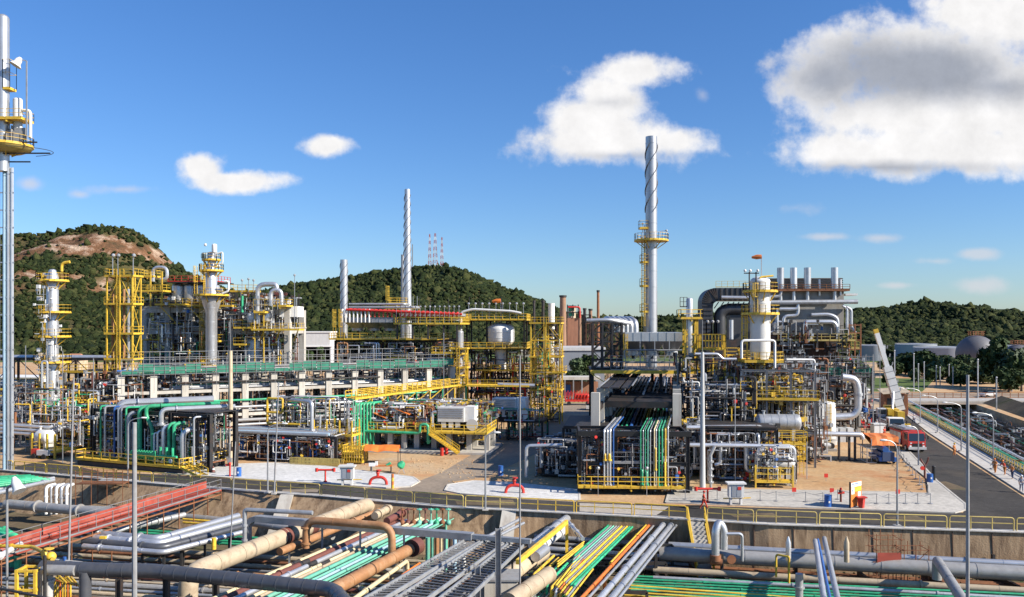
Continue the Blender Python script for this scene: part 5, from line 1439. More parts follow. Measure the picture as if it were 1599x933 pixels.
chimney('dark stub chimney behind the broad stair tower', 848, 250, 470, 0, .5, 'steel_dark')
chimney('dark thin chimney behind the drum structure', 834, 250, 470, 0, .4, 'steel_dark')
chimney('dark short chimney at the edge of the hill foot', 905, 300, 487, 0, .7, 'chimney_brown')
t = T('brick_tower', 'brick furnace tower with a green and red frame on top in the background', 'building', L(886, 262)); t.part('wall', 'brick').box(0, 3.4, 0, 3, 0, ZA(497, 262))
fr = t.part('top_frame', 'steel_dark')
for x in (0, 1.7, 3.4): fr.bar((x, 0, ZA(497, 262)), (x, 0, ZA(476, 262)), .3)
for z in (480, 488): fr.bar((0, 0, ZA(z, 262)), (3.4, 0, ZA(z, 262)), .3); t.part('green_vent', 'green').box(.5, 2.2, .3, 1.5, ZA(z + 6, 262), ZA(z, 262))
t.part('red_pipe', 'red').tube([(.2, -.4, ZA(480, 262)), (3.9, -.4, ZA(480, 262)), (3.9, -.4, ZA(497, 262))], .25)
for i, (q, h) in enumerate(((870, 500), (899, 492), (916, 505), (925, 498), (941, 505), (856, 503))):
    f = steel_frame('refinery_unit', 'brown background process unit number of steel frames' if 0 else ['brown frame unit behind the broad stair tower', 'brown frame unit right of the brick tower', 'low dark frame unit behind the grey shed', 'dark frame unit next to the slim chimney', 'dark frame unit behind the black lattice', 'rusty frame unit left of the brown chimney'][i], L(q, 275), 0, [0, 2.5, 5], [0, 4], [4, 8, 12, ZA(h, 275)], 'steel_dark' if i % 2 else 'chimney_brown', .26, cat='frame')
t = T('grey_shed', 'plain grey warehouse wall behind the trees at the end of the plant road', 'building', L(872, 235)); t.part('wall', 'shed_grey').box(0, 13, 0, 20, 0, ZA(548, 235)); t.part('roof', 'white_grey').box(-.3, 13.3, -.3, 20.3, ZA(548, 235) + .01, ZA(543, 235))
t = T('low_rack', 'pale flat-roofed open rack at the end of the plant road', 'shed', L(868, 205)); t.part('roof', 'concrete_pale').box(0, 11, 0, 6, 4.8, 5.5)
for i in range(6): t.part('post', 'steel_grey').box(i * 2.1, i * 2.1 + .3, 0, .3, 0, 4.8)
t.part('back_wall', 'brick').box(0, 11, 6.01, 6.3, 0, 4); t.part('blue_door', 'blue').box(1.5, 4, 5.7, 5.9, 0, 3.2)
t = T('low_wall_fence', 'low concrete wall with a fence across the end of the road', 'fence', L(860, 196)); t.part('wall', 'concrete').box(0, 14, 0, .3, 0, 1.0); t.part('rail', 'yellow_faded').rail([(0, -.2, 0), (14, -.2, 0)], 1.6, 1.0, .07)
t = T('red_machine', 'bright red wheeled frame machine parked at the end of the plant road', 'machine', L(883, 190)); b = t.part('frame', 'red'); b.box(0, 6, 0, 2, .8, 1.3)
for i in range(9): b.bar((i * .7, 0, 1.3), (i * .7 + .3, 0, 3.0), .15); b.bar((i * .7, 1.8, 1.3), (i * .7, 1.8, 3.2), .15)
for x in (.8, 5): t.part('wheel', 'rubber').cyl((x, -.2, .45), (x, .2, .45), .45)
t.part('tank', 'red').vessel((2, 1, 2.0), (5.5, 1, 2.0), .6)
t = T('parked_car', 'small white vehicle partly seen beside the right-hand structures at the road end', 'car', W(922, 640, 0), 80); t.part('body', 'white').box(-1.9, 1.9, -.8, .8, .3, .95); t.part('cabin', 'glass_dark').box(-1.0, 1.0, -.7, .7, .96, 1.45)
for x in (-1.2, 1.2):
    for y in (-.8, .8): t.part('wheel', 'rubber').cyl((x, y - .1, .32), (x, y + .1, .32), .32)
# white buildings on the left background
for px, py, w_, h_, lab in ((460, 518, 14, 6, 'white flat building half hidden at the foot of the middle hill'), (478, 540, 10, 4, 'low white shed beneath the middle hill, left of the coolers'), (700, 560, 1, 1, None)):
    if not lab: continue
    t = T('white_building', lab, 'building', L(px, 330)); z = ZA(py, 330); t.part('wall', 'tank_white').box(0, w_, 0, 12, 0, z - .5); t.part('roof', 'white').box(-.3, w_ + .3, -.3, 12.3, z - .49, z)
t = T('tiled_house', 'small house with a red-brown tiled roof below the left hill', 'house', L(98, 300)); z = ZA(556, 300); t.part('wall', 'tan_pipe').box(0, 6, 0, 6, 0, z - 1.5)
t.part('roof', 'brick').add([(-.5, -.5, z - 1.5), (6.5, -.5, z - 1.5), (6.5, 6.5, z - 1.5), (-.5, 6.5, z - 1.5), (1, 3, z + .7), (5, 3, z + .7)], [(0, 1, 5, 4), (1, 2, 5), (2, 3, 4, 5), (3, 0, 4), (0, 3, 2, 1)])
# masts on the middle hill
for i, (px, yt, yb) in enumerate(((671, 366, 415), (679.5, 365, 414), (690, 371, 415))):
    t = T('radio_mast', ['red and white lattice radio mast, leftmost of three on the hill', 'thick red and white lattice radio mast in the middle of three on the hill', 'red and white lattice radio mast, rightmost of three on the hill'][i], 'mast', L(px, 900, ZA(yb + 4, 900)))
    H_ = (yb + 4 - yt) * 900 / F; w0 = 2.6 if i == 1 else 1.7; n = 10
    for k in range(n):
        m = t.part('section', 'red_faded' if k % 2 else 'white_grey'); z0, z1 = H_ * k / n, H_ * (k + 1) / n; a, b_ = w0 * (1 - k / n * .75), w0 * (1 - (k + 1) / n * .75)
        for sx, sy in ((-1, -1), (1, -1), (1, 1), (-1, 1)): m.bar((sx * a, sy * a, z0), (sx * b_, sy * b_, z1), .32)
        m.bar((-a, -a, z0), (b_, -b_, z1), .3); m.bar((a, -a, z0), (-b_, -b_, z1), .3); m.bar((-b_, -b_, z1), (b_, -b_, z1), .3)
t = T('radio_mast', 'thin grey mast behind the tall slender stack', 'mast', L(644, 900, ZA(425, 900))); t.part('pole', 'steel_grey').bar((0, 0, 0), (0, 0, 30), .9)
# ---------------- unit D
D = concrete_frame('pipe_rack', 'right-hand concrete pipe rack running straight back from the dark front skid', (XA(930, 100), 100, 0), -11, [0, 9.6], [i * 7.2 for i in range(9)], [5.2, 8.6], 'concrete_pale', cw=1.0, bh=.8, zt=10.2, openf=True, bm='steel_dark')
for z in (4.95, 8.3): D.part('deck', 'steel_dark').box(.6, 9, 7.5, 56, z, z + .1)  # long dark decks put in so the rack casts solid shade
for i in range(14):
    x = .9 + i * .6
    for z, ms in ((8.65, ['steel_dark', 'silver_dull', 'dark_clad', 'steel_dark', 'rust']), (5.25, ['silver', 'blue', 'green', 'yellow', 'silver_dull', 'green', 'silver'])):
        m = ms[(i * 3) % len(ms)]; r = (.12, .17, .22)[i % 3]
        b = S('rack_pipe', 'straight pipe running back along the right-hand concrete rack', 'pipe', m, 'pipes along the right concrete rack'); b.tube([D.w(x, -1 if z < 6 else 16 + (i * 5) % 7, z + r), D.w(x, 55, z + r)], r, 7)
for i in range(3):
    b = S('cable_tray', 'dark cable tray on top of the right-hand concrete rack', 'cable tray', 'steel_dark', 'cable trays on the right rack'); b.box(0, 1, 0, 1, 0, .15); b.v = [tuple(D.w(.2 + i * 1.3 + vx * 1.0, 4 + vy * 50, 10.4 + vz)) for vx, vy, vz in b.v]
for i in range(3):
    b = S('cable_tray', 'bright-edged cable tray on the right column line of the right-hand rack', 'cable tray', 'silver_dull', 'bright cable trays on the right rack'); b.box(0, 1, 0, 1, 0, .12); b.v = [tuple(D.w(.2 + i * 3.9, 4 + vy * 50, 10.7 + vz + i * .05) + Vector((vx * .15, 0, 0))) for vx, vy, vz in b.v]
SD = steel_frame('front_skid', 'black steel skid frame with coloured drop pipes, right of the plant road', L(905, 91), -3, [0, 3.9, 7.8, 11.7], [0, 5], [3.2, 6.5], 'steel_dark', .42, brace=False)
SD.part('top_girder', 'black').box(-.2, 12.0, -.26, .2, 6.2, 6.75)
platform(SD, -.2, 11.2, -1.4, 0, .9, 'yellow', 'FLR', r=.08); platform(SD, 3.5, 8, -.3, 1.2, 3.4, 'steel_grey', 'F')
def sdrop(px, m, r, ztop=6.9, zb=.9, back=12, y=-.5):
    x = (px - 905) / 1300 * 91 * 1.0
    b = S('drop_pipe', 'vertical %s pipe dropping down the face of the black skid frame' % m.replace('_', ' '), 'pipe', m, 'drop pipes on the black skid frame')
    r *= .82
    b.tube([SD.w(x, y, zb), SD.w(x, y, ztop), SD.w(x + back * .17, y + back, ztop)], r, 8)
    b.cyl(SD.w(x, y, zb), SD.w(x, y, zb + .15), r * 1.8)
for px, m, r, zt_ in ((943, 'silver', .13, 6.9), (948, 'silver', .13, 6.9), (952, 'silver', .16, 7.0), (957, 'blue', .1, 7.0), (999, 'green', .07, 6.9), (1003, 'silver', .06, 6.9), (1006, 'green', .07, 6.95), (1010, 'green_light', .07, 6.9), (1014, 'silver', .07, 6.9), (1020, 'cream', .09, 7.0), (1023, 'silver', .07, 7.0), (1027, 'green', .12, 7.0), (1032, 'green', .12, 7.05), (1037, 'yellow', .12, 7.1), (1041, 'silver', .1, 7.3)):
    sdrop(px, m, r, zt_)
for px, m, r, zt_, zb in ((1022, 'yellow', .1, 5.0, 2.6), (1036, 'yellow', .1, 3.5, .9), (944, 'yellow', .14, 4.3, 3.6), (951, 'yellow', .17, 4.3, 3.6), (1001, 'green', .16, 2.6, 1.0), (1008, 'green', .16, 2.4, 1.0)): sdrop(px, m, r, zt_, zb, back=.4, y=-.62)
spools(SD.loc, -3, (0, 11.6, -.3, 4.5, .5, 6.2), 60, ['steel_dark', 'silver_dull', 'rust', 'steel_dark', 'steel_grey', 'silver', 'maroon'], (.05, .12), 'slim bent pipe inside the black skid frame', 'bent pipes in the black skid frame', seed=71, valves=.4, step=1.0)
stuffpipes('small_pipework', 'dense shaded small lines inside the black skid frame', 'steel_dark', SD.loc, -3, (0, 12, .3, 8, .2, 6.3), 620, (.03, .08), 72)
for px in (934, 1010):
    b = S('light_mast', 'little post lamp with white globe before the black skid frame', 'lamp', 'silver_dull', 'globe lamps before the black skid'); q = Vector(L(px, 89, 0)); b.bar(q, q + Vector((0, 0, 2.9)), .06); b.sphere(q + Vector((0, 0, 3.0)), .2, n=8, m=6)
# shaded ground-level equipment left of skid
spools(L(838, 100), -8, (0, 7.5, 0, 9, .3, 4.5), 36, ['silver_dull', 'steel_dark', 'silver', 'steel_grey'], (.07, .18), 'bent pipe in the shade between the road and the black skid', 'bent pipes left of the black skid', seed=73, valves=.3)
stuffpipes('small_pipework', 'shaded pumps and small lines left of the black skid frame', 'steel_dark', L(835, 100), -8, (0, 8, 0, 12, .1, 3.2), 420, (.04, .12), 74)
pipe('grey arch pipe standing alone at the corner of the plant road', 'silver', [L(822, 98, .4), L(822, 98, 4.1), L(878, 98, 4.2)], .2, n=10); pipe('grey vertical leg under the road-corner arch pipe', 'silver_dull', [L(845, 98.3, 1.5), L(845, 98.3, 3.9)], .2)
for px, Y in ((905, 93), (912, 97)): pipe('upright grey pipe at the left side of the black skid frame', 'silver_dull', [L(px, Y, 0), L(px, Y, 5.6)], .22, 'upright pipes left of the black skid')
dk = steel_frame('roof_frame', 'dark low roof frame over shaded pumps beside the black skid', L(880, 103), -8, [0, 3, 5.5], [0, 6, 12], [5.6], 'steel_dark', .3, brace=False, deck=(5.6,))
# cooler deck above the rack
E = T('cooler_deck', 'silver air cooler bank on a yellow-edged deck in front of the big stack', 'cooler', L(922, 124), -4)
e1 = E.part('deck_beam', 'yellow'); e1.box(0, 16.6, -.3, 0, 11.1, 11.6)
E.part('deck', 'steel_dark').box(0, 16.6, 0, 14, 11.15, 11.5)
for x in (.3, 5.4, 10.4, 16.2):
    for y in (.3, 13): E.part('column', 'steel_dark').ibeam((x, y, 0), (x, y, 11.1), .45, .45)
E.part('deck_brace', 'yellow').bar((0.2, -.2, 11.0), (3.4, -.2, 9.0), .12); E.part('deck_brace', 'yellow').bar((16.4, -.2, 11.0), (14.2, -.2, 9.2), .14)
ru_ = E.part('deck_rail', 'steel_grey'); ru_.rail([(3, -.2, 11.6), (16.4, -.2, 11.6)], 1.1, .8, .05); ru_.rail([(3, -.2, 12.8), (13.6, -.2, 12.8)], 1.0, .9, .05)
air_cooler(E, 5.2, 13.8, .4, 8, 15.9, 3, 'silver', 'steel_dark', h=3.1)
tr_ = E.part('truss', 'silver_dull')
for i in range(5):
    x = 5.2 + i * 2.15; tr_.bar((x, .2, 11.6), (x, .2, 15.9), .14)
    if i < 4: tr_.bar((x, .1, 14.4), (x + 1.07, .1, 12.8), .1); tr_.bar((x + 2.15, .1, 14.4), (x + 1.07, .1, 12.8), .1)
tr_.bar((5.2, .2, 12.7), (13.8, .2, 12.7), .16); tr_.tube([(5.0, -.1, 13.4), (5.0, -.1, 14.6), (13.9, -.1, 14.6), (13.9, -.1, 11)], .1)
lt = T('black_lattice', 'black steel lattice block at the left end of the silver cooler bank', 'frame', L(926, 125), -4)
for i in range(4):
    for j in range(3): lt.part('column', 'steel_dark').bar((i * 1.45, j * 2.4, 11.5), (i * 1.45, j * 2.4, 18.6), .26)
lb_ = lt.part('bracing', 'steel_dark')
for z in range(6):
    for j in range(3):
        lb_.bar((0, j * 2.4, 11.6 + z * 1.4), (4.4, j * 2.4, 11.6 + z * 1.4), .16)
        for i in range(3): lb_.bar((i * 1.45, j * 2.4, 11.6 + z * 1.4 - (1.4 if z and (i + z) % 2 else 0)), (i * 1.45 + 1.45, j * 2.4, 11.6 + z * 1.4 - (0 if z and (i + z) % 2 else (1.4 if z else 0))), .12)
lt.part('ladder_cage', 'yellow').ladder(4.8, -.5, 11.6, 16)
for i in range(3): pipe('silver overhead pipe on top of the black lattice block', 'silver', [L(922 - i * 3, 126 + i, 19.0), L(952 + i * 8, 126 + i, 19.1), L(985, 127 + i, 18.6)], .32, 'overhead pipes on the black lattice', 10)
for i in range(6):
    b = S('roof_pipe', 'ribbed silver roof bend in the row behind the black lattice', 'pipe', 'silver', 'silver roof bends'); q = Vector(L(958 + i * 7, 128, 17.2)); b.tube([q, q + Vector((0, 0, 1.6)), q + Vector((-.6, 1.5, 2.1)), q + Vector((-.6, 5, 2.1))], .42, 10)
DS = stack('stack', 'tallest silver stack with spiral fins and a round yellow platform halfway up', L(1017, 136), 11.5, ZA(214, 136), .96, .93, strakes=(ZA(332, 136), ZA(226, 136), 1.25))
ring_platform(DS, 0, 0, ZA(376, 136), 1.0, 2.8, n=24)
for zpx, xw in ((357, 1.9), (410, 1.7), (447, 1.7), (487, 1.7)):
    platform(DS, -xw - .1, -.7, -.9, .7, ZA(zpx, 136), h=1.2, beams=False)
DS.part('ladder', 'yellow').ladder(-1.35, -.3, 16, ZA(380, 136)); ld = DS.part('pipe_riser', 'silver'); ld.tube([(-1.1, .3, 12), (-1.1, .3, ZA(352, 136))], .09)
lm = DS.part('lamp', 'silver_dull'); lm.tube([(1.4, -.5, ZA(376, 136)), (1.4, -.5, ZA(362, 136)), (2.4, -.5, ZA(361, 136))], .05); lm.sphere((2.4, -.5, ZA(361, 136)), .2, n=8, m=5)
lm.tube([(-1.5, -.5, ZA(376, 136)), (-1.5, -.5, ZA(350, 136))], .05); lm.sphere((-1.5, -.5, ZA(350, 136)), .18, n=8, m=5)
lattice_tower('lattice_tower', 'narrow yellow lattice tower beside the silver cooler bank', L(1070, 119, 11.6), -4, 1, 1, 1.7, 2, [1.8, 3.6, 5.4, 7.6], leg=.26, plat_levels=[], ladder=False)
t = T('tower_gallery', 'yellow gallery with a silver vessel on the narrow lattice tower', 'platform', L(1062, 118.5)); platform(t, 0, 3.1, -.6, 2.4, ZA(497, 118.5), h=1.2, r=.08); t.part('shell', 'silver').vessel((1.5, .8, 13), (1.5, .8, ZA(465, 118.5)), .48); t.part('gantry', 'steel_dark').rail([(0, 0, ZA(480, 118.5)), (1, 0, ZA(480, 118.5))], 1.4, .5, .07)
t = T('yellow_boxes', 'bright yellow boxed platforms right of the narrow lattice tower', 'platform', L(1095, 117), -4)
platform(t, 0, 3.2, -1, 2, ZA(545, 117), h=2.0, step=.45, r=.1); platform(t, -2.6, 5, -1, 3, ZA(578, 117), h=1.1); platform(t, 3.4, 5.4, -1, 2, ZA(556, 117))
for x in (0, 1.5, 3.1, 5): t.part('post', 'yellow').bar((x, -1, 0), (x, -1, ZA(545, 117)), .2)
t.part('brace', 'yellow').bar((0, -1.2, ZA(606, 117)), (4.4, -1.2, ZA(581, 117)), .3)
t = T('stepped_beams', 'receding row of pale vertical panels behind the steel mast' , 'frame', L(1080, 118), -4)
for i in range(9): t.part('post', 'concrete_pale').box(i * .85, i * .85 + .28, i * 2.5, i * 2.5 + .3, 0, 9.6)
t.part('beam', 'concrete_pale').bar((0, 0, 6), (7.5, 22, 6), .5)
stuffpipes('small_pipework', 'dense small lines between the narrow lattice tower and the white column', 'steel_dark', L(1066, 110), -6, (0, 10, 0, 14, .2, 14), 620, (.04, .11), 75)
spools(L(1066, 105), -6, (0, 9.5, 0, 10, .3, 12), 40, ['silver', 'silver', 'silver_dull', 'steel_dark', 'steel_dark', 'white_grey', 'steel_grey', 'yellow'], (.09, .24), 'bent pipe between the steel mast and the white column', 'bent pipes by the steel mast', seed=76, valves=.3)
MR = T('mast', 'tall tapering steel mast with a lightning rod before the white column', 'mast', W(1097, 765, 0)); MR.part('pole', 'white_grey').lathe((0, 0, 0), (0, 0, ZA(550, 92.6)), [(0, .33), (1, .17)], 14); MR.part('rod', 'steel_grey').bar((0, 0, 15), (0, 0, ZA(500, 92.6)), .06)
# ---------------- white column
WC = column_tower('distillation_column', 'wide white column with two yellow galleries near its top and a narrow lower shell', L(1187, 112), 0,
    [(0, .72), (12.4, .72), (14.6, 1.32), (24.2, 1.32)], [(9, 1.7, 60, 300), (ZA(562, 112), 3.0, 0, 360), (ZA(490, 112), 2.5, 0, 360), (ZA(455, 112), 2.3, 0, 360)], m='white', extras=False)
t = T('top_gantry', 'small lamp gantry on top of the wide white column', 'frame', L(1170, 111)); g_ = t.part('frame', 'steel_dark')
for x in (0, .9): g_.bar((x, 0, 20), (x, 0, ZA(425, 111)), .14)
g_.bar((-.7, 0, ZA(427, 111)), (1.3, 0, ZA(427, 111)), .14); t.part('jib', 'yellow').tube([(1.2, 0, ZA(450, 111)), (1.4, 0, ZA(433, 111)), (3.2, 0, ZA(431, 111))], .12)
for x in (-.6, .1, 1.1): t.part('lamp', 'white').sphere((x, -.1, ZA(423, 111)), .2, n=8, m=5)
windsock('orange windsock above the wide white column', L(1189, 112), 24, ZA(400, 112), -1, .75)
# frame of pipes around the column foot
cf = steel_frame('equipment_skid', 'open steel frame with yellow rails around the foot of the white column', L(1160, 108), -8, [0, 3, 6, 9], [0, 6], [4.4, 8.6, 12.4], 'steel_grey', .25, brace=False, rails=(8.8,), deck=(4.4, 8.6))  # decks added to shade the pipes round the column foot
spools(L(1158, 106), -8, (0, 9, 3.2, 8, 4, 12), 36, ['silver', 'silver', 'yellow', 'silver_dull', 'white', 'steel_dark', 'steel_dark'], (.07, .18), 'bent pipe around the foot of the white column', 'bent pipes at the white column', seed=77, valves=.4)
stuffpipes('small_pipework', 'dense yellow supports and small lines at the foot of the white column', 'yellow', L(1190, 108), -8, (0, 5.5, 0, 6, 5, 12), 90, (.03, .05), 78)
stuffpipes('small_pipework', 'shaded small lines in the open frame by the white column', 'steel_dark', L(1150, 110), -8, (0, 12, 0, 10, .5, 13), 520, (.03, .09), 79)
platform(T('gallery', 'yellow rectangular gallery wrapped round the white column below its shoulder', 'platform', L(1160, 110), -4), 0, 5.0, -1.2, 2.4, ZA(564, 110))
pipe('white square pipe loop on the gallery of the white column', 'white', [L(1158, 108, ZA(560, 108)), L(1158, 108, ZA(532, 108)), L(1210, 108, ZA(532, 108)), L(1210, 108, ZA(575, 108))], .16)
pipe('silver pipe passing level behind the steel mast into the white column gallery', 'silver', [L(1085, 108, ZA(553, 108)), L(1122, 108, ZA(553, 108)), L(1128, 108, ZA(561, 108)), L(1150, 108, ZA(561, 108))], .17)
pipe('thin white pipe going up then level toward the furnace', 'white', [L(1272, 118, .3), L(1272, 118, ZA(562, 118)), L(1228, 118, ZA(562, 118))], .15)
# pipes and vessels low right
pipe('silver pipe crossing level behind the steel mast', 'silver', [L(1072, 100, ZA(668, 100)), L(1180, 100, ZA(667, 100))], .27)
pipe('silver pipe crossing level at mid height behind the mast', 'silver', [L(1092, 108, ZA(618, 108)), L(1170, 108, ZA(616, 108))], .25)
pipe('thick silver header pipe ending in a downturn beside the small caged drum', 'silver', [L(1072, 96, ZA(695, 96)), L(1163, 96, ZA(696, 96)), L(1240, 96, ZA(698, 96)), L(1241, 96, .3)], .24, n=10)
pipe('silver double downcomer left of the small caged drum', 'silver', [L(1165, 96.6, ZA(698, 96)), L(1165, 96.6, 1.4), L(1180, 96.6, 1.3)], .26, n=10); pipe('silver downcomer close to the double one', 'silver', [L(1173, 97.4, ZA(698, 96)), L(1173, 97.4, 1.0)], .2)
pipe('silver arch pipe over the left end of the small caged drum', 'silver', [L(1183, 95.5, .6), L(1183, 95.5, ZA(704, 95)), L(1198, 95.5, ZA(704, 95)), L(1198, 95.5, 3.2)], .26, n=10, bend=.6)
t = hdrum('pressure_vessel', 'big grey horizontal drum above the yellow railing, right of the white column', L(1215, 103.5), -4, 5.6, 1.05, ZA(660, 103.5), 'silver_dull', bands=5, nozz=3, saddles=True)
platform(T('gallery', 'yellow railed deck below the big grey horizontal drum', 'platform', L(1180, 101), -4), 0, 6.0, -.5, 1.2, ZA(692, 101), h=1.4, r=.08)
t = T('ladder_frame', 'yellow ladder frame right of the big grey horizontal drum', 'frame', L(1252, 101.5)); t.part('ladder', 'yellow').ladder(0, 0, 0, ZA(692, 104) + .3); 
for z in (2.0, 3.2): platform(t, -.5, .6, .3, 1.4, z)
t = hdrum('pressure_vessel', 'small white drum in a yellow cage near the right gravel strip', L(1213, 95.5), -4, 3.9, .72, 2.55, 'white', bands=0, nozz=3)
t = T('vessel_cage', 'yellow cage and railed deck around the small white drum', 'frame', L(1180, 93.5), -4); platform(t, 0, 4.1, 0, .8, .75, h=1.5, r=.07); 
for x in (0, 4.1):
    for y in (0, 3): t.part('post', 'yellow').bar((x, y, 0), (x, y, 2.6), .16)
spools(L(1180, 94), -4, (0, 4.6, 0, 3, .3, 4.6), 22, ['silver', 'silver', 'steel_dark', 'white'], (.06, .12), 'bent pipe around the small white drum', 'bent pipes at the small white drum', seed=81, valves=.6, step=1)
spools(L(1105, 97), -6, (0, 6, 0, 6, .3, 5.5), 34, ['silver', 'silver_dull', 'steel_dark', 'rust', 'silver'], (.08, .2), 'bent pipe in the low rack behind the steel mast', 'bent pipes in the low rack', seed=82, valves=.4)
lf = steel_frame('low_rack', 'dark low steel rack behind the steel mast', L(1105, 99), -6, [0, 2.8, 5.6, 8], [0, 4, 8], [3.2, 6.0], 'steel_dark', .3, brace=True, deck=(3.2, 6.0))  # deck levels put in to keep the low rack in shade
stuffpipes('small_pipework', 'shaded pumps and small lines in the low rack behind the steel mast', 'steel_dark', L(1075, 100), -6, (0, 11, 0, 9, .2, 6), 420, (.04, .1), 83)
pipe('diagonal silver pipe pair by the foot of the steel mast', 'silver', [L(1107, 95.5, .5), L(1107, 95.5, 3.0), L(1116, 95.5, 4.4)], .2); pipe('curled silver pipe right of the steel mast', 'silver', [L(1125, 97, 4.8), L(1125, 97, 2.2), L(1116, 97, 2.0)], .22)
t = T('valve_stack', 'silver valve riser on the white steel foot behind the fire monitor', 'valve', L(1110, 93.4)); v_ = t.part('body', 'silver'); v_.tube([(0, 0, 0), (0, 0, 3.6)], .16); 
for z in (.6, 1.3, 2.1, 2.9): v_.cyl((0, 0, z), (0, 0, z + .18), .34)
t = T('storage_tank', 'white upright tank with a yellow ladder at the back of the sandy yard', 'tank', L(1291, 128)); t.part('shell', 'white').vessel((0, 0, .6), (0, 0, ZA(627, 128)), 1.3, 24, 2, .3); t.part('base', 'concrete').cyl((0, 0, 0), (0, 0, .6), 1.5); t.part('ladder', 'yellow').ladder(-.4, -1.8, 0, 5.4); t.part('top_rail', 'yellow').rail([(-1, -1, 5.6), (1, -1, 5.6), (1, 1, 5.6), (-1, 1, 5.6)], 1.1, .8)
t = T('finned_exchanger', 'tall grey ribbed exchanger panel left of the white upright tank', 'heat exchanger', L(1257, 126), 12); 
for i in range(7): t.part('fin_panel', 'white_grey').box(i * .36, i * .36 + .2, 0 - i * .2, 2 - i * .2, .5, 7.6 - i * .14)
pt = T('finned_exchanger', 'low row of pale ribbed panels before the white upright tank', 'heat exchanger', L(1255, 124), -4)
for i in range(8): pt.part('fin_panel', 'white').box(i * .34, i * .34 + .2, 0, 2.4, 1.4, 2.9)
t = T('exhaust_column', 'slim silver silencer with a square box on the steel frame', 'silencer', L(1236, 113)); t.part('shell', 'silver').vessel((0, 0, 5.5), (0, 0, ZA(607, 113)), .36); t.part('box', 'white_grey').box(-.9, -.36, -.3, .3, 8, 9)
stuffpipes('small_pipework', 'dark lattice of supports and small lines across the furnace front', 'steel_dark', L(1205, 149), -4, (-2, 13, -2.2, -.4, 8, 19), 170, (.04, .1), 99)
pipe('long silver pipe on posts reaching over the sandy yard', 'silver', [L(1256, 112, ZA(677, 112)), L(1345, 112, ZA(679, 112)), L(1347, 112, ZA(686, 112))], .34, n=12)
for px in (1263, 1310, 1326, 1335): b = S('pipe_support', 'dark post holding the long silver pipe over the sandy yard', 'post', 'steel_dark', 'posts of the yard pipe'); q = Vector(L(px, 112.2, 0)); b.bar(q, q + Vector((0, 0, 3.3)), .26); b.box(q.x - .4, q.x + .4, q.y - .3, q.y + .3, 0, .15)
t = T('big_pipe', 'fat silver pipe making a big S from the green netting down to the yard', 'pipe', L(1338, 132)); t.part('pipe', 'silver').tube([(-2.4, 0, ZA(589, 132)), (-.2, 0, ZA(592, 132)), (0.2, 0, ZA(610, 132)), (.2, 0, ZA(640, 132)), (-.6, 0, ZA(650, 132)), (-4.6, 0, ZA(652, 132))], .58, 16, 1.2)
t.part('collar', 'silver_dull').cyl((.2, 0, ZA(618, 132)), (.2, 0, ZA(614, 132)), .72)
for i in range(3): S('yard_box', 'small grey equipment box under the fat S-shaped pipe', 'box', 'white_grey', 'boxes under the fat pipe').box(XA(1300 + i * 12, 130), XA(1309 + i * 12, 130), 130, 131.5, 0, 2.2)
for i in range(3):
    t = T('pump', 'grey pump with white motor on a plinth in the sandy yard', 'pump', L(1268 + i * 14, 117 + i * 2), -10, 'pumps in the sandy yard'); t.part('plinth', 'concrete').box(-.9, .9, -.5, .5, 0, .35); t.part('motor', 'white').cyl((-.8, 0, .8), (.1, 0, .8), .35); t.part('casing', 'steel_dark').cyl((.2, -.2, .75), (.2, .25, .75), .45)
# ---------------- furnace
FY = 150
G = T('furnace', 'big grey furnace block with four short stacks on its roof and a curved duct', 'furnace', L(1207, FY), -4)
wpx = 108 / F * FY
bd = G.part('casing', 'furnace_grey'); bd.box(0, wpx, 0, 12, ZA(523, FY), ZA(456, FY)); 
G.part('lower_casing', 'rust_dark').box(.6, wpx - 1, .6, 11, ZA(562, FY), ZA(523, FY) - .01)
lv = G.part('louvre_box', 'furnace_grey'); lv.box(-1.0, wpx + .2, 1.5, 9, ZA(452, FY), ZA(434, FY))
for i in range(6): G.part('louvre', 'steel_dark').box(-1.1, wpx + .3, 1.38, 1.497, ZA(452, FY) + .15 + i * .34, ZA(452, FY) + .3 + i * .34)
rmg = G.part('roof_gallery', 'rust'); rmg.box(-.5, wpx + .6, -1.4, 9, ZA(455.5, FY), ZA(453, FY)); rmg.rail([(-.5, -1.4, ZA(453, FY)), (wpx + .6, -1.4, ZA(453, FY))], .9, 1.4, .08)
for px in (1217, 1237, 1258, 1299):
    x = (px - 1207) / F * FY; s_ = G.part('stub_stack', 'silver'); s_.lathe((x, -.7, ZA(452, FY)), (x, -.7, ZA(419, FY)), [(0, .62), (1, .6)], 20, caps=False); s_.tube([(x, -.7, ZA(456, FY)), (x, -.7, ZA(471, FY))], .33, 10); G.part('flue', 'steel_dark').cyl((x, -.7, ZA(421, FY)), (x, -.7, ZA(420.3, FY)), .58)
for px in (1277, 1309): x = (px - 1207) / F * FY; G.part('vent_post', 'silver').tube([(x, -.3, ZA(462, FY)), (x, -.3, ZA(437, FY))], .2)
pp = G.part('roof_header', 'silver_dull'); pp.tube([(-1, -1.1, ZA(473, FY)), (wpx + 2, -1.1, ZA(472, FY))], .42, 10); pp.tube([(-2.5, -1.0, ZA(466, FY)), (1.0, -1.0, ZA(463, FY)), (1.2, -1, ZA(455, FY))], .3, 8)
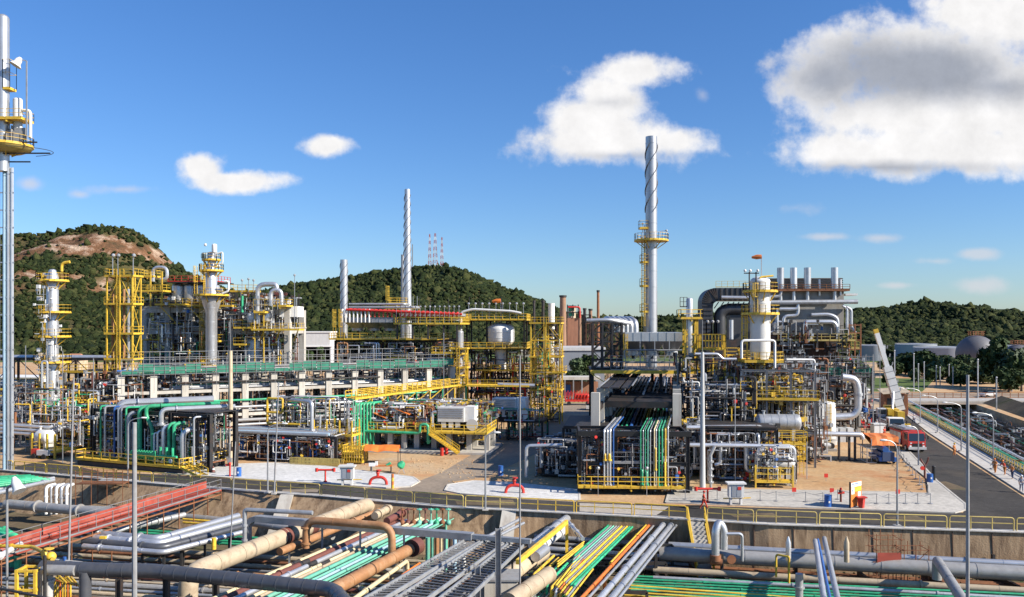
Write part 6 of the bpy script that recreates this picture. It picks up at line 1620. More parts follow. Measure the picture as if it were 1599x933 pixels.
for pts, r in (([(1211, 520), (1211, 483), (1222, 483), (1243, 483), (1243, 470)], .32), (([(1221, 518), (1221, 494), (1243, 493), (1243, 478)]), .3), (([(1254, 510), (1254, 503), (1300, 503), (1302, 520)]), .42), (([(1263, 492), (1290, 491), (1303, 497), (1303, 520)]), .3), (([(1316, 480), (1323, 484), (1323, 512), (1329, 520)]), .3), (([(1310, 478), (1317, 482), (1317, 515)]), .25), (([(1150, 518), (1207, 519), (1207, 503), (1218, 503)]), .25)):
    G.part('wall_pipe', 'silver').tube([((a - 1207) / F * FY, -1.0, ZA(b_, FY)) for a, b_ in pts], r, 10)
platform(G, 0.3, wpx + 1.4, -2.4, 0, ZA(531, FY), 'yellow_faded', 'FR', r=.09); platform(G, wpx + .2, wpx + 2.4, -1, 6, ZA(543, FY), 'yellow_faded')
lt2 = G.part('corner_lattice', 'rust')
for z in (508, 520, 531, 545, 560): lt2.bar((wpx + .4, -1.6, ZA(z, FY)), (wpx + 2.4, -1.6, ZA(z, FY)), .18)
for x in (.4, 1.4, 2.4): lt2.bar((wpx + x, -1.6, ZA(562, FY)), (wpx + x, -1.6, ZA(506, FY)), .2)
for i in range(4):
    for y in (.8, 10): G.part('column', 'concrete').box(.6 + i * 3.6, 1.5 + i * 3.6, y, y + .9, 0, ZA(562, FY) - .01)
sig = G.part('blue_sign', 'blue'); sig.box((1280 - 1207) / F * FY, (1283 - 1207) / F * FY, -.05, -.003, ZA(516, FY), ZA(510, FY))
G.part('roof_tip', 'white').box(wpx + .3, wpx + 2.4, 0, 3, ZA(462, FY), ZA(459, FY))
# curved dark duct on the left
DK = T('flue_duct', 'huge dark curved duct arching from the furnace down on its left side', 'duct', L(1096, 149), -4)
q = DK.part('duct', 'duct_dark'); w_ = lambda px: (px - 1096) / F * 149
zc, rc = ZA(476, 149), 0
outer_ = [(w_(1175), ZA(450, 149)), (w_(1118), ZA(450, 149))] + [(w_(1118) - 2.5 * math.sin(R(a)), ZA(450, 149) - 2.5 + 2.5 * math.cos(R(a))) for a in range(10, 91, 10)] + [(0, ZA(530, 149))]
inner_ = [(w_(1175), ZA(470, 149)), (w_(1120), ZA(470, 149)), (w_(1114), ZA(474, 149)), (w_(1113), ZA(480, 149)), (w_(1113), ZA(530, 149))]
poly = outer_ + inner_[::-1]
n = len(poly); vs = [(x, 0, z) for x, z in poly] + [(x, 5, z) for x, z in poly]
tri = tessellate_polygon([[Vector((x, z, 0)) for x, z in poly]])
q.add(vs, list(tri) + [(c + n, b_ + n, a + n) for a, b_, c in tri] + [(i, (i + 1) % n, n + (i + 1) % n, n + i) for i in range(n)])
rb = DK.part('stiffener', 'steel_dark')
for (x, z) in outer_: 
    k = min(inner_, key=lambda p: (p[0] - x) ** 2 + (p[1] - z) ** 2); rb.bar((x, -.08, z), (k[0], -.08, k[1]), .16)
for px in range(1125, 1176, 8): rb.bar((w_(px), -.08, ZA(450, 149)), (w_(px), -.08, ZA(470, 149)), .14)
for i in range(8): rb.bar((0, -.09, ZA(478 + i * 7, 149)), (w_(1113), -.09, ZA(478 + i * 7, 149)), .12)
d2 = DK.part('inner_duct', 'duct_dark'); d2.tube([(w_(1125), 1, ZA(530, 149)), (w_(1125), 1, ZA(490, 149)), (w_(1135), 1, ZA(483, 149)), (w_(1180), 1, ZA(483, 149))], 1.05, 14, 1.8); d2.box(w_(1140), w_(1172), .6, 4, ZA(530, 149), ZA(492, 149))
DK.part('roof_rail', 'yellow_faded').rail([(w_(1118), .3, ZA(449, 149)), (w_(1172), .3, ZA(449, 149))], 1.1, 1.0, .06)
DK.part('silver_pipe', 'silver').tube([(w_(1125), -.6, ZA(465, 149)), (w_(1185), -.6, ZA(466, 149))], .32, 10); DK.part('silver_pipe', 'silver').tube([(w_(1139), -1.2, ZA(530, 149)), (w_(1139), -1.2, ZA(500, 149))], .4, 10)
DK.part('support_frame', 'steel_dark').box(-.2, w_(1180), .5, 5, 8, ZA(530, 149) - .01)
for i in range(7): DK.part('lattice', 'steel_dark').bar((w_(1115) + i * .9, .1, ZA(482, 149)), (w_(1122) + i * .9, .1, ZA(472, 149)), .16)
for i in range(6): b = S('vent_stub', 'white-capped vent stub in the row below the inner dark duct', 'vent', 'white', 'white vent stubs under the duct'); a = Vector(L(1103 + (i % 3) * 8, 140, ZA(525, 140))); b.bar(a, a + Vector((0, 0, 2.4)), .16); b.sphere(a + Vector((.2, 0, 2.4)), .28, n=8, m=5)
# green-netted scaffold under furnace + concrete table
NF = concrete_frame('concrete_structure', 'shaded concrete table frame under green netting below the furnace', L(1222, 138), -6, [0, 4, 8, 12], [0, 8], [4.6, 8.6], 'concrete', cw=.8, zt=9.8, slab=(0, 1))  # floor slabs added for shade inside the table frame
gn = NF.part('green_netting', 'green_mesh'); 
for i in range(6): gn.box(-3 + i * 2.8, -.3 + i * 2.8, -1.1, -1.05, 10.0 + (i % 2) * .2, 11.4)
sf = NF.part('scaffold', 'steel_grey')
for z in (9.8, 10.6, 11.6, 12.6, 13.2): sf.bar((-4, -1.2, z), (14.2, -1.2, z), .07)
for i in range(22): sf.bar((-4 + i * .87, -1.2, 8), (-4 + i * .87, -1.2, 13.4), .06)
sf2 = NF.part('scaffold', 'steel_grey')
for z in (2, 4, 6, 8, 10, 12): sf2.bar((11.5, -1.6, z), (15, -1.6, z), .07); sf2.bar((11.5, 1.6, z), (15, 1.6, z), .07)
for x in (11.5, 12.7, 13.9, 15): sf2.bar((x, -1.6, 0), (x, -1.6, 13.5), .08); sf2.bar((x, 1.6, 0), (x, 1.6, 13.5), .08)
spools(L(1222, 136), -6, (-3, 14, -1, 6, .4, 13), 60, ['silver', 'silver_dull', 'steel_dark', 'rust', 'steel_dark', 'white_grey', 'steel_grey'], (.08, .22), 'bent pipe in the shaded concrete frame below the furnace', 'bent pipes below the furnace', seed=91)
stuffpipes('small_pipework', 'shaded tangle of small lines below the furnace', 'steel_dark', L(1222, 139), -6, (-5, 14, 0, 8, .2, 12.5), 620, (.04, .11), 92)
for i in range(6): pipe('silver pipe in a stair-like row rising toward the furnace frame', 'white_grey', [L(1283 + i * 3, 137 + i * 2, 3), L(1283 + i * 3, 137 + i * 2, 8.4), L(1276 + i * 3, 140 + i * 2, 8.4)], .18, 'stepped pipes by the white tank')
# ---------------- far right: tanks, spheres, trees, bridge
def tank(label, px, Y, ytop, rpx, m='shed_grey'):  # white tanks: darker grey walls and roof stand in for cloud shade
    t = T('storage_tank', label, 'tank', L(px, Y)); r = rpx / F * Y; z = ZA(ytop, Y); t.part('wall', m).lathe((0, 0, 0), (0, 0, z), [(0, r), (1, r)], 40); t.part('roof', 'shed_grey').lathe((0, 0, z + .02), (0, 0, z + .7), [(0, r * .99), (.5, r * .6), (1, .3)], 40); t.part('edge_rail', 'steel_grey').lathe((0, 0, z + .3), (0, 0, z + .5), [(0, r), (1, r)], 40, caps=False)
tank('white tank end seen left of the crane boom', 1362, 430, 540, 19); tank('broad white storage tank, greyed for cloud shade, behind the street lamps', 1474, 420, 543, 44); tank('broad white tank right of the grey sphere', 1586, 430, 541, 36)
tank('distant white tank behind the crane boom', 1430, 470, 538, 30); tank('wide white tank top seen just right of the furnace', 1390, 520, 541, 12)
def sphere_tank(label, px, Y, pyc, rpx):
    t = T('sphere_tank', label, 'tank', L(px, Y)); r = rpx / F * Y; zc = ZA(pyc, Y); t.part('shell', 'sphere_grey').sphere((0, 0, zc), r, n=40, m=24)
    for k in range(10): a = R(k * 36); t.part('leg', 'sphere_grey').cyl((r * .93 * math.cos(a), r * .93 * math.sin(a), 0), (r * .93 * math.cos(a), r * .93 * math.sin(a), zc), .35, n=10)
    t.part('top_gallery', 'rust').rail([(-2.6, -2, zc + r), (2.6, -2, zc + r), (2.6, 2, zc + r), (-2.6, 2, zc + r)], 1.6, 1.3, .18, closed=True)
    return t, r, zc
t, r_s, z_s = sphere_tank('large grey spherical gas tank with a rusty gallery on top', 1524, 340, 553, 29)
sphere_tank('grey spherical tank partly hidden by trees at the right edge', 1589, 350, 560, 22)
def text3d(txt, m, parent, loc, rot, size, name='lettering', depth=.02):
    c = bpy.data.curves.new(name, 'FONT'); c.body = txt; c.size = size; c.align_x = 'CENTER'; c.align_y = 'CENTER'; c.extrude = depth; c.resolution_u = 2
    o = bpy.data.objects.new(name, c); COL.objects.link(o)
    dg = bpy.context.evaluated_depsgraph_get(); me = bpy.data.meshes.new_from_object(o.evaluated_get(dg)); bpy.data.objects.remove(o)
    o = bpy.data.objects.new(name, me); COL.objects.link(o); me.materials.clear(); me.materials.append(MATS[m]); o.parent = parent; o.location = loc; o.rotation_euler = rot
    return o
text3d('EF-T-61-4', 'black', t.o, (0, -r_s * 1.003, z_s + .3), (R(90), 0, 0), 1.9)
tr_list = [(1524, 300, 564, 18), (1503, 305, 556, 15), (1343, 250, 568, 20), (1352, 240, 590, 12), (1440, 300, 556, 26), (1414, 310, 560, 22), (1473, 290, 560, 22), (1493, 280, 568, 22), (1556, 240, 528, 28), (1578, 235, 545, 26), (1610, 240, 540, 30), (1595, 230, 560, 22), (1535, 260, 585, 24), (1510, 265, 578, 20), (1460, 270, 580, 18), (1385, 330, 566, 16), (1400, 300, 572, 14), (1500, 250, 596, 16), (1430, 265, 590, 12), (1340, 210, 600, 9), (1575, 225, 580, 22), (901, 222, 562, 17), (918, 228, 553, 14), (890, 215, 578, 12), (910, 214, 580, 12), (932, 240, 560, 14), (480, 300, 545, 10), (500, 310, 540, 8), (1385, 250, 590, 8)]
for i, (px, Y, yt, rp_) in enumerate(tr_list):
    h = ZA(yt, Y)
    lab = 'dark leafy tree in the belt of trees before the storage tanks' if px > 1300 and px < 1660 else ('dark tree in the clump before the grey warehouse wall' if px > 800 else 'dark tree by the white building under the middle hill')
    tree('tree', lab, L(px, Y), max(h, 4), rp_ / F * Y, 'leaf_dark' if i % 3 else 'leaf_mid', seed=i, n=1500, group='trees before the tanks' if px > 1300 else ('trees at the road end' if px > 800 else 'trees by the white building'), trunk=.3)
# undergrowth belt behind plant
gx = sheet('grass_field', [[W(x, y, 0) for x, y in ((1340, 590), (1460, 592), (1440, 612), (1345, 612))], [W(x, y, 0) for x, y in ((-100, 548), (1700, 548), (1700, 566), (-100, 566))]], .006, 'grass')
fx = S('footbridge', 'pale concrete road bridge crossing the pipe channel with railings', 'bridge', 'concrete')
a = W(1408, 632, 0); b_ = W(1760, 640, 0)
fx.box(a.x - 2, a.x + 70, 196, 204, .05, .5)
t = T('bridge_railing', 'brown railing along the far road bridge', 'railing', (a.x - 2, 203.5, .5)); t.part('panel', 'rust').rail([(0, 0, 0), (70, 0, 0)], 1.3, 2.0, .12)
bk = S('earth_bank', 'raw brown earth bank on the far side of the pipe channel', 'bank', 'pit_soil'); 
for i in range(14):
    p = R0 + rp * (WIDTH + 2.2) + rd * (i * 8.6); q_ = p + rd * 8.6; e = ru(1.2, 2.2)
    bk.add([tuple(p + Vector((0, 0, 0))), tuple(q_), tuple(q_ + rp * 4 + Vector((0, 0, e))), tuple(p + rp * 4 + Vector((0, 0, e))), tuple(p + rp * 9), tuple(q_ + rp * 9)], [(0, 1, 2, 3), (3, 2, 5, 4), (0, 3, 4), (1, 5, 2)])
sheet('far_road', [[R0 + rp * 29, R0 + rp * 40, R1 + rp * 34, R1 + rp * 26]], .01, 'asphalt')
# channel pipes
names = ['silver_dull', 'steel_dark', 'green', 'green', 'steel_grey', 'steel_dark', 'rust', 'silver_dull', 'grey_pipe', 'silver_dull', 'grey_pipe', 'steel_dark', 'rust', 'steel_grey', 'silver', 'maroon']
for i in range(30):
    o = 1.0 + i * .52; m = names[i % len(names)]; z = (-.9, -1.9, -2.9)[i % 3] if i > 4 else -.2 - .1 * i
    if i in (3, 4, 5): m = 'green'; z = -.6
    b = S('channel_pipe', 'long pipe running along the sunken channel beside the right road', 'pipe', m, 'pipes in the channel beside the road'); a = R0 + rp * o; c = R1 + rp * o; a.z = c.z = z; b.tube([a, c], (.14, .2, .28)[i % 3], 8)
for o, z in ((.7, .55), (.7, 1.2) ):
    b = S('channel_pipe', 'white-topped pipe carried at railing height along the right walkway', 'pipe', 'white', 'white pipes along the right walkway'); a = R0 + rp * (o + (z > 1) * .8); c = R1 + rp * (o + (z > 1) * .8); a.z = c.z = z; b.tube([a, c], .17, 8)
for i in range(12):
    p = R0 + rd * (4 + i * 9); fxx = S('channel_support', 'dark steel trestle across the sunken channel', 'trestle', 'steel_dark', 'trestles in the sunken channel')
    for zz in (-.75, -1.75, -2.7): fxx.bar(p + rp * .5 + Vector((0, 0, zz)), p + rp * 15.5 + Vector((0, 0, zz)), .25)
    for k in (.5, 5.5, 10.5, 15.5): fxx.bar(p + rp * k + Vector((0, 0, PITZ)), p + rp * k + Vector((0, 0, -.7)), .25)
stuffpipes('small_pipework', 'dark supports and small lines in the sunken channel', 'steel_dark', tuple(R0), math.degrees(math.atan2(rd.y, rd.x)), (0, 110, -16, -1, -4, -.3), 500, (.05, .14), 97)
for i in range(20):
    p = R0 + rd * (i * 6.0); e = p + rd * 5.7
    b = S('guardrail', 'cream railing panel between the right walkway and the pipe channel', 'railing', 'yellow_faded', 'railing panels along the right walkway'); b.rail([p + rp * .1 + Vector((0, 0, .15)), e + rp * .1 + Vector((0, 0, .15))], 1.1, 1.15, .075)
# ================================================================== road furniture
def walk_line(P, step, start=0.0):
    """points every step metres along a polyline"""
    out = []; acc = -start
    for a, b in zip(P, P[1:]):
        Ln = (b - a).length
        while acc <= Ln:
            if acc >= 0: out.append(a + (b - a) * (acc / Ln))
            acc += step
        acc -= Ln
    return out
fpts = walk_line(FENCE, 5.6)
gaps = [(W(1073, 810, 0).x, W(1100, 810, 0).x)]
for a, b in zip(fpts, fpts[1:]):
    d = (b - a).normalized(); a = a + d * .12; b = b - d * .12
    px = PX0 + F * (a.x + b.x) / 2 / a.y
    if px < -20 or px > 1640 or (330 > px > 348): continue
    g0, g1 = gaps[0]
    if a.x < g1 and b.x > g0:
        if a.x < g0 - .5: b = a + (b - a) * ((g0 - .1 - a.x) / (b.x - a.x))
        elif b.x > g1 + .5: a = a + (b - a) * ((g1 + .1 - a.x) / (b.x - a.x))
        else: continue
    if 820 < px < 1060 or px < 250: m = 'yellow'
    else: m = 'yellow_faded'
    lab = {'yellow': 'bright yellow tubular guardrail panel with two inner posts on the front road edge', 'yellow_faded': 'faded yellow tubular guardrail panel with two inner posts on the front road edge'}[m]
    g = S('guardrail', lab, 'guardrail', m, 'guardrail panels along the front road')
    o = Vector((0, .25, .1))
    g.tube([a + o, a + o + Vector((0, 0, 1.12)), b + o + Vector((0, 0, 1.12)), b + o], .055, 6, .25)
    g.bar(a + o + Vector((0, 0, .6)), b + o + Vector((0, 0, .6)), .07)
    for k in (1, 2): q = a + (b - a) * k / 3 + o; g.bar(q, q + Vector((0, 0, 1.1)), .07)
# stairs through the wall
sx0, sx1 = W(1073, 812, 0), W(1100, 812, 0)
t = T('concrete_steps', 'concrete steps with bright yellow side rails leading down through the retaining wall', 'stairs', (sx0.x, sx0.y - .2, 0))
w_s = sx1.x - sx0.x
for i in range(12): t.part('step', 'concrete').box(.15, w_s - .15, -.32 * (i + 1), -.32 * i + .03, PITZ, -.34 * i - .1)
for x in (0.02, w_s - .02):
    r_ = t.part('handrail', 'yellow'); r_.bar((x, .1, .1), (x, .1, 1.25), .1); r_.bar((x, .1, 1.2), (x, -4.0, -3.1), .1); r_.bar((x, .1, .7), (x, -4.0, -3.6), .07); r_.bar((x, 0, -.1), (x, -4.1, -4.1), .1, .3)
# street lamps
def street_lamp(label, px, py, hpx, arm=1.6, base_z=0.0, group=None, adir=1, m='silver_dull', k=1.0):
    p = W(px, py, base_z); h = hpx / F * p.y
    t = T('street_lamp', label, 'street lamp', p, 0, group)
    po = t.part('pole', m); r = .085 * k
    po.lathe((0, 0, 0), (0, 0, h - 1.0), [(0, r * 1.2), (1, r * .8)], 8)
    po.tube([(0, 0, h - 1.0), (adir * .1, 0, h - .45), (adir * arm * .5, 0, h - .08), (adir * arm, 0, h)], r * .7, 6, .4)
    t.part('base_plate', 'concrete').box(-.3, .3, -.3, .3, 0.005, .12)
    hd = t.part('lamp_head', 'white'); hd.sphere((adir * (arm + .25), 0, h + .02), .3, 1.25, .6, .38, 10, 6)
    return t
street_lamp('curved street lamp with a small round sign on its pole, above the left retaining wall', 200, 751, 98)
street_lamp('curved street lamp on the left gravel verge between cream mast and white cabinet', 418, 770, 108)
street_lamp('curved street lamp at the mouth of the plant road', 758, 797, 121, .9)
street_lamp('curved street lamp leaning left over the sandy yard corner', 1401, 822, 134, 1.0, adir=-1)
street_lamp('street lamp with a white lower pole at the right gravel verge', 1434, 728, 62, 1.0, adir=-1)
for i, (px, py, h) in enumerate(((1413, 648, 44), (1437, 662, 55), (1464, 676, 58), (1501, 705, 76), (1551, 733, 88))):
    street_lamp('curved street lamp in the row along the right walkway', px, py, h, 2.1, .14, 'street lamps along the right walkway', adir=-1)
for i, (px, py, yt) in enumerate(((1345, 640, 580), (1397, 612, 548), (1427, 612, 553), (1434, 608, 569), (1443, 608, 566), (1462, 604, 572), (1468, 602, 574), (1482, 600, 570), (1488, 606, 574), (1527, 625, 562), (1556, 640, 590), (1580, 612, 600))):
    p = W(px, py, 0); b = S('lamp_pole', 'thin pale lamp pole far back near the tree belt', 'pole', 'silver_dull', 'far lamp poles before the tree belt'); b.bar(p, p + Vector((0, 0, (py - yt) / F * p.y)), .22); b.sphere(p + Vector((0, 0, (py - yt) / F * p.y)), .25, n=6, m=4)
def thin_pole(label, px, yt, yb, z0, Y=None, r=.07, m='steel_grey', lean=0):
    p = W(px, yb, z0) if Y is None else Vector((XA(px, Y), Y, z0)); zt = ZA(yt, p.y)
    t = T('mast', label, 'mast', p); t.part('pole', m).lathe((0, 0, 0), (lean, 0, zt - z0), [(0, r), (1, r * .7)], 8); t.part('base', 'concrete').box(-.25, .25, -.25, .25, 0.004, .12); return t
thin_pole('thin grey pole rising from the pit before the right-hand wall', 1511, 586, 0, PITZ, 52, .13, 'steel_grey')
thin_pole('thin leaning pole standing on the left road edge beside the pump bay', 428, 597, 772, 0, None, .09, lean=.5)
thin_pole('slim pole in front of the plant road, rising out of the pit', 812, 556, 0, PITZ, 60, .07)
thin_pole('slim grey pole at the left, rising from the pit before the red walkway', 106, 590, 0, PITZ, 70, .10, lean=.5)
thin_pole('thick dark grey post rising from the pit in front of the left wall', 210, 660, 0, PITZ, 46, .17, 'steel_grey')
t = thin_pole('thin lightning pole standing in the left pit by the red walkway end', 357, 690, 0, PITZ, 72, .07, lean=.6)
for i, (px, Y, yt, yb_) in enumerate(((98, 110, 548, 690), (40, 120, 540, 700), (146, 112, 560, 725), (1148, 96, 600, 700), (1260, 99, 690, 752), (1213, 95, 700, 765), (693, 130, 520, 640), (1030, 96, 705, 770))):
    p = Vector(L(px, Y)); b = S('lightning_rod', 'thin bare rod standing among the plant piping', 'mast', 'silver_dull', 'thin rods among the plant'); b.bar((p.x, p.y, 0), (p.x, p.y, ZA(yt, Y)), .08)
# verge objects
def cabinet(label, px, py):
    t = T('hose_cabinet', label, 'cabinet', W(px, py, .1)); b = t.part('body', 'white'); b.box(-.75, .75, -.35, .45, .75, 2.1); b.box(-.95, .95, -.5, .6, 2.1, 2.25)
    for x in (-.62, .42): t.part('leg', 'white').box(x, x + .2, -.2, .3, 0, .75)
    for x in (-.5, .02): t.part('door', 'shed_grey').box(x, x + .45, -.39, -.352, .85, 1.95)
    t.part('red_sign', 'red').box(.1, .45, -.42, -.392, 1.55, 1.85); t.part('side_pipe', 'yellow').bar((-1.2, .3, .55), (1.6, .3, .6), .1)
cabinet('white fire-hose cabinet with a red sign on the left gravel verge', 542, 758); cabinet('white fire-hose cabinet with a red sign on the right gravel strip', 1149, 788)
def tmon(label, px, py, w=1.0):
    t = T('fire_monitor', label, 'fire monitor', W(px, py, .1)); b = t.part('post', 'red'); b.cyl((0, 0, 0), (0, 0, 1.4), .1); b.cyl((0, 0, 0), (0, 0, .12), .22); t.part('crossbar', 'red').cyl((-w, 0, 1.4), (w, 0, 1.4), .12)
    for x in (-w, w): t.part('nozzle', 'red').cyl((x, 0, 1.2), (x, 0, 1.6), .18)
tmon('red T-shaped fire monitor on the left gravel verge', 508, 753); tmon('red T-shaped fire monitor at the foot of the steel mast', 1105, 785, 1.2)
def uhyd(label, px, py, rot=0):
    t = T('hydrant', label, 'hydrant', W(px, py, .1)); b = t.part('pipe', 'red'); b.tube([(-.95, 0, 0), (-.8, 0, .6), (-.3, 0, .85), (.5, 0, .85), (.95, 0, .5), (1.0, 0, 0)], .17, 10, .35)
    v = t.part('valve', 'red'); v.cyl((0, 0, .8), (0, 0, 1.35), .16); v.sphere((0, 0, 1.35), .22); v.cyl((.1, 0, 1.6), (.1, 0, 1.68), .3); v.cyl((.1, 0, 1.3), (.1, 0, 1.65), .06)
uhyd('red arched hydrant pipe with a valve on the left gravel verge', 590, 757); uhyd('red arched hydrant pipe on the middle gravel island', 803, 770)
def barrel(label, px, py, m='blue', h=.95, r=.31, z=.1):
    t = T('barrel', label, 'barrel', W(px, py, z)); t.part('drum', m).lathe((0, 0, 0), (0, 0, h), [(0, r), (.03, r), (.04, r * .96), (.32, r * .97), (.34, r * 1.03), (.36, r * .97), (.64, r * .97), (.66, r * 1.03), (.68, r * .97), (.96, r * .96), (1, r)], 18); t.part('label', 'white').box(-.08, .08, -r - .012, -r + .02, .4, .6); return t
barrel('blue barrel on the left gravel verge beside the cream mast', 373, 744, h=1.05); barrel('blue barrel in shade beside the plant road', 782, 743, z=0, h=1.2)
barrel('blue barrel on the right gravel strip, left of the orange notice board', 1293, 791, h=1.15, r=.38); barrel('blue barrel at the right verge next to the dark bollard', 1452, 753, h=.95, r=.36)
t = T('waste_bin', 'orange-red wheeled bin in front of the notice board', 'bin', W(1345, 793, .1)); t.part('body', 'red').lathe((0, 0, 0), (0, 0, 1.0), [(0, .3), (1, .42)], 4); t.part('lid', 'red').box(-.45, .45, -.4, .4, 1.0, 1.1)
t = T('notice_board', 'tall orange and white notice board standing on the right gravel strip', 'sign', W(1337, 792, .1), 38); t.part('board', 'orange').box(-1.0, 1.0, 0, .1, .1, 2.55)
t.part('frame', 'black').box(-1.08, -1.003, -.02, .14, 0, 2.6)
w1 = t.part('white_panel', 'white'); w1.box(-.95, .95, -.012, -.002, 2.05, 2.5); w1.box(-.9, -.35, -.012, -.002, 1.35, 2.0); w1.box(.3, .8, -.012, -.002, .9, 1.5)
y1 = t.part('yellow_panel', 'yellow'); y1.box(-.3, .95, -.014, -.003, 1.55, 2.0)
lt = t.part('text_lines', 'blue'); lt.box(-.8, .5, -.018, -.013, 2.3, 2.38); lt.box(-.8, .2, -.018, -.013, 2.15, 2.2); lt.box(-.75, -.55, -.018, -.013, 1.6, 1.8)
t = T('hydrant', 'dark red upright hydrant left of the notice board', 'hydrant', W(1313, 784, .1)); b = t.part('post', 'maroon'); b.cyl((0, 0, 0), (0, 0, 1.0), .11); b.sphere((0, 0, 1.1), .2); t.part('outlet', 'red').cyl((-.3, 0, .9), (.35, 0, .95), .12); t.part('cap', 'red').cyl((0, 0, 1.1), (0, 0, 1.45), .12)
t = T('fire_monitor', 'maroon fire monitor with branching nozzles at the right verge', 'fire monitor', W(1444, 747, .1)); b = t.part('post', 'maroon'); b.cyl((0, 0, 0), (0, 0, 1.5), .12); b.tube([(0, 0, 1.5), (-.3, 0, 1.9), (-.5, 0, 2.3)], .1); t.part('nozzle', 'maroon').tube([(0, 0, 1.4), (.3, 0, 1.9), (.4, -.1, 2.5)], .1); t.part('wheel', 'red').cyl((-.3, -.1, 1.2), (-.3, .0, 1.2), .25)
t = T('bollard', 'dark bollard at the kerb of the right road', 'bollard', W(1458, 750, .1)); t.part('post', 'black').cyl((0, 0, 0), (0, 0, 1.6), .2); t.part('cap', 'steel_dark').sphere((0, 0, 1.6), .21, 1, 1, .5)
t = T('marker_post', 'orange and yellow striped post on the left gravel tip', 'post', W(613, 763, .1)); 
for i in range(4): t.part('band', 'orange' if i % 2 else 'yellow').cyl((0, 0, i * .4), (0, 0, i * .4 + .4), .16 - i * .005)
t = T('canopy', 'sagging orange fabric canopy on thin posts behind the left gravel verge', 'canopy', W(597, 724, 0))
cv = t.part('fabric', 'orange'); cv.smooth = False
for i in range(5):
    x0, x1 = -2.3 + i * .92, -1.38 + i * .92; s0, s1 = .12 * math.sin(i * 2.3), .12 * math.sin((i + 1) * 2.3)
    cv.add([(x0, -.9, 1.75 + s0), (x1, -.9, 1.75 + s1), (x1, .2, 2.45 + s1 * .4), (x0, .2, 2.45 + s0 * .4), (x0, 1.3, 1.8), (x1, 1.3, 1.8), (x0, -.9, 1.72 + s0), (x1, -.9, 1.72 + s1), (x1, .2, 2.42), (x0, .2, 2.42), (x0, 1.3, 1.77), (x1, 1.3, 1.77)], [(0, 1, 2, 3), (3, 2, 5, 4), (6, 9, 8, 7), (9, 10, 11, 8), (0, 6, 7, 1), (4, 5, 11, 10)])
for x, y in ((-2.2, -.9), (2.2, -.9), (-2.2, 1.3), (2.2, 1.3)): t.part('post', 'steel_dark').bar((x, y, 0), (x, y, 1.8), .07)
t = T('tool_chest', 'workbench with orange and white tools under the orange canopy', 'bench', W(595, 737, 0)); t.part('top', 'orange').box(-1.4, 1.4, -.3, .3, .7, .8)
for x in (-1.3, 1.2): t.part('leg', 'steel_dark').box(x, x + .1, -.25, .25, 0, .7)
t.part('tool', 'white').box(-.7, -.4, -.2, .1, .8, 1.3); t.part('tool', 'green').cyl((.7, 0, .8), (1.2, 0, 1.1), .16)
t = T('cement_mixer', 'green drum mixer on a frame beside the plant road mouth', 'mixer', W(627, 740, 0)); t.part('drum', 'green').lathe((-.3, 0, .75), (.25, 0, 1.45), [(0, .3), (.3, .5), (.7, .42), (1, .25)], 14)
for x in (-.4, .4): t.part('leg', 'silver').bar((x, 0, 0), (0, 0, .9), .08)
for px, py, lab in ((547, 729, 'small white safety sign on a stake before the yellow cage'), (581, 728, 'small pale figure-height stand under the canopy edge')):
    t = T('small_sign', lab, 'sign', W(px, py + 12, 0)); t.part('stake', 'steel_grey').bar((0, 0, 0), (0, 0, 1.4), .07); t.part('panel', 'white').box(-.4, .4, -.06, -.04, .9, 1.35)
t = T('traffic_cone', 'dark striped traffic cone on the gravel left of the cream mast', 'cone', W(333, 738, .1)); t.part('cone', 'maroon').lathe((0, 0, .03), (0, 0, .8), [(0, .22), (1, .05)], 12); t.part('base', 'black').box(-.28, .28, -.28, .28, 0, .04); t.part('band', 'white').lathe((0, 0, .35), (0, 0, .5), [(0, .165), (1, .14)], 12)
t = T('red_standpipe', 'red standpipe at the foot of the cream mast', 'standpipe', W(359, 744, .1)); t.part('post', 'red').cyl((0, 0, 0), (0, 0, 1.5), .1); t.part('cap', 'red').sphere((0, 0, 1.5), .18); t.part('arm', 'red').cyl((-.5, 0, 1.3), (.1, 0, 1.4), .08)
for i, (px, py) in enumerate(((690, 712), (697, 710), (1290, 752), (1299, 776), (1402, 778), (1240, 775), (1053, 770))):
    t = T('red_extinguisher', 'red fire extinguisher beside the stair foot of the compressor deck' if i < 2 else 'small square red warning flag hung on the barrier chain', 'extinguisher' if i < 2 else 'flag', W(px, py, 0 if i < 2 else .1), 0, 'red extinguishers at the stair foot' if i < 2 else 'red flags on the barrier chain')
    if i < 2: t.part('bottle', 'red').cyl((0, 0, 0), (0, 0, 1.1), .25); t.part('head', 'black').cyl((0, 0, 1.1), (0, 0, 1.25), .1)
    else: t.part('flag', 'red').box(-.22, .22, -.02, .02, .45, .9); t.part('stake', 'steel_grey').bar((0, .04, 0), (0, .04, .9), .04)
# chain barrier posts around the yard
cp = [W(x, y, .1) for x, y in ((1070, 780), (1120, 781), (1187, 782), (1212, 783), (1258, 784), (1285, 785), (1308, 780), (1369, 787), (1388, 787), (1414, 787), (1433, 787), (1453, 787), (1449, 772), (1440, 764), (1436, 757), (1430, 748), (1425, 742), (1420, 735), (1416, 728), (1411, 722), (1406, 716), (1403, 710))]
for i, p in enumerate(cp):
    b = S('barrier_post', 'thin barrier stake with round foot and chain at the edge of the sandy yard', 'barrier post', 'steel_grey', 'barrier stakes around the sandy yard'); b.bar(p, p + Vector((0, 0, 1.05)), .06); b.cyl(p, p + Vector((0, 0, .05)), .25, n=8)
    if i + 1 < len(cp) and (cp[i + 1] - p).length < 5:
        q = cp[i + 1]; mid = (p + q) / 2 + Vector((0, 0, .75)); b.tube([p + Vector((0, 0, .98)), mid, q + Vector((0, 0, .98))], .025, 4, .2)
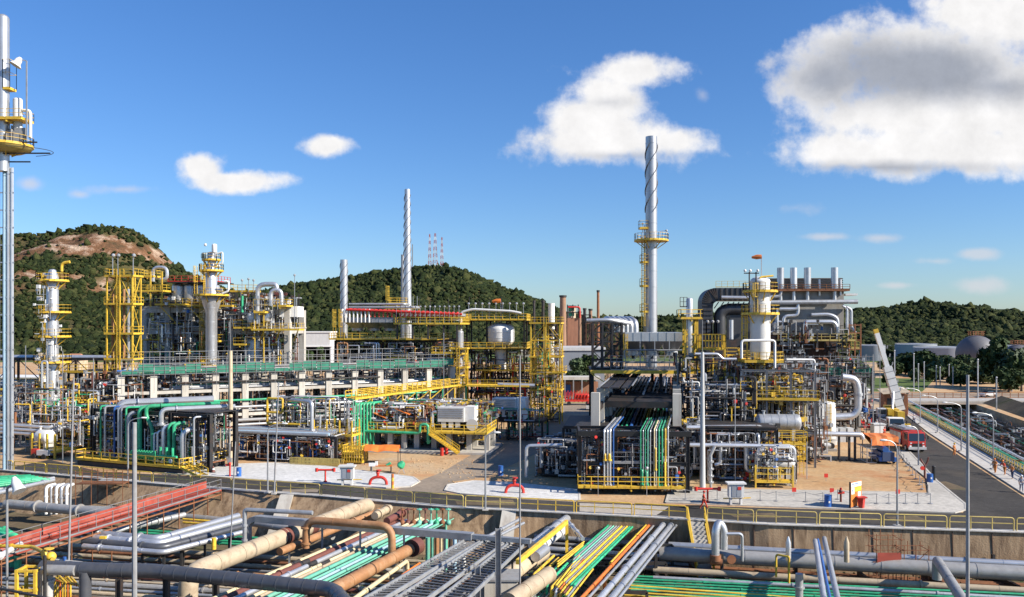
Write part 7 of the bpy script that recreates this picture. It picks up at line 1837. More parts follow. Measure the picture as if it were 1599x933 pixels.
# rubble and small debris on the soil
db = MB('rubble', 'soil', None, solo=dict(label='loose stones and broken concrete scattered at the road corner', category='rubble')); db.kind = 'stuff'
for i in range(260):
    if i < 170: p = W(ru(640, 740), ru(716, 740), 0)
    else: p = W(ru(700, 880), ru(738, 758), 0)
    s_ = ru(.05, .13); db.sphere((p.x, p.y, s_ * .3), s_, ru(.7, 1.4), ru(.7, 1.4), ru(.4, .8), 5, 3)
# ================================================================== vehicles
def wheel(t, x, y, r=.5, w=.32, axis='y'):
    wh = t.part('wheel', 'rubber'); wh.lathe((x, y - w / 2, r), (x, y + w / 2, r), [(0, r * .86), (.12, r), (.88, r), (1, r * .86)], 18)
    rim = t.part('rim', 'silver', parent=wh); s_ = -1 if y < 0 else 1
    rim.cyl((x, y + s_ * (w / 2 + .005), r), (x, y + s_ * (w / 2 + .03), r), r * .55, n=12)
# local: front of the vehicle is -x? vehicles built with front toward -Y (the camera), length along +Y
def wheelY(t, x, y, r=.5, w=.32):
    wh = t.part('wheel', 'rubber'); wh.lathe((x - w / 2, y, r), (x + w / 2, y, r), [(0, r * .86), (.12, r), (.88, r), (1, r * .86)], 18)
    s_ = -1 if x < 0 else 1
    t.part('rim', 'silver', parent=wh).cyl((x + s_ * (w / 2 + .005), y, r), (x + s_ * (w / 2 + .03), y, r), r * .55, n=12)
def cab(t, m, w, y0, y1, z0, z1, zg, lights=True, roof=None):
    b = t.part('cab', m)
    sl = .22
    P = [(y0, z0), (y0 - .03, zg), (y0 + sl, z1 - .05), (y0 + sl + .15, z1), (y1, z1), (y1, z0)]
    n = len(P); vs = [(-w / 2, y, z) for y, z in P] + [(w / 2, y, z) for y, z in P]
    b.add(vs, [tuple(range(n)), tuple(range(2 * n - 1, n - 1, -1))] + [(i, n + i, n + (i + 1) % n, (i + 1) % n) for i in range(n)])
    g = t.part('windscreen', 'glass_dark')
    g.add([(-w / 2 + .12, y0 - .05, zg + .05), (w / 2 - .12, y0 - .05, zg + .05), (w / 2 - .16, y0 + sl - .03, z1 - .14), (-w / 2 + .16, y0 + sl - .03, z1 - .14), (-w / 2 + .12, y0 + .05, zg + .05), (w / 2 - .12, y0 + .05, zg + .05), (w / 2 - .16, y0 + sl + .05, z1 - .14), (-w / 2 + .16, y0 + sl + .05, z1 - .14)], [(0, 1, 2, 3), (0, 4, 5, 1), (1, 5, 6, 2), (2, 6, 7, 3), (3, 7, 4, 0)])
    for s_ in (-1, 1):
        t.part('side_window', 'glass_dark').box(s_ * (w / 2 + .002), s_ * (w / 2 + .02), y0 + .4, min(y1 - .2, y0 + 1.5), zg + .1, z1 - .25)
        m2 = t.part('mirror', 'black'); m2.bar((s_ * w / 2, y0 + .15, z1 - .3), (s_ * (w / 2 + .3), y0, z1 - .35), .05); m2.box(s_ * (w / 2 + .22), s_ * (w / 2 + .4), y0 - .05, y0 + .03, z1 - .95, z1 - .4)
        if lights: t.part('headlight', 'white').cyl((s_ * w * .38, y0 - .045, z0 + .35), (s_ * w * .38, y0 - .01, z0 + .35), .15, n=10)
    t.part('grille', 'black').box(-w * .28, w * .28, y0 - .045, y0 - .032, z0 + .25, z0 + .75)
    return b
FT = T('fire_truck', 'red fire truck facing the camera on the right-hand road', 'fire truck', W(1432, 707, 0), -4)
cab(FT, 'red', 2.4, 0, 2.3, .55, 2.85, 1.6)
bd = FT.part('body', 'red'); bd.box(-1.22, 1.22, 2.65, 7.0, .7, 2.75)
FT.part('bumper', 'white_grey').box(-1.24, 1.24, -.25, -.03, .45, .8); FT.part('light_bar', 'red').box(-.9, .9, .5, .8, 2.96, 3.12)
FT.part('roof_gear', 'silver').box(-1.0, 1.0, 2.8, 7.0, 2.91, 3.1); FT.part('roof_ladder', 'silver').bar((-.6, 2.4, 3.2), (-.6, 7.2, 3.2), .12); 
for y in (2.7, 4.2, 5.7): 
    for s_ in (-1, 1): FT.part('shutter', 'silver').box(s_ * 1.222, s_ * 1.24, y, y + 1.3, .95, 2.5)
FT.part('hose_reel', 'white').cyl((-1.24, 3.1, 1.2), (-1.4, 3.1, 1.2), .35)
for y in (1.0, 5.4): 
    for s_ in (-1, 1): wheelY(FT, s_ * 1.08, y, .52)
for s_ in (-1, 1): FT.part('emblem', 'white').box(s_ * .85 - .12, s_ * .85 + .12, -.05, -.034, 1.25, 1.4)
CR = T('crane_truck', 'white and yellow mobile crane with its long white boom raised to the left', 'crane', W(1400, 674, 0), -10)
cab(CR, 'white', 2.5, -.2, 1.8, .7, 2.3, 1.25)
ch = CR.part('chassis', 'white_grey'); ch.box(-1.3, 1.3, 1.8, 11, .8, 1.4); CR.part('deck', 'steel_grey').box(-1.25, 1.25, 2, 10.8, 1.41, 1.6)
for y in (1, 2.8, 7.2, 8.8):
    for s_ in (-1, 1): wheelY(CR, s_ * 1.1, y, .58, .38)
CR.part('bumper', 'steel_dark').box(-1.3, 1.3, -.5, -.23, .5, .9)
sp = CR.part('slewing_house', 'yellow'); sp.box(.3, 2.2, 6.5, 10, 1.7, 3.2); cwt = CR.part('counterweight', 'yellow'); cwt.box(.6, 2.5, 10.0, 11.2, 1.8, 3.5); CR.part('counterweight', 'yellow').box(1.2, 2.4, 3.8, 6.2, 1.7, 3.0)
for y in (3.0, 10.4):
    for s_ in (-1, 1): o_ = CR.part('outrigger', 'yellow'); o_.bar((s_ * 1.2, y, .9), (s_ * 3.0, y, .9), .3); o_.bar((s_ * 3.0, y, .95), (s_ * 3.0, y, .05), .22); o_.cyl((s_ * 3.0, y, 0.01), (s_ * 3.0, y, .08), .4)
yb = 152.0
pr = Vector(L(1406, yb, ZA(641, yb))); pt_ = Vector(L(1369, yb + 2, ZA(521, yb)))
inv = lambda v: Vector(((v.x - CR.loc.x) * math.cos(-CR.yaw) - (v.y - CR.loc.y) * math.sin(-CR.yaw), (v.x - CR.loc.x) * math.sin(-CR.yaw) + (v.y - CR.loc.y) * math.cos(-CR.yaw), v.z))
a, b_ = inv(pr), inv(pt_)
mid = a.lerp(b_, .55)
bm1 = CR.part('boom', 'white'); bm1.bar(a, mid, 1.3, 1.45); bm1.bar(mid - (b_ - a).normalized() * 1.2, mid + (b_ - a).normalized() * .2, 1.25, 1.4)
bm2 = CR.part('boom_extension', 'white'); bm2.bar(mid, b_, .7, .8); CR.part('boom_head', 'yellow').bar(b_, b_ + (b_ - a).normalized() * .8, .6, .8)
rgd = CR.part('boom_rigging', 'steel_grey')
for i in range(6): q = a.lerp(mid, .1 + i * .16); e = (b_ - a).normalized() * .06; CR.part('boom_collar', 'steel_grey').bar(q - e, q + e, 1.36, 1.51)

for i in range(7): q = a.lerp(b_, .12 + i * .11); rgd.bar(q + Vector((.9, 0, .3)), q + Vector((1.0, 0, .9)), .18)
CR.part('lift_cylinder', 'silver').cyl((1.1, 6.9, 2.2), a.lerp(b_, .3), .22); CR.part('hook_rope', 'black').bar(b_ + Vector((0, -.3, 0)), b_ + Vector((.3, -.5, -4)), .06)
CR.part('operator_cab', 'white').box(-1.2, .2, 7.3, 9.0, 1.7, 3.2); CR.part('operator_window', 'glass_dark').box(-1.1, .1, 7.26, 7.296, 2.2, 3.05)
# second truck with red loader on top
T2 = T('flatbed_truck', 'white truck with red loader crane parked left of the mobile crane', 'truck', W(1362, 664, 0), -12)
cab(T2, 'white', 2.4, 0, 1.9, .6, 2.7, 1.5); T2.part('bed', 'steel_grey').box(-1.2, 1.2, 2.1, 8, 1.0, 1.3); lc = T2.part('loader_crane', 'red'); lc.tube([(0, 2.3, 1.3), (0, 2.3, 3.6), (-1.8, 3.4, 4.4), (1.0, 4.2, 4.0)], .25, 8)
for y in (1.0, 5.8, 6.9):
    for s_ in (-1, 1): wheelY(T2, s_ * 1.05, y)
hut = T('site_hut', 'dark open-sided site hut with a tilted pale roof behind the crane truck', 'hut', W(1381, 650, 0), -10); hut.part('wall', 'rust').box(0, 4.4, 0, 4, 0, 4.4); hut.part('roof', 'tan_pipe').add([(-.4, -.6, 4.5), (4.8, -.6, 4.9), (4.8, 4.4, 5.6), (-.4, 4.4, 5.2), (-.4, -.6, 4.4), (4.8, -.6, 4.8), (4.8, 4.4, 5.5), (-.4, 4.4, 5.1)], [(0, 1, 2, 3), (7, 6, 5, 4), (0, 4, 5, 1), (1, 5, 6, 2), (2, 6, 7, 3), (3, 7, 4, 0)]); hut.part('side_panel', 'orange').box(4.41, 4.6, .5, 3.5, .4, 3.6); hut.part('doorway', 'black').box(.5, 3.6, -.05, -.01, .2, 3.6)
for i, (px, py, lab) in enumerate(((1402, 612, 'dark parked car on the far road by the tree belt'), (1407, 616, 'red parked car on the far road by the tree belt'), (1543, 620, 'small pale car on the far road behind the bridge'))):
    t = T('parked_car', lab, 'car', W(px, py, 0), 20); m = ('cloth_blue', 'red', 'white')[i]; t.part('body', m).box(-2.1, 2.1, -.85, .85, .35, .95); t.part('cabin', 'glass_dark').add([(-1.3, -.75, .96), (1.3, -.75, .96), (1.3, .75, .96), (-1.3, .75, .96), (-.8, -.65, 1.5), (.9, -.65, 1.5), (.9, .65, 1.5), (-.8, .65, 1.5)], [(4, 5, 6, 7), (0, 1, 5, 4), (1, 2, 6, 5), (2, 3, 7, 6), (3, 0, 4, 7)])
    for x in (-1.3, 1.3):
        for y in (-.86, .86): t.part('wheel', 'rubber').cyl((x, y - .1, .34), (x, y + .1, .34), .34)
MC = T('generator_trailer', 'blue machine trailer under an orange tarpaulin with a white pipe frame at its side', 'machine', W(1387, 725, 0), -6)
MC.part('base', 'blue').box(-1.2, 1.0, -.2, 4.2, .35, .9); eb = MC.part('engine', 'blue'); eb.box(-.9, .8, 0, 3.6, .9, 1.5); eb.cyl((-.4, -.3, 1.9), (-.4, 3, 1.9), .4); MC.part('radiator', 'cloth_blue').box(-.8, .7, -.32, -.22, .45, 1.6)
tp = MC.part('tarpaulin', 'orange'); tp.smooth = False
for i in range(5):
    x0, x1 = -1.9 + i * .72, -1.18 + i * .72; h0, h1 = .18 * (i % 2), .18 * ((i + 1) % 2)
    tp.add([(x0, .6, 2.3 + h0 * .4), (x1, .6, 2.3 + h1 * .4), (x1, 1.2, 3.3 + h1), (x0, 1.2, 3.3 + h0), (x0, 4.6, 3.5), (x1, 4.6, 3.5), (x0, 4.6, 3.3), (x1, 4.6, 3.3)], [(0, 1, 2, 3), (3, 2, 5, 4), (4, 5, 7, 6), (0, 6, 7, 1)])
for x in (-1.9, 1.6):
    for y in (.7, 4.5): MC.part('post', 'steel_grey').bar((x, y, 0), (x, y, 3.2), .1)
for s_ in (-1.1, .9):
    for y in (.6, 3.2): wheelY(MC, s_, y, .4, .25)
fr_ = MC.part('pipe_frame', 'silver'); 
for z in (.1, 1.1, 2.0): fr_.bar((-2.6, .3, z), (-1.4, .3, z), .08); fr_.bar((-2.6, 3, z), (-1.4, 3, z), .08); fr_.bar((-2.6, .3, z), (-2.6, 3, z), .08)
for y in (.3, 3): fr_.bar((-2.6, y, 0), (-2.6, y, 2.1), .08)
t = T('white_crate', 'white equipment crate standing before the mobile crane cab', 'crate', W(1374, 683, 0)); t.part('box', 'white').box(-.9, .9, 0, 1.6, .1, 2.0); t.part('lid', 'white_grey').box(-1, 1, -.1, 1.7, 2.0, 2.15); t.part('skid', 'steel_dark').box(-.8, .8, .1, 1.5, 0, .1)
def heap(name, label, px, py, n, mats, w, h, grp):
    for i in range(n):
        p = W(px + ru(-w, w), py + ru(-4, 4), 0); m = random.choice(mats); s_ = ru(.4, 1.1)
        b = S(name, label, 'equipment', m, grp); b.bar(p + Vector((0, 0, .3)), p + Vector((ru(-1.5, 1.5), ru(-1, 1), ru(.3, h))), ru(.15, .4)); b.box(p.x - s_ * .5, p.x + s_ * .5, p.y - .3, p.y + .4, 0, s_ * .7)
heap('yard_equipment', 'jumbled piece of yard equipment between the fat silver pipe and the trucks', 1352, 668, 16, ['red', 'white', 'steel_dark', 'orange', 'white_grey', 'blue'], 20, 2, 'yard equipment by the trucks')
heap('yard_equipment', 'jumbled piece of yard equipment behind the parked trucks', 1352, 648, 12, ['red', 'white', 'steel_dark', 'orange', 'green'], 20, 2.5, 'yard equipment behind the trucks')
# ================================================================== people
person('worker in bright red overalls striding along the front road below the steel mast', W(1099, 795, .02), 70, 'cloth_red', None, 'red', walk=.34, arm=.3)
person('worker in orange vest standing at the kerb beside the fire truck', W(1490, 712, .14), 30, 'cloth_orange', 'cloth_orange', 'yellow', walk=.05)
person('person in grey clothes with a white helmet walking by the yellow counterweight', W(1427, 662, 0), 10, 'cloth_grey', 'cloth_blue', 'white')
person('person in orange leaning at the right walkway railing, nearest the lamp', W(1554, 739, .14), -60, 'cloth_orange', 'cloth_orange', 'orange', walk=.1, arm=.5, lean=.1)
person('person in rust-coloured overalls bending over the right walkway railing', W(1569, 742, .14), -80, 'cloth_red', 'cloth_orange', 'orange', walk=.1, arm=.8, lean=.25)
person('person in dark clothes between two others on the right walkway', W(1581, 748, .14), -70, 'cloth_orange', 'cloth_blue', None, walk=.1, arm=.6, lean=.15)
person('person in grey overalls standing at the right edge of the walkway', W(1595, 768, .14), -20, 'cloth_grey', 'cloth_grey', 'white', walk=.08)
person('worker in red beside the white equipment crate', W(1381, 684, 0), 20, 'cloth_red', 'cloth_red', 'red', arm=.4)
person('person in white beside the parked trucks', W(1369, 672, 0), 0, 'white_grey', 'cloth_blue', 'white')
# ================================================================== foreground pipe pit
def gp(label, m, pts, z, rpx, group=None, n=12, bend=None, bands=None, name='pipeline', flange=()):
    """pts in photo pixels laid on the level z (or [x,y,z]); radius given as seen at the middle point"""
    P = []
    for p in pts:
        q = W(p[0], p[1], p[2] if len(p) > 2 else z)
        if len(p) > 3: q.z = p[3]            # seen position taken on level p[2], then raised or lowered on the spot
        P.append(q)
    Ym = sum(p.y for p in P) / len(P); r = rpx * Ym / F
    b = S(name, label, 'pipe', m, group); b.tube(P, r, n, bend)
    if not bands and rpx > 2.4: bands = 3.3
    if bands:
        for a, c in zip(P, P[1:]):
            Ln = (c - a).length; k = int(Ln / bands)
            for i in range(1, k + 1):
                q = a + (c - a) * (i / (k + 1)); d = (c - a).normalized() * .03; b.cyl(q - d, q + d, r * 1.045, n=n)
    if not flange and 1.8 < rpx < 8: flange = (random.uniform(.15, .4), random.uniform(.55, .85))
    for f in flange:
        a, c = P[0], P[1]; q = a.lerp(c, f); d = (c - a).normalized() * .08; b.cyl(q - d, q + d, r * 1.38, n=n)
    return P, r
VX = 1303.0
def vp(px, py, y2):   # x on the receding line through the vanishing point
    return VX + (px - VX) * (y2 - PY0) / (py - PY0)
# --- far right
gp('very thick grey pipeline running along the foot of the right-hand wall', 'grey_pipe', [(1030, 864), (1760, 905)], -2.3, 11.3, bands=4, n=20)
gp('slimmer silver pipeline just above the thick grey one on the right', 'silver', [(1044, 851), (1760, 890)], -1.75, 5.2)
gp('brownish pipeline in front of the thick grey one on the right', 'tan_pipe', [(1020, 890), (1760, 932)], -3.3, 5.6)
gp('thin grey line in front of the brownish pipeline', 'silver_dull', [(1020, 902), (1760, 944)], -3.3, 3)
for i in range(8): gp('thin green line in the flat green bundle at the bottom right', 'green', [(985, 900 + i * 4.4), (1760, 936 + i * 4.6)], -3.4, 1.9, 'green bundle at the bottom right', n=8)
for i in range(5): gp('thin yellow line in the flat bundle at the bottom right', 'yellow', [(975, 914 + i * 5.2), (1760, 972 + i * 5)], -3.35, 1.7, 'yellow bundle at the bottom right', n=8)
for i in range(4): gp('low rusty line on the pit floor at the bottom right', 'rust', [(1000, 884 + i * 1.5 - 4), (1760, 922 + i * 2)], -4.0, 2.2, 'rusty lines on the pit floor', n=6)
for px, r in ((1118, 9), (1127, 8)): pass
t = T('valve_manifold', 'silver valve manifold with bent tops standing over the thick grey pipeline', 'valve', W(1118, 880, -2.6)); s_ = .052
v_ = t.part('pipe', 'silver'); v_.tube([(-.05, 0, .2), (-.05, 0, 2.9), (.35, .3, 3.6), (.75, .2, 2.9), (.7, .2, 1.2)], .36, 12, .5); v_.tube([(.6, 0, 2.6), (2.3, 0, 2.6), (2.3, 0, .2)], .14, 8)
t.part('valve_body', 'rust').cyl((-.05, 0, .25), (-.05, 0, .75), .5); t.part('valve_body', 'rust').cyl((-.5, 0, .2), (.5, -.1, .1), .3)
t.part('handwheel', 'rust').cyl((1.3, -.2, .4), (1.3, -.26, .4), .4)
for px, yt, yb, m, r in ((1231, 838, 876, 'silver', 4), (1322, 838, 878, 'tan_pipe', 4)): 
    p = W(px, yb, -1.6); b = S('standpipe', '%s capped standpipe rising above the thick grey pipeline' % ('silver' if m == 'silver' else 'pinkish'), 'pipe', m); h = (yb - yt) / F * p.y; b.lathe(p, p + Vector((0, 0, h)), [(0, r * p.y / F), (.75, r * p.y / F), (1, .05)], 10)
gp('yellow upright pipe with an arm at the bottom right', 'yellow', [(1232, 870, -1.0, -4), (1232, 870, -1.0)], 0, 1.8); gp('yellow arm leading to the upright yellow pipe', 'yellow', [(1232, 870, -1.0), (1212, 866, -1.0), (1212, 866, -1.0, -2.9)], 0, 1.6)
b = S('leaning_pipe', 'silver sloping pipe crossing high over the bottom right bundle, left one of two', 'pipe', 'silver'); b.tube([W(1273, 845, -.5), W(1288, 945, .2)], .21, 12); b.v and None
b = S('leaning_pipe', 'silver sloping pipe crossing high over the bottom right bundle, right one of two', 'pipe', 'silver'); b.tube([W(1287, 841, -.5), W(1310, 945, .2)], .21, 12)
b = S('leaning_pipe', 'blue thin sloping pipe between the two silver sloping ones', 'pipe', 'blue'); b.tube([W(1277, 843, -.5), W(1298, 945, .2)], .12, 8)
gp('grey pipe rising from the thick right pipeline and sloping toward the camera', 'grey_pipe', [(1463, 905, -2.6, -2.6), (1463, 905, -2.6, -1.0), (1508, 945, -1.0), (1560, 970, -1.0)], -.5, 8, n=14, bend=.5)
gp('short capped grey pipe stub at the bottom right', 'silver_dull', [(1248, 940, -3.4, -4), (1248, 940, -3.4, -1.2)], 0, 6)
def trestle(label, px0, px1, py, z, group, m='steel_dark', legs=3, w=.22):
    a, c = W(px0, py, z), W(px1, py, z)
    b = S('pipe_support', label, 'support', m, group); b.bar(a, c, w, w * 1.2)
    for k in range(legs): q = a.lerp(c, k / max(1, legs - 1)); b.bar((q.x, q.y, PITZ), (q.x, q.y, z), w)
for px in (1033, 1140, 1260, 1365, 1470, 1580):
    p = W(px, 900, -3); b = S('pipe_support', 'dark saddle post holding the thick pipelines along the right wall', 'support', 'steel_dark', 'saddles of the right pipelines'); b.box(p.x - .15, p.x + .15, p.y - 1.0, p.y + 3.2, PITZ, -3.5); b.box(p.x - .12, p.x + .12, p.y + 2.6, p.y + 2.9, PITZ, -1.9)
# scaffold by the wall
for px, lab, red in ((1382, 'small scaffold with a red mesh panel over the thick grey pipeline', True), (1425, 'bare scaffold frame beside the red-meshed one', False)):
    t = T('scaffold', lab, 'scaffold', W(px, 893, -2.9)); f_ = t.part('tube', 'rust')
    for x in (-1.0, 0, 1.1):
        for y in (-.6, .9): f_.bar((x, y, -1.2), (x, y, 3.4 if red else 2.4), .055)
    for z in (0, 1.0, 2.0, 2.9):
        if z > 2.4 and not red: continue
        for y in (-.6, .9): f_.bar((-1.3, y, z), (1.4, y, z), .05)
        f_.bar((-1, -.8, z), (-1, 1.1, z), .05); f_.bar((1.1, -.8, z), (1.1, 1.1, z), .05)
    f_.bar((-1, -.62, 0), (1.1, -.62, 2.0), .05)
    if red: t.part('mesh_panel', 'red_faded').box(-.95, 1.05, -.66, -.64, .3, 1.8)
# --- central bundle (greens and yellows) running to the wall
cols = ['green', 'silver', 'green_light', 'silver_dull', 'silver', 'yellow', 'silver', 'yellow', 'green', 'green']
for i, m in enumerate(cols):
    xt = 958 + i * 4.3; yb = 868 + (i * 6 if i < 5 else 40 + (i - 5) * 2)
    gp('%s pipe in the fan of parallel pipes rising to the wall at centre right' % m.replace('_', ' '), m, [(xt, 814, -1.0), (vp(xt, 814, yb), yb, -1.0), (vp(xt, 814, yb), yb, -1.0, -2.0)], -1.0, 1.9 if m in ('green', 'yellow') else 1.3, 'fan of parallel pipes at centre right', n=8)
    gp('lower %s pipe continuing the centre-right fan toward the camera' % m.replace('_', ' '), m, [(vp(xt, 814, yb + 2), yb + 6, -2.0), (vp(xt, 814, 950), 955, -2.0)], -2.0, 2.2 if m in ('green', 'yellow') else 1.6, 'lower fan of parallel pipes at centre right', n=8)
for xt, m, rp_, zz in ((1008, 'yellow', 2.2, -.8), (1012, 'orange', 2.6, -.8), (1020, 'silver', 2, -.8), (1034, 'silver', 4.8, -.6), (1047, 'silver', 4.8, -.6), (1055, 'silver', 2.0, -.6)):
    lab = {1034: 'left one of two thick bright silver pipes slanting up to the right-centre wall', 1047: 'right one of two thick bright silver pipes slanting up to the right-centre wall', 1012: 'long orange pipe slanting up to the wall at centre right', 1008: 'yellow pipe beside the long orange one', 1020: 'thin silver pipe right of the long orange one', 1055: 'thin silver pipe right of the two thick bright ones'}[xt]
    yb = 945 if xt != 1008 else 880
    gp(lab, m, [(xt, 822, zz), (vp(xt, 822, yb), yb, zz)], zz, rp_, n=12, bands=2.5 if rp_ > 4 else None)
    S('pipe_end', 'silver' and 'end bend of a slanting pipe at the wall', 'pipe', m, 'end bends at the wall').tube([W(xt, 822, zz), W(xt, 822, zz) + Vector((.3, .8, 0)), W(xt, 822, zz) + Vector((.3, .8, -1.4))], rp_ * 78 / F, 10, rp_ * 78 / F * 3)
gp('yellow inverted-U pipe next to the fan of parallel pipes', 'yellow', [(996, 838, -2.4, -2.4), (996, 838, -2.4, -.8), (1005, 838, -2.4, -.8), (1005, 838, -2.4, -2.4)], 0, 2.6)
gp('orange bent pipe low at centre right', 'orange', [(944, 915, -1.8, -2.8), (944, 915, -1.8, -1.0), (915, 945, -1.0)], 0, 2.8)
trestle('dark trestle under the centre-right pipe fan', 900, 1040, 880, -2.9, 'trestles under the centre-right pipes', legs=4); trestle('dark trestle under the centre-right pipe fan', 930, 1050, 852, -1.6, 'trestles under the centre-right pipes', legs=4)
trestle('dark trestle under the centre-right pipe fan', 860, 1010, 925, -2.9, 'trestles under the centre-right pipes', legs=4)
for i in range(5): gp('dark horizontal pipe crossing below the centre-right fan', ['silver_dull', 'grey_pipe', 'silver', 'steel_grey', 'grey_pipe'][i], [(835, 838 + i * 9), (1075, 855 + i * 9)], -2.4 - i * .3, 4.5 - (i % 2) * 2, 'pipes crossing below the centre-right fan')
for i in range(5): gp('blue and white small riser at the wall left of the pipe fan', ['blue', 'blue', 'silver', 'blue_pale', 'white'][i], [(895 + i * 4, 848, -3.0, -3.0), (895 + i * 4, 848, -3.0, -1.2), (903 + i * 4, 842, -3.0, -1.0)], 0, 1.2, 'small risers at the wall')
gp('thick silver pipe slanting up to the wall left of the pipe fan', 'silver', [(831, 852, -.5), (890, 806, -.5), (890, 806, -.5, -2.4)], -.5, 6.5, n=14); gp('white clad pipe parallel to and right of the thick slanting silver one', 'white', [(835, 862, -1.6), (885, 825, -1.6)], -1.6, 6, n=14, bands=1.2)
gp('light silver pipe leg from the yellow beam corner down to the right', 'silver', [(888, 816, -.2), (910, 842, -.6)], 0, 3.2)
b = S('crane_beam', 'bright yellow sloping beam with a post at its upper end, centre', 'beam', 'yellow'); a, c = W(808, 878, .6), W(885, 815, .4); b.bar(a, c, .26, .36); b.bar(c, Vector((c.x, c.y, -3)), .26); 
for i in range(3): gp('thin yellow pipe sloping down right of the bright yellow beam', 'yellow', [(912 - i, 846 + i * 3, -.6), (870, 878 + i * 4, -.8)], 0, 1.2, 'thin yellow pipes by the yellow beam')
for i in range(7): gp('%s short pipe in the small bundle at lower centre' % ['yellow', 'yellow', 'green', 'green', 'yellow', 'silver', 'yellow'][i], ['yellow', 'yellow', 'green', 'green', 'yellow', 'silver', 'yellow'][i], [(865 + i * 7, 868 + i * 4, -1.2), (833 + i * 7, 898 + i * 5, -1.2), (833 + i * 7, 898 + i * 5, -1.2, -2.6)], 0, 2.1, 'small bundle of short pipes at lower centre', n=8)
for i in range(8): gp('small bright pipe in the lower-centre mesh of yellow pipes', ['yellow', 'yellow', 'orange', 'yellow', 'maroon', 'yellow', 'silver', 'yellow'][i], [(905 + i * 3, 868 + i * 3, -1.0), (868 + i * 3, 915 + i * 3, -1.1)], 0, 1.5, 'lower-centre yellow pipe mesh', n=8)
gp('fat beige pipe end with a flange at lower centre', 'tan_pipe', [(858, 897, -.9), (795, 940, -.9)], 0, 13, n=20, bands=2.5); gp('fat pale downturned pipe beside the beige one at lower centre', 'concrete_pale', [(800, 945, -1.2), (858, 898, -1.2), (858, 898, -1.2, -3.4)], 0, 10, n=18); gp('fat beige pipe behind the concrete pier', 'tan_pipe', [(848, 862, -1.9), (780, 910, -1.9)], 0, 13, n=18)
gp('silver pipe behind the fat beige one at lower centre', 'silver', [(852, 858, -1.1), (836, 870, -1.1)], 0, 8, n=14)
pr_ = T('concrete_pier', 'beige concrete pier block standing at lower centre under the trays', 'pier', W(783, 933, -2.2)); pr_.part('block', 'concrete_pale').box(-1.25, 1.25, -1, 1.6, -2.0, 1.5); pr_.part('cap', 'steel_grey').box(-1.35, 1.35, -1.1, 1.7, 1.503, 1.65)
pr_.part('side_block', 'concrete').box(-2.4, -1.26, -.2, 1.3, -2.0, 1.2)
for px, yt in ((746, 884), (716, 905), (778, 826)):
    p = W(px, 940, -1.5); b = S('steel_post', 'upright grey steel channel post by the ladder trays', 'post', 'steel_grey', 'steel posts by the ladder trays'); b.ibeam(Vector((p.x, p.y, PITZ)), Vector((p.x, p.y, ZA(yt, p.y))), .42, .42)
# ladder cable trays
TR = [((600, 920), (733, 843)), ((600, 934), (765, 838)), ((654, 934), (794, 843)), ((690, 934), (787, 860)), ((612, 938), (812, 812)), ((570, 938), (735, 845))]
ztr = .55
def tray(a1, b1, a2, b2, label):
    t = T('cable_ladder', label, 'cable ladder', W(a1[0], a1[1], ztr)); o = t.loc
    A, B, C_, D_ = (W(*a1, ztr) - o, W(*b1, ztr) - o, W(*a2, ztr) - o, W(*b2, ztr) - o)
    for p, q in ((A, B), (C_, D_)): s_ = t.part('side_rail', 'silver_dull'); s_.bar(p, q, .1, .28)
    rg_ = t.part('rungs', 'steel_grey'); n = 30
    for i in range(n): rg_.bar(A.lerp(B, (i + .5) / n), C_.lerp(D_, (i + .5) / n), .07, .06)
    cb = t.part('cable', 'black')
    for k in (.3, .5, .7): cb.bar(A.lerp(C_, k) + Vector((0, 0, -.08)), B.lerp(D_, k) + Vector((0, 0, -.08)), .09, .08)
tray((565, 938), (730, 842), (596, 938), (764, 838), 'grey cable ladder tray sloping up through the lower centre, left one of three')
tray((604, 945), (766, 839), (650, 948), (792, 846), 'grey cable ladder tray sloping up through the lower centre, middle one of three')
tray((655, 960), (796, 848), (700, 965), (818, 852), 'grey cable ladder tray sloping up through the lower centre, right one of three')
gp('grey rail of the tray group carrying on up to the wall', 'silver_dull', [(740, 850), (812, 811)], .3, 2.6); gp('second grey rail beside it going up to the wall', 'silver_dull', [(757, 848), (818, 817)], .3, 2.2)
trestle('dark trestle under the cable ladder trays', 610, 720, 900, .3, 'trestles under the cable ladders', w=.16); trestle('dark trestle under the cable ladder trays', 700, 800, 860, .3, 'trestles under the cable ladders', w=.16)
# --- left-centre pipes all running to the wall
seq = [(402, 'cream', 3.6, 2), (419, 'maroon', 6.5, 0), (435, 'silver', 5.2, 1), (452, 'cream', 3.4, 2), (463, 'tan_pipe', 3, 0), (476, 'green_light', 4.0, 3), (490, 'green_light', 2.6, 3), (500, 'blue_pale', 2.8, 3), (512, 'green_light', 3.2, 3), (522, 'green_light', 1.4, 3)]
for i, (x905, m, rp_, e) in enumerate(seq):
    nm = {'cream': 'cream', 'maroon': 'maroon', 'silver': 'silver', 'tan_pipe': 'tan', 'green_light': 'mint green', 'blue_pale': 'pale blue'}[m]
    yt = 812 + (i % 3) * 2
    P, r = gp('%s pipe in the parallel row sloping up to the wall left of centre' % nm, m, [(vp(x905, 905, 950), 950), (vp(x905, 905, yt), yt)], -1.0, rp_ * .74, 'row of parallel pipes left of centre', n=12)
    e_ = P[1]
    S('pipe_end', '%s downturn at the wall end of the parallel row' % nm, 'pipe', m, 'downturns at the wall end').tube([e_, e_ + Vector((.35, 1.0, 0)), e_ + Vector((.35, 1.0, -1.6))], r, 10, r * 3)
    if m in ('maroon', 'cream', 'silver'):
        q = P[0].lerp(P[1], .42); d = (P[1] - P[0]).normalized() * .6; S('pipe_shoe', 'black coated sleeve on a pipe of the parallel row', 'sleeve', 'steel_dark', 'black sleeves on the parallel row').cyl(q - d, q + d, r * 1.06, n=12)
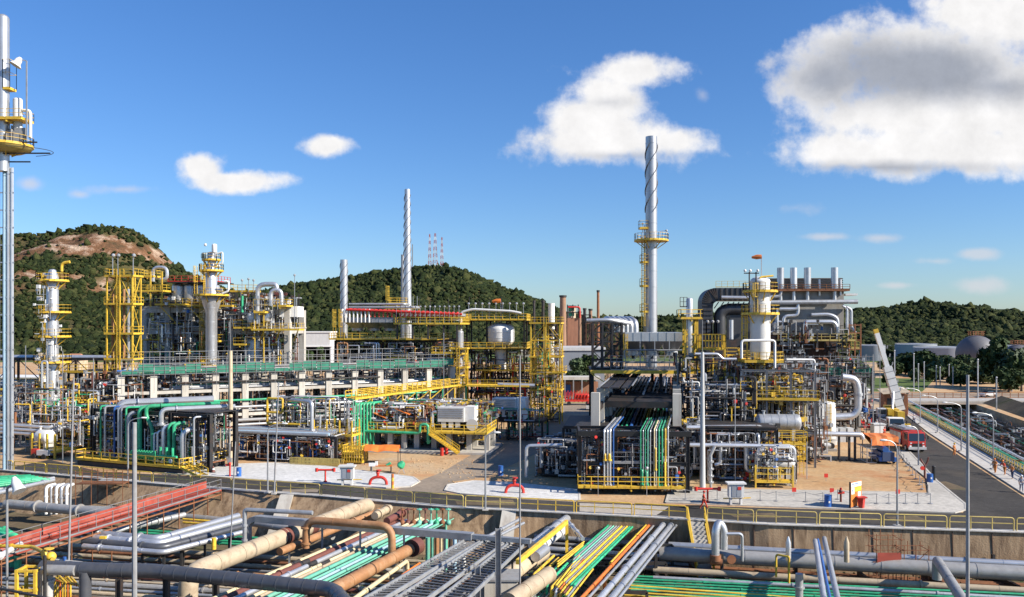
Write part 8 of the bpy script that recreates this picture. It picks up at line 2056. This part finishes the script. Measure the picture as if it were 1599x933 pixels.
for i in range(9):
    px = 628 + i * 9; m = ['rust', 'maroon', 'rust', 'green_light', 'maroon', 'green_light', 'green', 'rust', 'green_light'][i]; p = W(px, 818, -1.0)
    t = T('gate_valve', 'rusty spindle valve standing at the wall end of the parallel pipes' if m in ('rust', 'maroon') else 'mint green spindle valve standing at the wall end of the parallel pipes', 'valve', p, 0, 'spindle valves at the wall'); t.part('stem', m).cyl((0, 0, 0), (0, 0, 1.5), .07); t.part('handwheel', m).cyl((0, 0, 1.35), (0, 0, 1.42), .28); t.part('body', m).sphere((0, 0, .1), .28, 1, 1.2, 1)
gp('fat beige pipe with dark joints running down left to the camera side', 'tan_pipe', [(577, 787, -.3, -2.4), (577, 787), (vp(577, 787, 896), 896), (vp(577, 787, 896), 896, -.3, -3.4)], -.3, 12.5, n=24, bands=3, bend=1.4)
for k in (.38, .52):
    a, c = W(577, 787, -.3), W(vp(577, 787, 905), 905, -.3); q = a.lerp(c, k); d = (c - a).normalized() * .5; S('pipe_sleeve', 'dark joint sleeve on the fat beige pipe', 'sleeve', 'maroon', 'dark joint sleeves of the fat beige pipe').cyl(q - d, q + d, 12.5 * 74 / F * 1.04, n=24)
gp('brown pipe between the fat beige pipe and the cream one', 'brown_pipe', [(608, 792), (vp(608, 792, 862), 862)], -.9, 5.5, n=14)
gp('beige pipe stub with flange reaching the wall left of the valves', 'tan_pipe', [(608, 794), (585, 806)], -.4, 6, n=14, flange=(.2, .8)); gp('maroon short pipe reaching the wall', 'maroon', [(630, 800), (604, 814)], -.4, 5.5, n=14, flange=(.1,))
gp('long thick brown pipe in front of the mint pipes', 'brown_pipe', [(640, 858), (vp(640, 858, 950), 950)], -.7, 10, n=18)
c_ = W(640, 858, -.7); S('end_cap', 'dark maroon round drum end at the upper end of the thick brown pipe', 'cap', 'maroon').cyl(c_ + Vector((.1, .25, 0)), c_ + Vector((.5, 1.2, 0)), 13 * 74 / F, n=18)
gp('brown expansion loop standing over the parallel pipes', 'brown_pipe', [(478, 856, -1.0, -1.0), (478, 856, -1.0, 1.45), (612, 868, -1.0, 1.45), (612, 868, -1.0, -.8)], 0, 6.0, n=16, bend=1.1)
gp('thin grey pipe frame over the pipes left of the brown loop', 'silver_dull', [(382, 856, -1.5, -2.5), (382, 856, -1.5, 1.9), (488, 862, -1.5, 1.9)], 0, 3.4, n=10, bend=.3)
b = S('cable_duct', 'long flat grey cable duct with a curved left end crossing above the parallel pipes', 'duct', 'silver_dull')
A1, A2 = W(402, 810, .9), W(738, 838, .9)
b.bar(A1, A2, .75, .55); b.bar(A2, A2 + (A2 - A1).normalized() * 5.0, .45, .35)
for i in range(6):
    a0, a1 = R(90 - i * 15), R(90 - (i + 1) * 15); d = (A2 - A1).normalized()
    p0 = A1 + Vector((0, 0, -1)) + (-d) * math.cos(a0) * 1 + Vector((0, 0, math.sin(a0))); p1 = A1 + Vector((0, 0, -1)) + (-d) * math.cos(a1) + Vector((0, 0, math.sin(a1))); b.bar(p0, p1, .7, .5)
b.bar(A1 - (A2 - A1).normalized() + Vector((0, 0, -1)), A1 - (A2 - A1).normalized() + Vector((0, 0, -3.6)), .7, .5)
for k in (.16, .32, .5, .7, .88): q = A1.lerp(A2, k); b.bar(q, Vector((q.x, q.y, PITZ)), .16)
for i in range(9):
    px = 668 + i * 7; p = W(px, 850, -.9); m = ['green_light', 'green_light', 'brown_pipe', 'cream', 'green_light', 'steel_dark', 'blue_pale', 'silver', 'white'][i]
    S('standpipe', 'upright pipe hanging below the grey duct among the mint pipes', 'pipe', m, 'uprights below the grey duct').cyl(Vector((p.x, p.y, PITZ + .3)), Vector((p.x, p.y, -.3)), .14 if i % 2 else .2)
gp('cream gooseneck pipe left of the ladder trays', 'cream', [(540, 945, -.9), (636, 876, -.9), (636, 876, -.9, -2.4)], 0, 3.4); gp('orange thin pipe left of the ladder trays', 'orange', [(560, 945, -.9), (656, 879, -.9), (656, 879, -.9, -2.4)], 0, 1.6); gp('cream crossbar pipe behind the gooseneck', 'cream', [(575, 899, -1.6), (640, 908, -1.6)], 0, 3)
# dark clad pipe across the lower left
gp('dark clad fat pipe running across the bottom left and turning down at its right end', 'dark_clad', [(66, 886, .3), (150, 890, .3), (240, 892, .3), (520, 921, .3), (540, 945, .3)], .3, 11.5, n=24, bands=1.1, bend=1.0)
gp('grey pipe feeding the dark clad pipe at bottom left', 'grey_pipe', [(66, 890, .3, -3.5), (66, 890, .3), (118, 891, .3)], .3, 8, n=14, bend=.4)
gp('dark downturn leg below the dark clad pipe', 'dark_clad', [(133, 893, .2), (133, 893, .2, -3.8)], 0, 9, n=16)
for px in (186, 260, 337): p = W(px, 900, .0); S('pipe_support', 'dark post under the fat dark clad pipe', 'support', 'steel_dark', 'posts under the dark clad pipe').ibeam(Vector((p.x, p.y, PITZ)), Vector((p.x, p.y, -.2)), .4, .4)
# left L-shaped silver pipes
for i in range(4): gp('silver clad pipe in the L-shaped group left of the big beige pipe', 'silver' if i != 2 else 'dark_clad', [(130, 832 + i * 7), (246 + i * 3, 842 + i * 7), (372 + i * 4, 806 + i * 8)], -.6 - i * .12, 5.4 if i != 3 else 4, 'L-shaped silver pipes at left', n=14, bands=2.2)
for px, py in ((263, 858), (372, 842), (236, 866), (300, 850)): trestle('dark trestle under the L-shaped silver pipes', px - 14, px + 20, py, -1.3, 'trestles under the L-shaped pipes', legs=2, w=.18)
S('yellow_tag', 'small yellow marker block on the L-shaped silver pipes', 'tag', 'yellow').box(*[v for a in zip(W(155, 842, -.2), W(161, 842, -.2) + Vector((.2, .3, .2))) for v in a])
b = S('yellow_post', 'short yellow and white post between the silver pipe legs', 'post', 'yellow'); p = W(334, 858, -1.6); b.cyl(p, p + Vector((0, 0, 1.0)), .2)
# tan and rust lines lying across the pit at left
ml = ['tan_pipe', 'rust', 'tan_pipe', 'grey_pipe', 'brown_pipe', 'tan_pipe', 'maroon', 'tan_pipe', 'grey_pipe', 'silver_dull']
for i in range(16):
    m = ml[i % 10]; gp('%s pipe lying low across the left part of the pit' % {'tan_pipe': 'tan', 'rust': 'rusty', 'grey_pipe': 'grey', 'brown_pipe': 'brown', 'maroon': 'maroon', 'silver_dull': 'dull silver'}[m], m, [(-60, 842 + i * 7.2), (560, 880 + i * 7.2)], -3.3, (4, 2.4, 3.2, 2)[i % 4], 'low pipes across the left pit', n=10)
for i in range(4): gp('bright green pipe seen low behind the red walkway', 'green', [(215, 828 + i * 4), (420, 842 + i * 4)], -2.6, 2.2, 'green pipes low behind the red walkway')
for i in range(3): gp('yellow pipe low behind the L-shaped silver pipes', 'yellow', [(286, 806 + i * 5), (390, 814 + i * 5)], -2.4, 1.8, 'yellow pipes at the foot of the left wall')
gp('long grey pipe running along the foot of the left sloping wall', 'grey_pipe', [(-40, 788), (180, 796), (400, 818), (520, 838)], -2.3, 5, n=12); gp('thick grey pipe low behind the red walkway', 'grey_pipe', [(10, 787), (150, 800), (200, 806)], -1.4, 7.5, n=14)
gp('grey pipe behind the red walkway ending near the wall', 'silver_dull', [(165, 833), (288, 804)], -1.6, 4.5)
for i in range(12):
    y = 870 + i * 6; m = random.choice(['green_light', 'tan_pipe', 'white', 'grey_pipe', 'cream', 'rust']); gp('assorted low pipe beneath the fat dark clad pipe', m, [(130, y), (420, y + 20)], -3.8, random.choice((1.6, 2.2, 3)), 'assorted low pipes at bottom left', n=8)
# centre bottom low pipes
for i in range(10):
    gp('low grey pipe crossing under the cable ladders', random.choice(['grey_pipe', 'tan_pipe', 'silver_dull', 'concrete_pale', 'rust']), [(560, 872 + i * 8), (900, 892 + i * 8)], -3.2, random.choice((2, 3, 4.5)), 'low pipes under the cable ladders', n=8)
# red walkway
rw0, rw1 = W(-40, 884, .1), W(345, 765, .1); L_rw = (rw1 - rw0).length
t = T('red_walkway', 'long faded red meshed walkway crossing the left end of the pit up to the road', 'walkway', rw0, math.degrees(math.atan2(rw1.y - rw0.y, rw1.x - rw0.x)))
t.part('deck', 'red_faded').box(0, L_rw, -.1, 1.9, -.12, 0.0); tr2 = t.part('truss', 'rust'); tr2.bar((0, 0, -.5), (L_rw, 0, -.5), .12); tr2.bar((0, 1.9, -.5), (L_rw, 1.9, -.5), .12)
nt2 = t.part('side_netting', 'red_faded'); nt2.box(0, L_rw, 1.86, 1.89, .05, .85)
rl2 = t.part('railing', 'steel_grey'); rl2.rail([(0, 0, 0), (L_rw, 0, 0)], 1.15, 2.0, .05, toe=True); rl2.rail([(0, 1.93, 0), (L_rw, 1.93, 0)], 1.15, 2.0, .05)
for i in range(14): x = i * L_rw / 13; t.part('post', 'rust').bar((x, 0, PITZ - .1), (x, 0, 0), .08); tr2.bar((x, 0, -.5), (x, 1.9, -.5), .1); 
t.part('red_pipe', 'red_faded').tube([(L_rw * .1, 1.2, .25), (L_rw * .62, 1.2, .25)], .2)
t = T('road_scaffold', 'small scaffold with a brown deck joining the left road edge', 'scaffold', W(118, 757, 0)); f_ = t.part('tube', 'rust')
for x in (0, 2, 4, 6): 
    for y in (0, 1.5): f_.bar((x * .9, y, -2.5), (x * .9, y, 1.6), .06)
for z in (.1, .8, 1.4): f_.bar((0, 0, z), (5.4, 0, z), .06); f_.bar((0, 1.5, z), (5.4, 1.5, z), .06)
t.part('deck', 'rust').box(0, 5.4, 0, 1.5, 0, .08)
# top-left green and silver elevated pipes
for i in range(6): gp('green pipe in the flat elevated rack at the far left edge', 'green', [(-40, 764 - i * 3.4), (78 - i * 6, 749 - i * 1.2)], .3, 2.0, 'green pipes of the far-left elevated rack')
gp('silver edge pipe of the far-left elevated rack', 'silver', [(-40, 778), (84, 750)], .1, 3.4); gp('second silver pipe under the green ones at far left', 'silver_dull', [(-40, 772), (84, 747)], -.1, 3)
for i in range(5): gp('white hooked drop pipe in the group near the left road edge', 'silver' if i % 2 else 'white', [(72 + i * 8, 792, -2.2, -3), (72 + i * 8, 792, -2.2, .1), (86 + i * 7, 788, -2.2, .1)], 0, 2.4 if i != 1 else 1.6, 'hooked drop pipes near the left road edge')
for i in range(3): gp('thick green elbow pipe at the left edge', 'green', [(-30, 826 + i * 4, -.2), (14 + i * 7, 829 + i * 4, -.2), (14 + i * 7, 829 + i * 4, -.2, -3.4)], -.2, 5, 'thick green elbow pipes at the left edge', n=14, bend=.6)
gp('yellow pipe with a flanged elbow at the left edge', 'yellow', [(-30, 852, .8), (50, 854, .8), (72, 864, .8), (82, 874, .8)], .8, 3.0, flange=(.6,)); 
t = T('gate_valve', 'bright yellow valve body at the end of the yellow left-edge pipe', 'valve', W(80, 880, .4)); t.part('body', 'yellow').sphere((0, 0, .5), .36); v = t.part('flange', 'yellow'); v.cyl((0, 0, -.1), (0, 0, 0), .42); v.cyl((-.5, -.2, .7), (-.42, -.1, .7), .4); t.part('handwheel', 'yellow').cyl((-.1, -.1, 1.1), (-.1, -.1, 1.16), .35)
gp('upright white clad pipe with a flange under the yellow valve', 'white_grey', [(75, 885, .4, -3.8), (75, 885, .4)], 0, 7.5, n=16); gp('upright dark pipe beside the white clad one', 'steel_dark', [(70, 868, 1.5, -3.8), (70, 868, 1.5)], 0, 2.6)
t = T('yellow_gate_frame', 'open yellow steel frame at the bottom left corner', 'frame', W(26, 948, -2.2)); f_ = t.part('frame', 'yellow')
for x, y in ((0, 0), (1.35, 0), (0, 1.2), (1.35, 1.2)): f_.bar((x, y, -2), (x, y, 2.7), .2)
for z in (-.1, 1.2, 2.6): f_.bar((-.1, 0, z), (1.5, 0, z), .16); f_.bar((-.1, 1.2, z), (1.5, 1.2, z), .16); f_.bar((0, 0, z), (0, 1.2, z), .16); f_.bar((1.35, 0, z), (1.35, 1.2, z), .16)
f_.bar((0, 1.2, .2), (1.35, 1.2, 1.0), .16)
t = T('flood_lamp', 'white floodlight on a grey pole at the lower left edge', 'lamp', W(11, 930, -1.8)); t.part('pole', 'silver_dull').tube([(0, 0, -2.3), (0, 0, ZA(757, 63) + 1.8), (.7, 0, ZA(752, 63) + 1.9)], .09); t.part('lamp_head', 'white').lathe((.5, 0, ZA(744, 63) + 1.9), (1.1, -.3, ZA(762, 63) + 1.8), [(0, .15), (.35, .32), (.75, .38), (1, .5)], 14)
gp('white tube slanting in from the lower left edge', 'white', [(-20, 880, 1.0), (32, 850, .4)], 0, 4.5)
gp('thin dark handrail pipe at the bottom left corner', 'steel_dark', [(-20, 915, 1.5), (150, 950, 1.0)], 0, 2.0)
for i in range(8): gp('small yellow valve pipe under the dark clad pipe at left', 'yellow' if i % 3 else 'orange', [(82 + i * 4, 905, -1.2, -3.5), (82 + i * 4, 905, -1.2, -1.2 + .2 * (i % 3)), (96 + i * 4, 909 + i, -1.2)], 0, 1.6, 'small yellow valve pipes at left', n=8)
gp('blue upright pipe beside the pole at left', 'blue', [(101, 870, -.3, -2.4), (101, 870, -.3)], 0, 2.6); gp('pale pink level pipe with ball ends at left', 'white_grey', [(83, 874, -.6), (141, 880, -.6)], 0, 1.6); gp('yellow level pipe under the pink one at left', 'yellow', [(106, 889, -1.0), (140, 887, -1.0)], 0, 3)
# pit vegetation and clutter
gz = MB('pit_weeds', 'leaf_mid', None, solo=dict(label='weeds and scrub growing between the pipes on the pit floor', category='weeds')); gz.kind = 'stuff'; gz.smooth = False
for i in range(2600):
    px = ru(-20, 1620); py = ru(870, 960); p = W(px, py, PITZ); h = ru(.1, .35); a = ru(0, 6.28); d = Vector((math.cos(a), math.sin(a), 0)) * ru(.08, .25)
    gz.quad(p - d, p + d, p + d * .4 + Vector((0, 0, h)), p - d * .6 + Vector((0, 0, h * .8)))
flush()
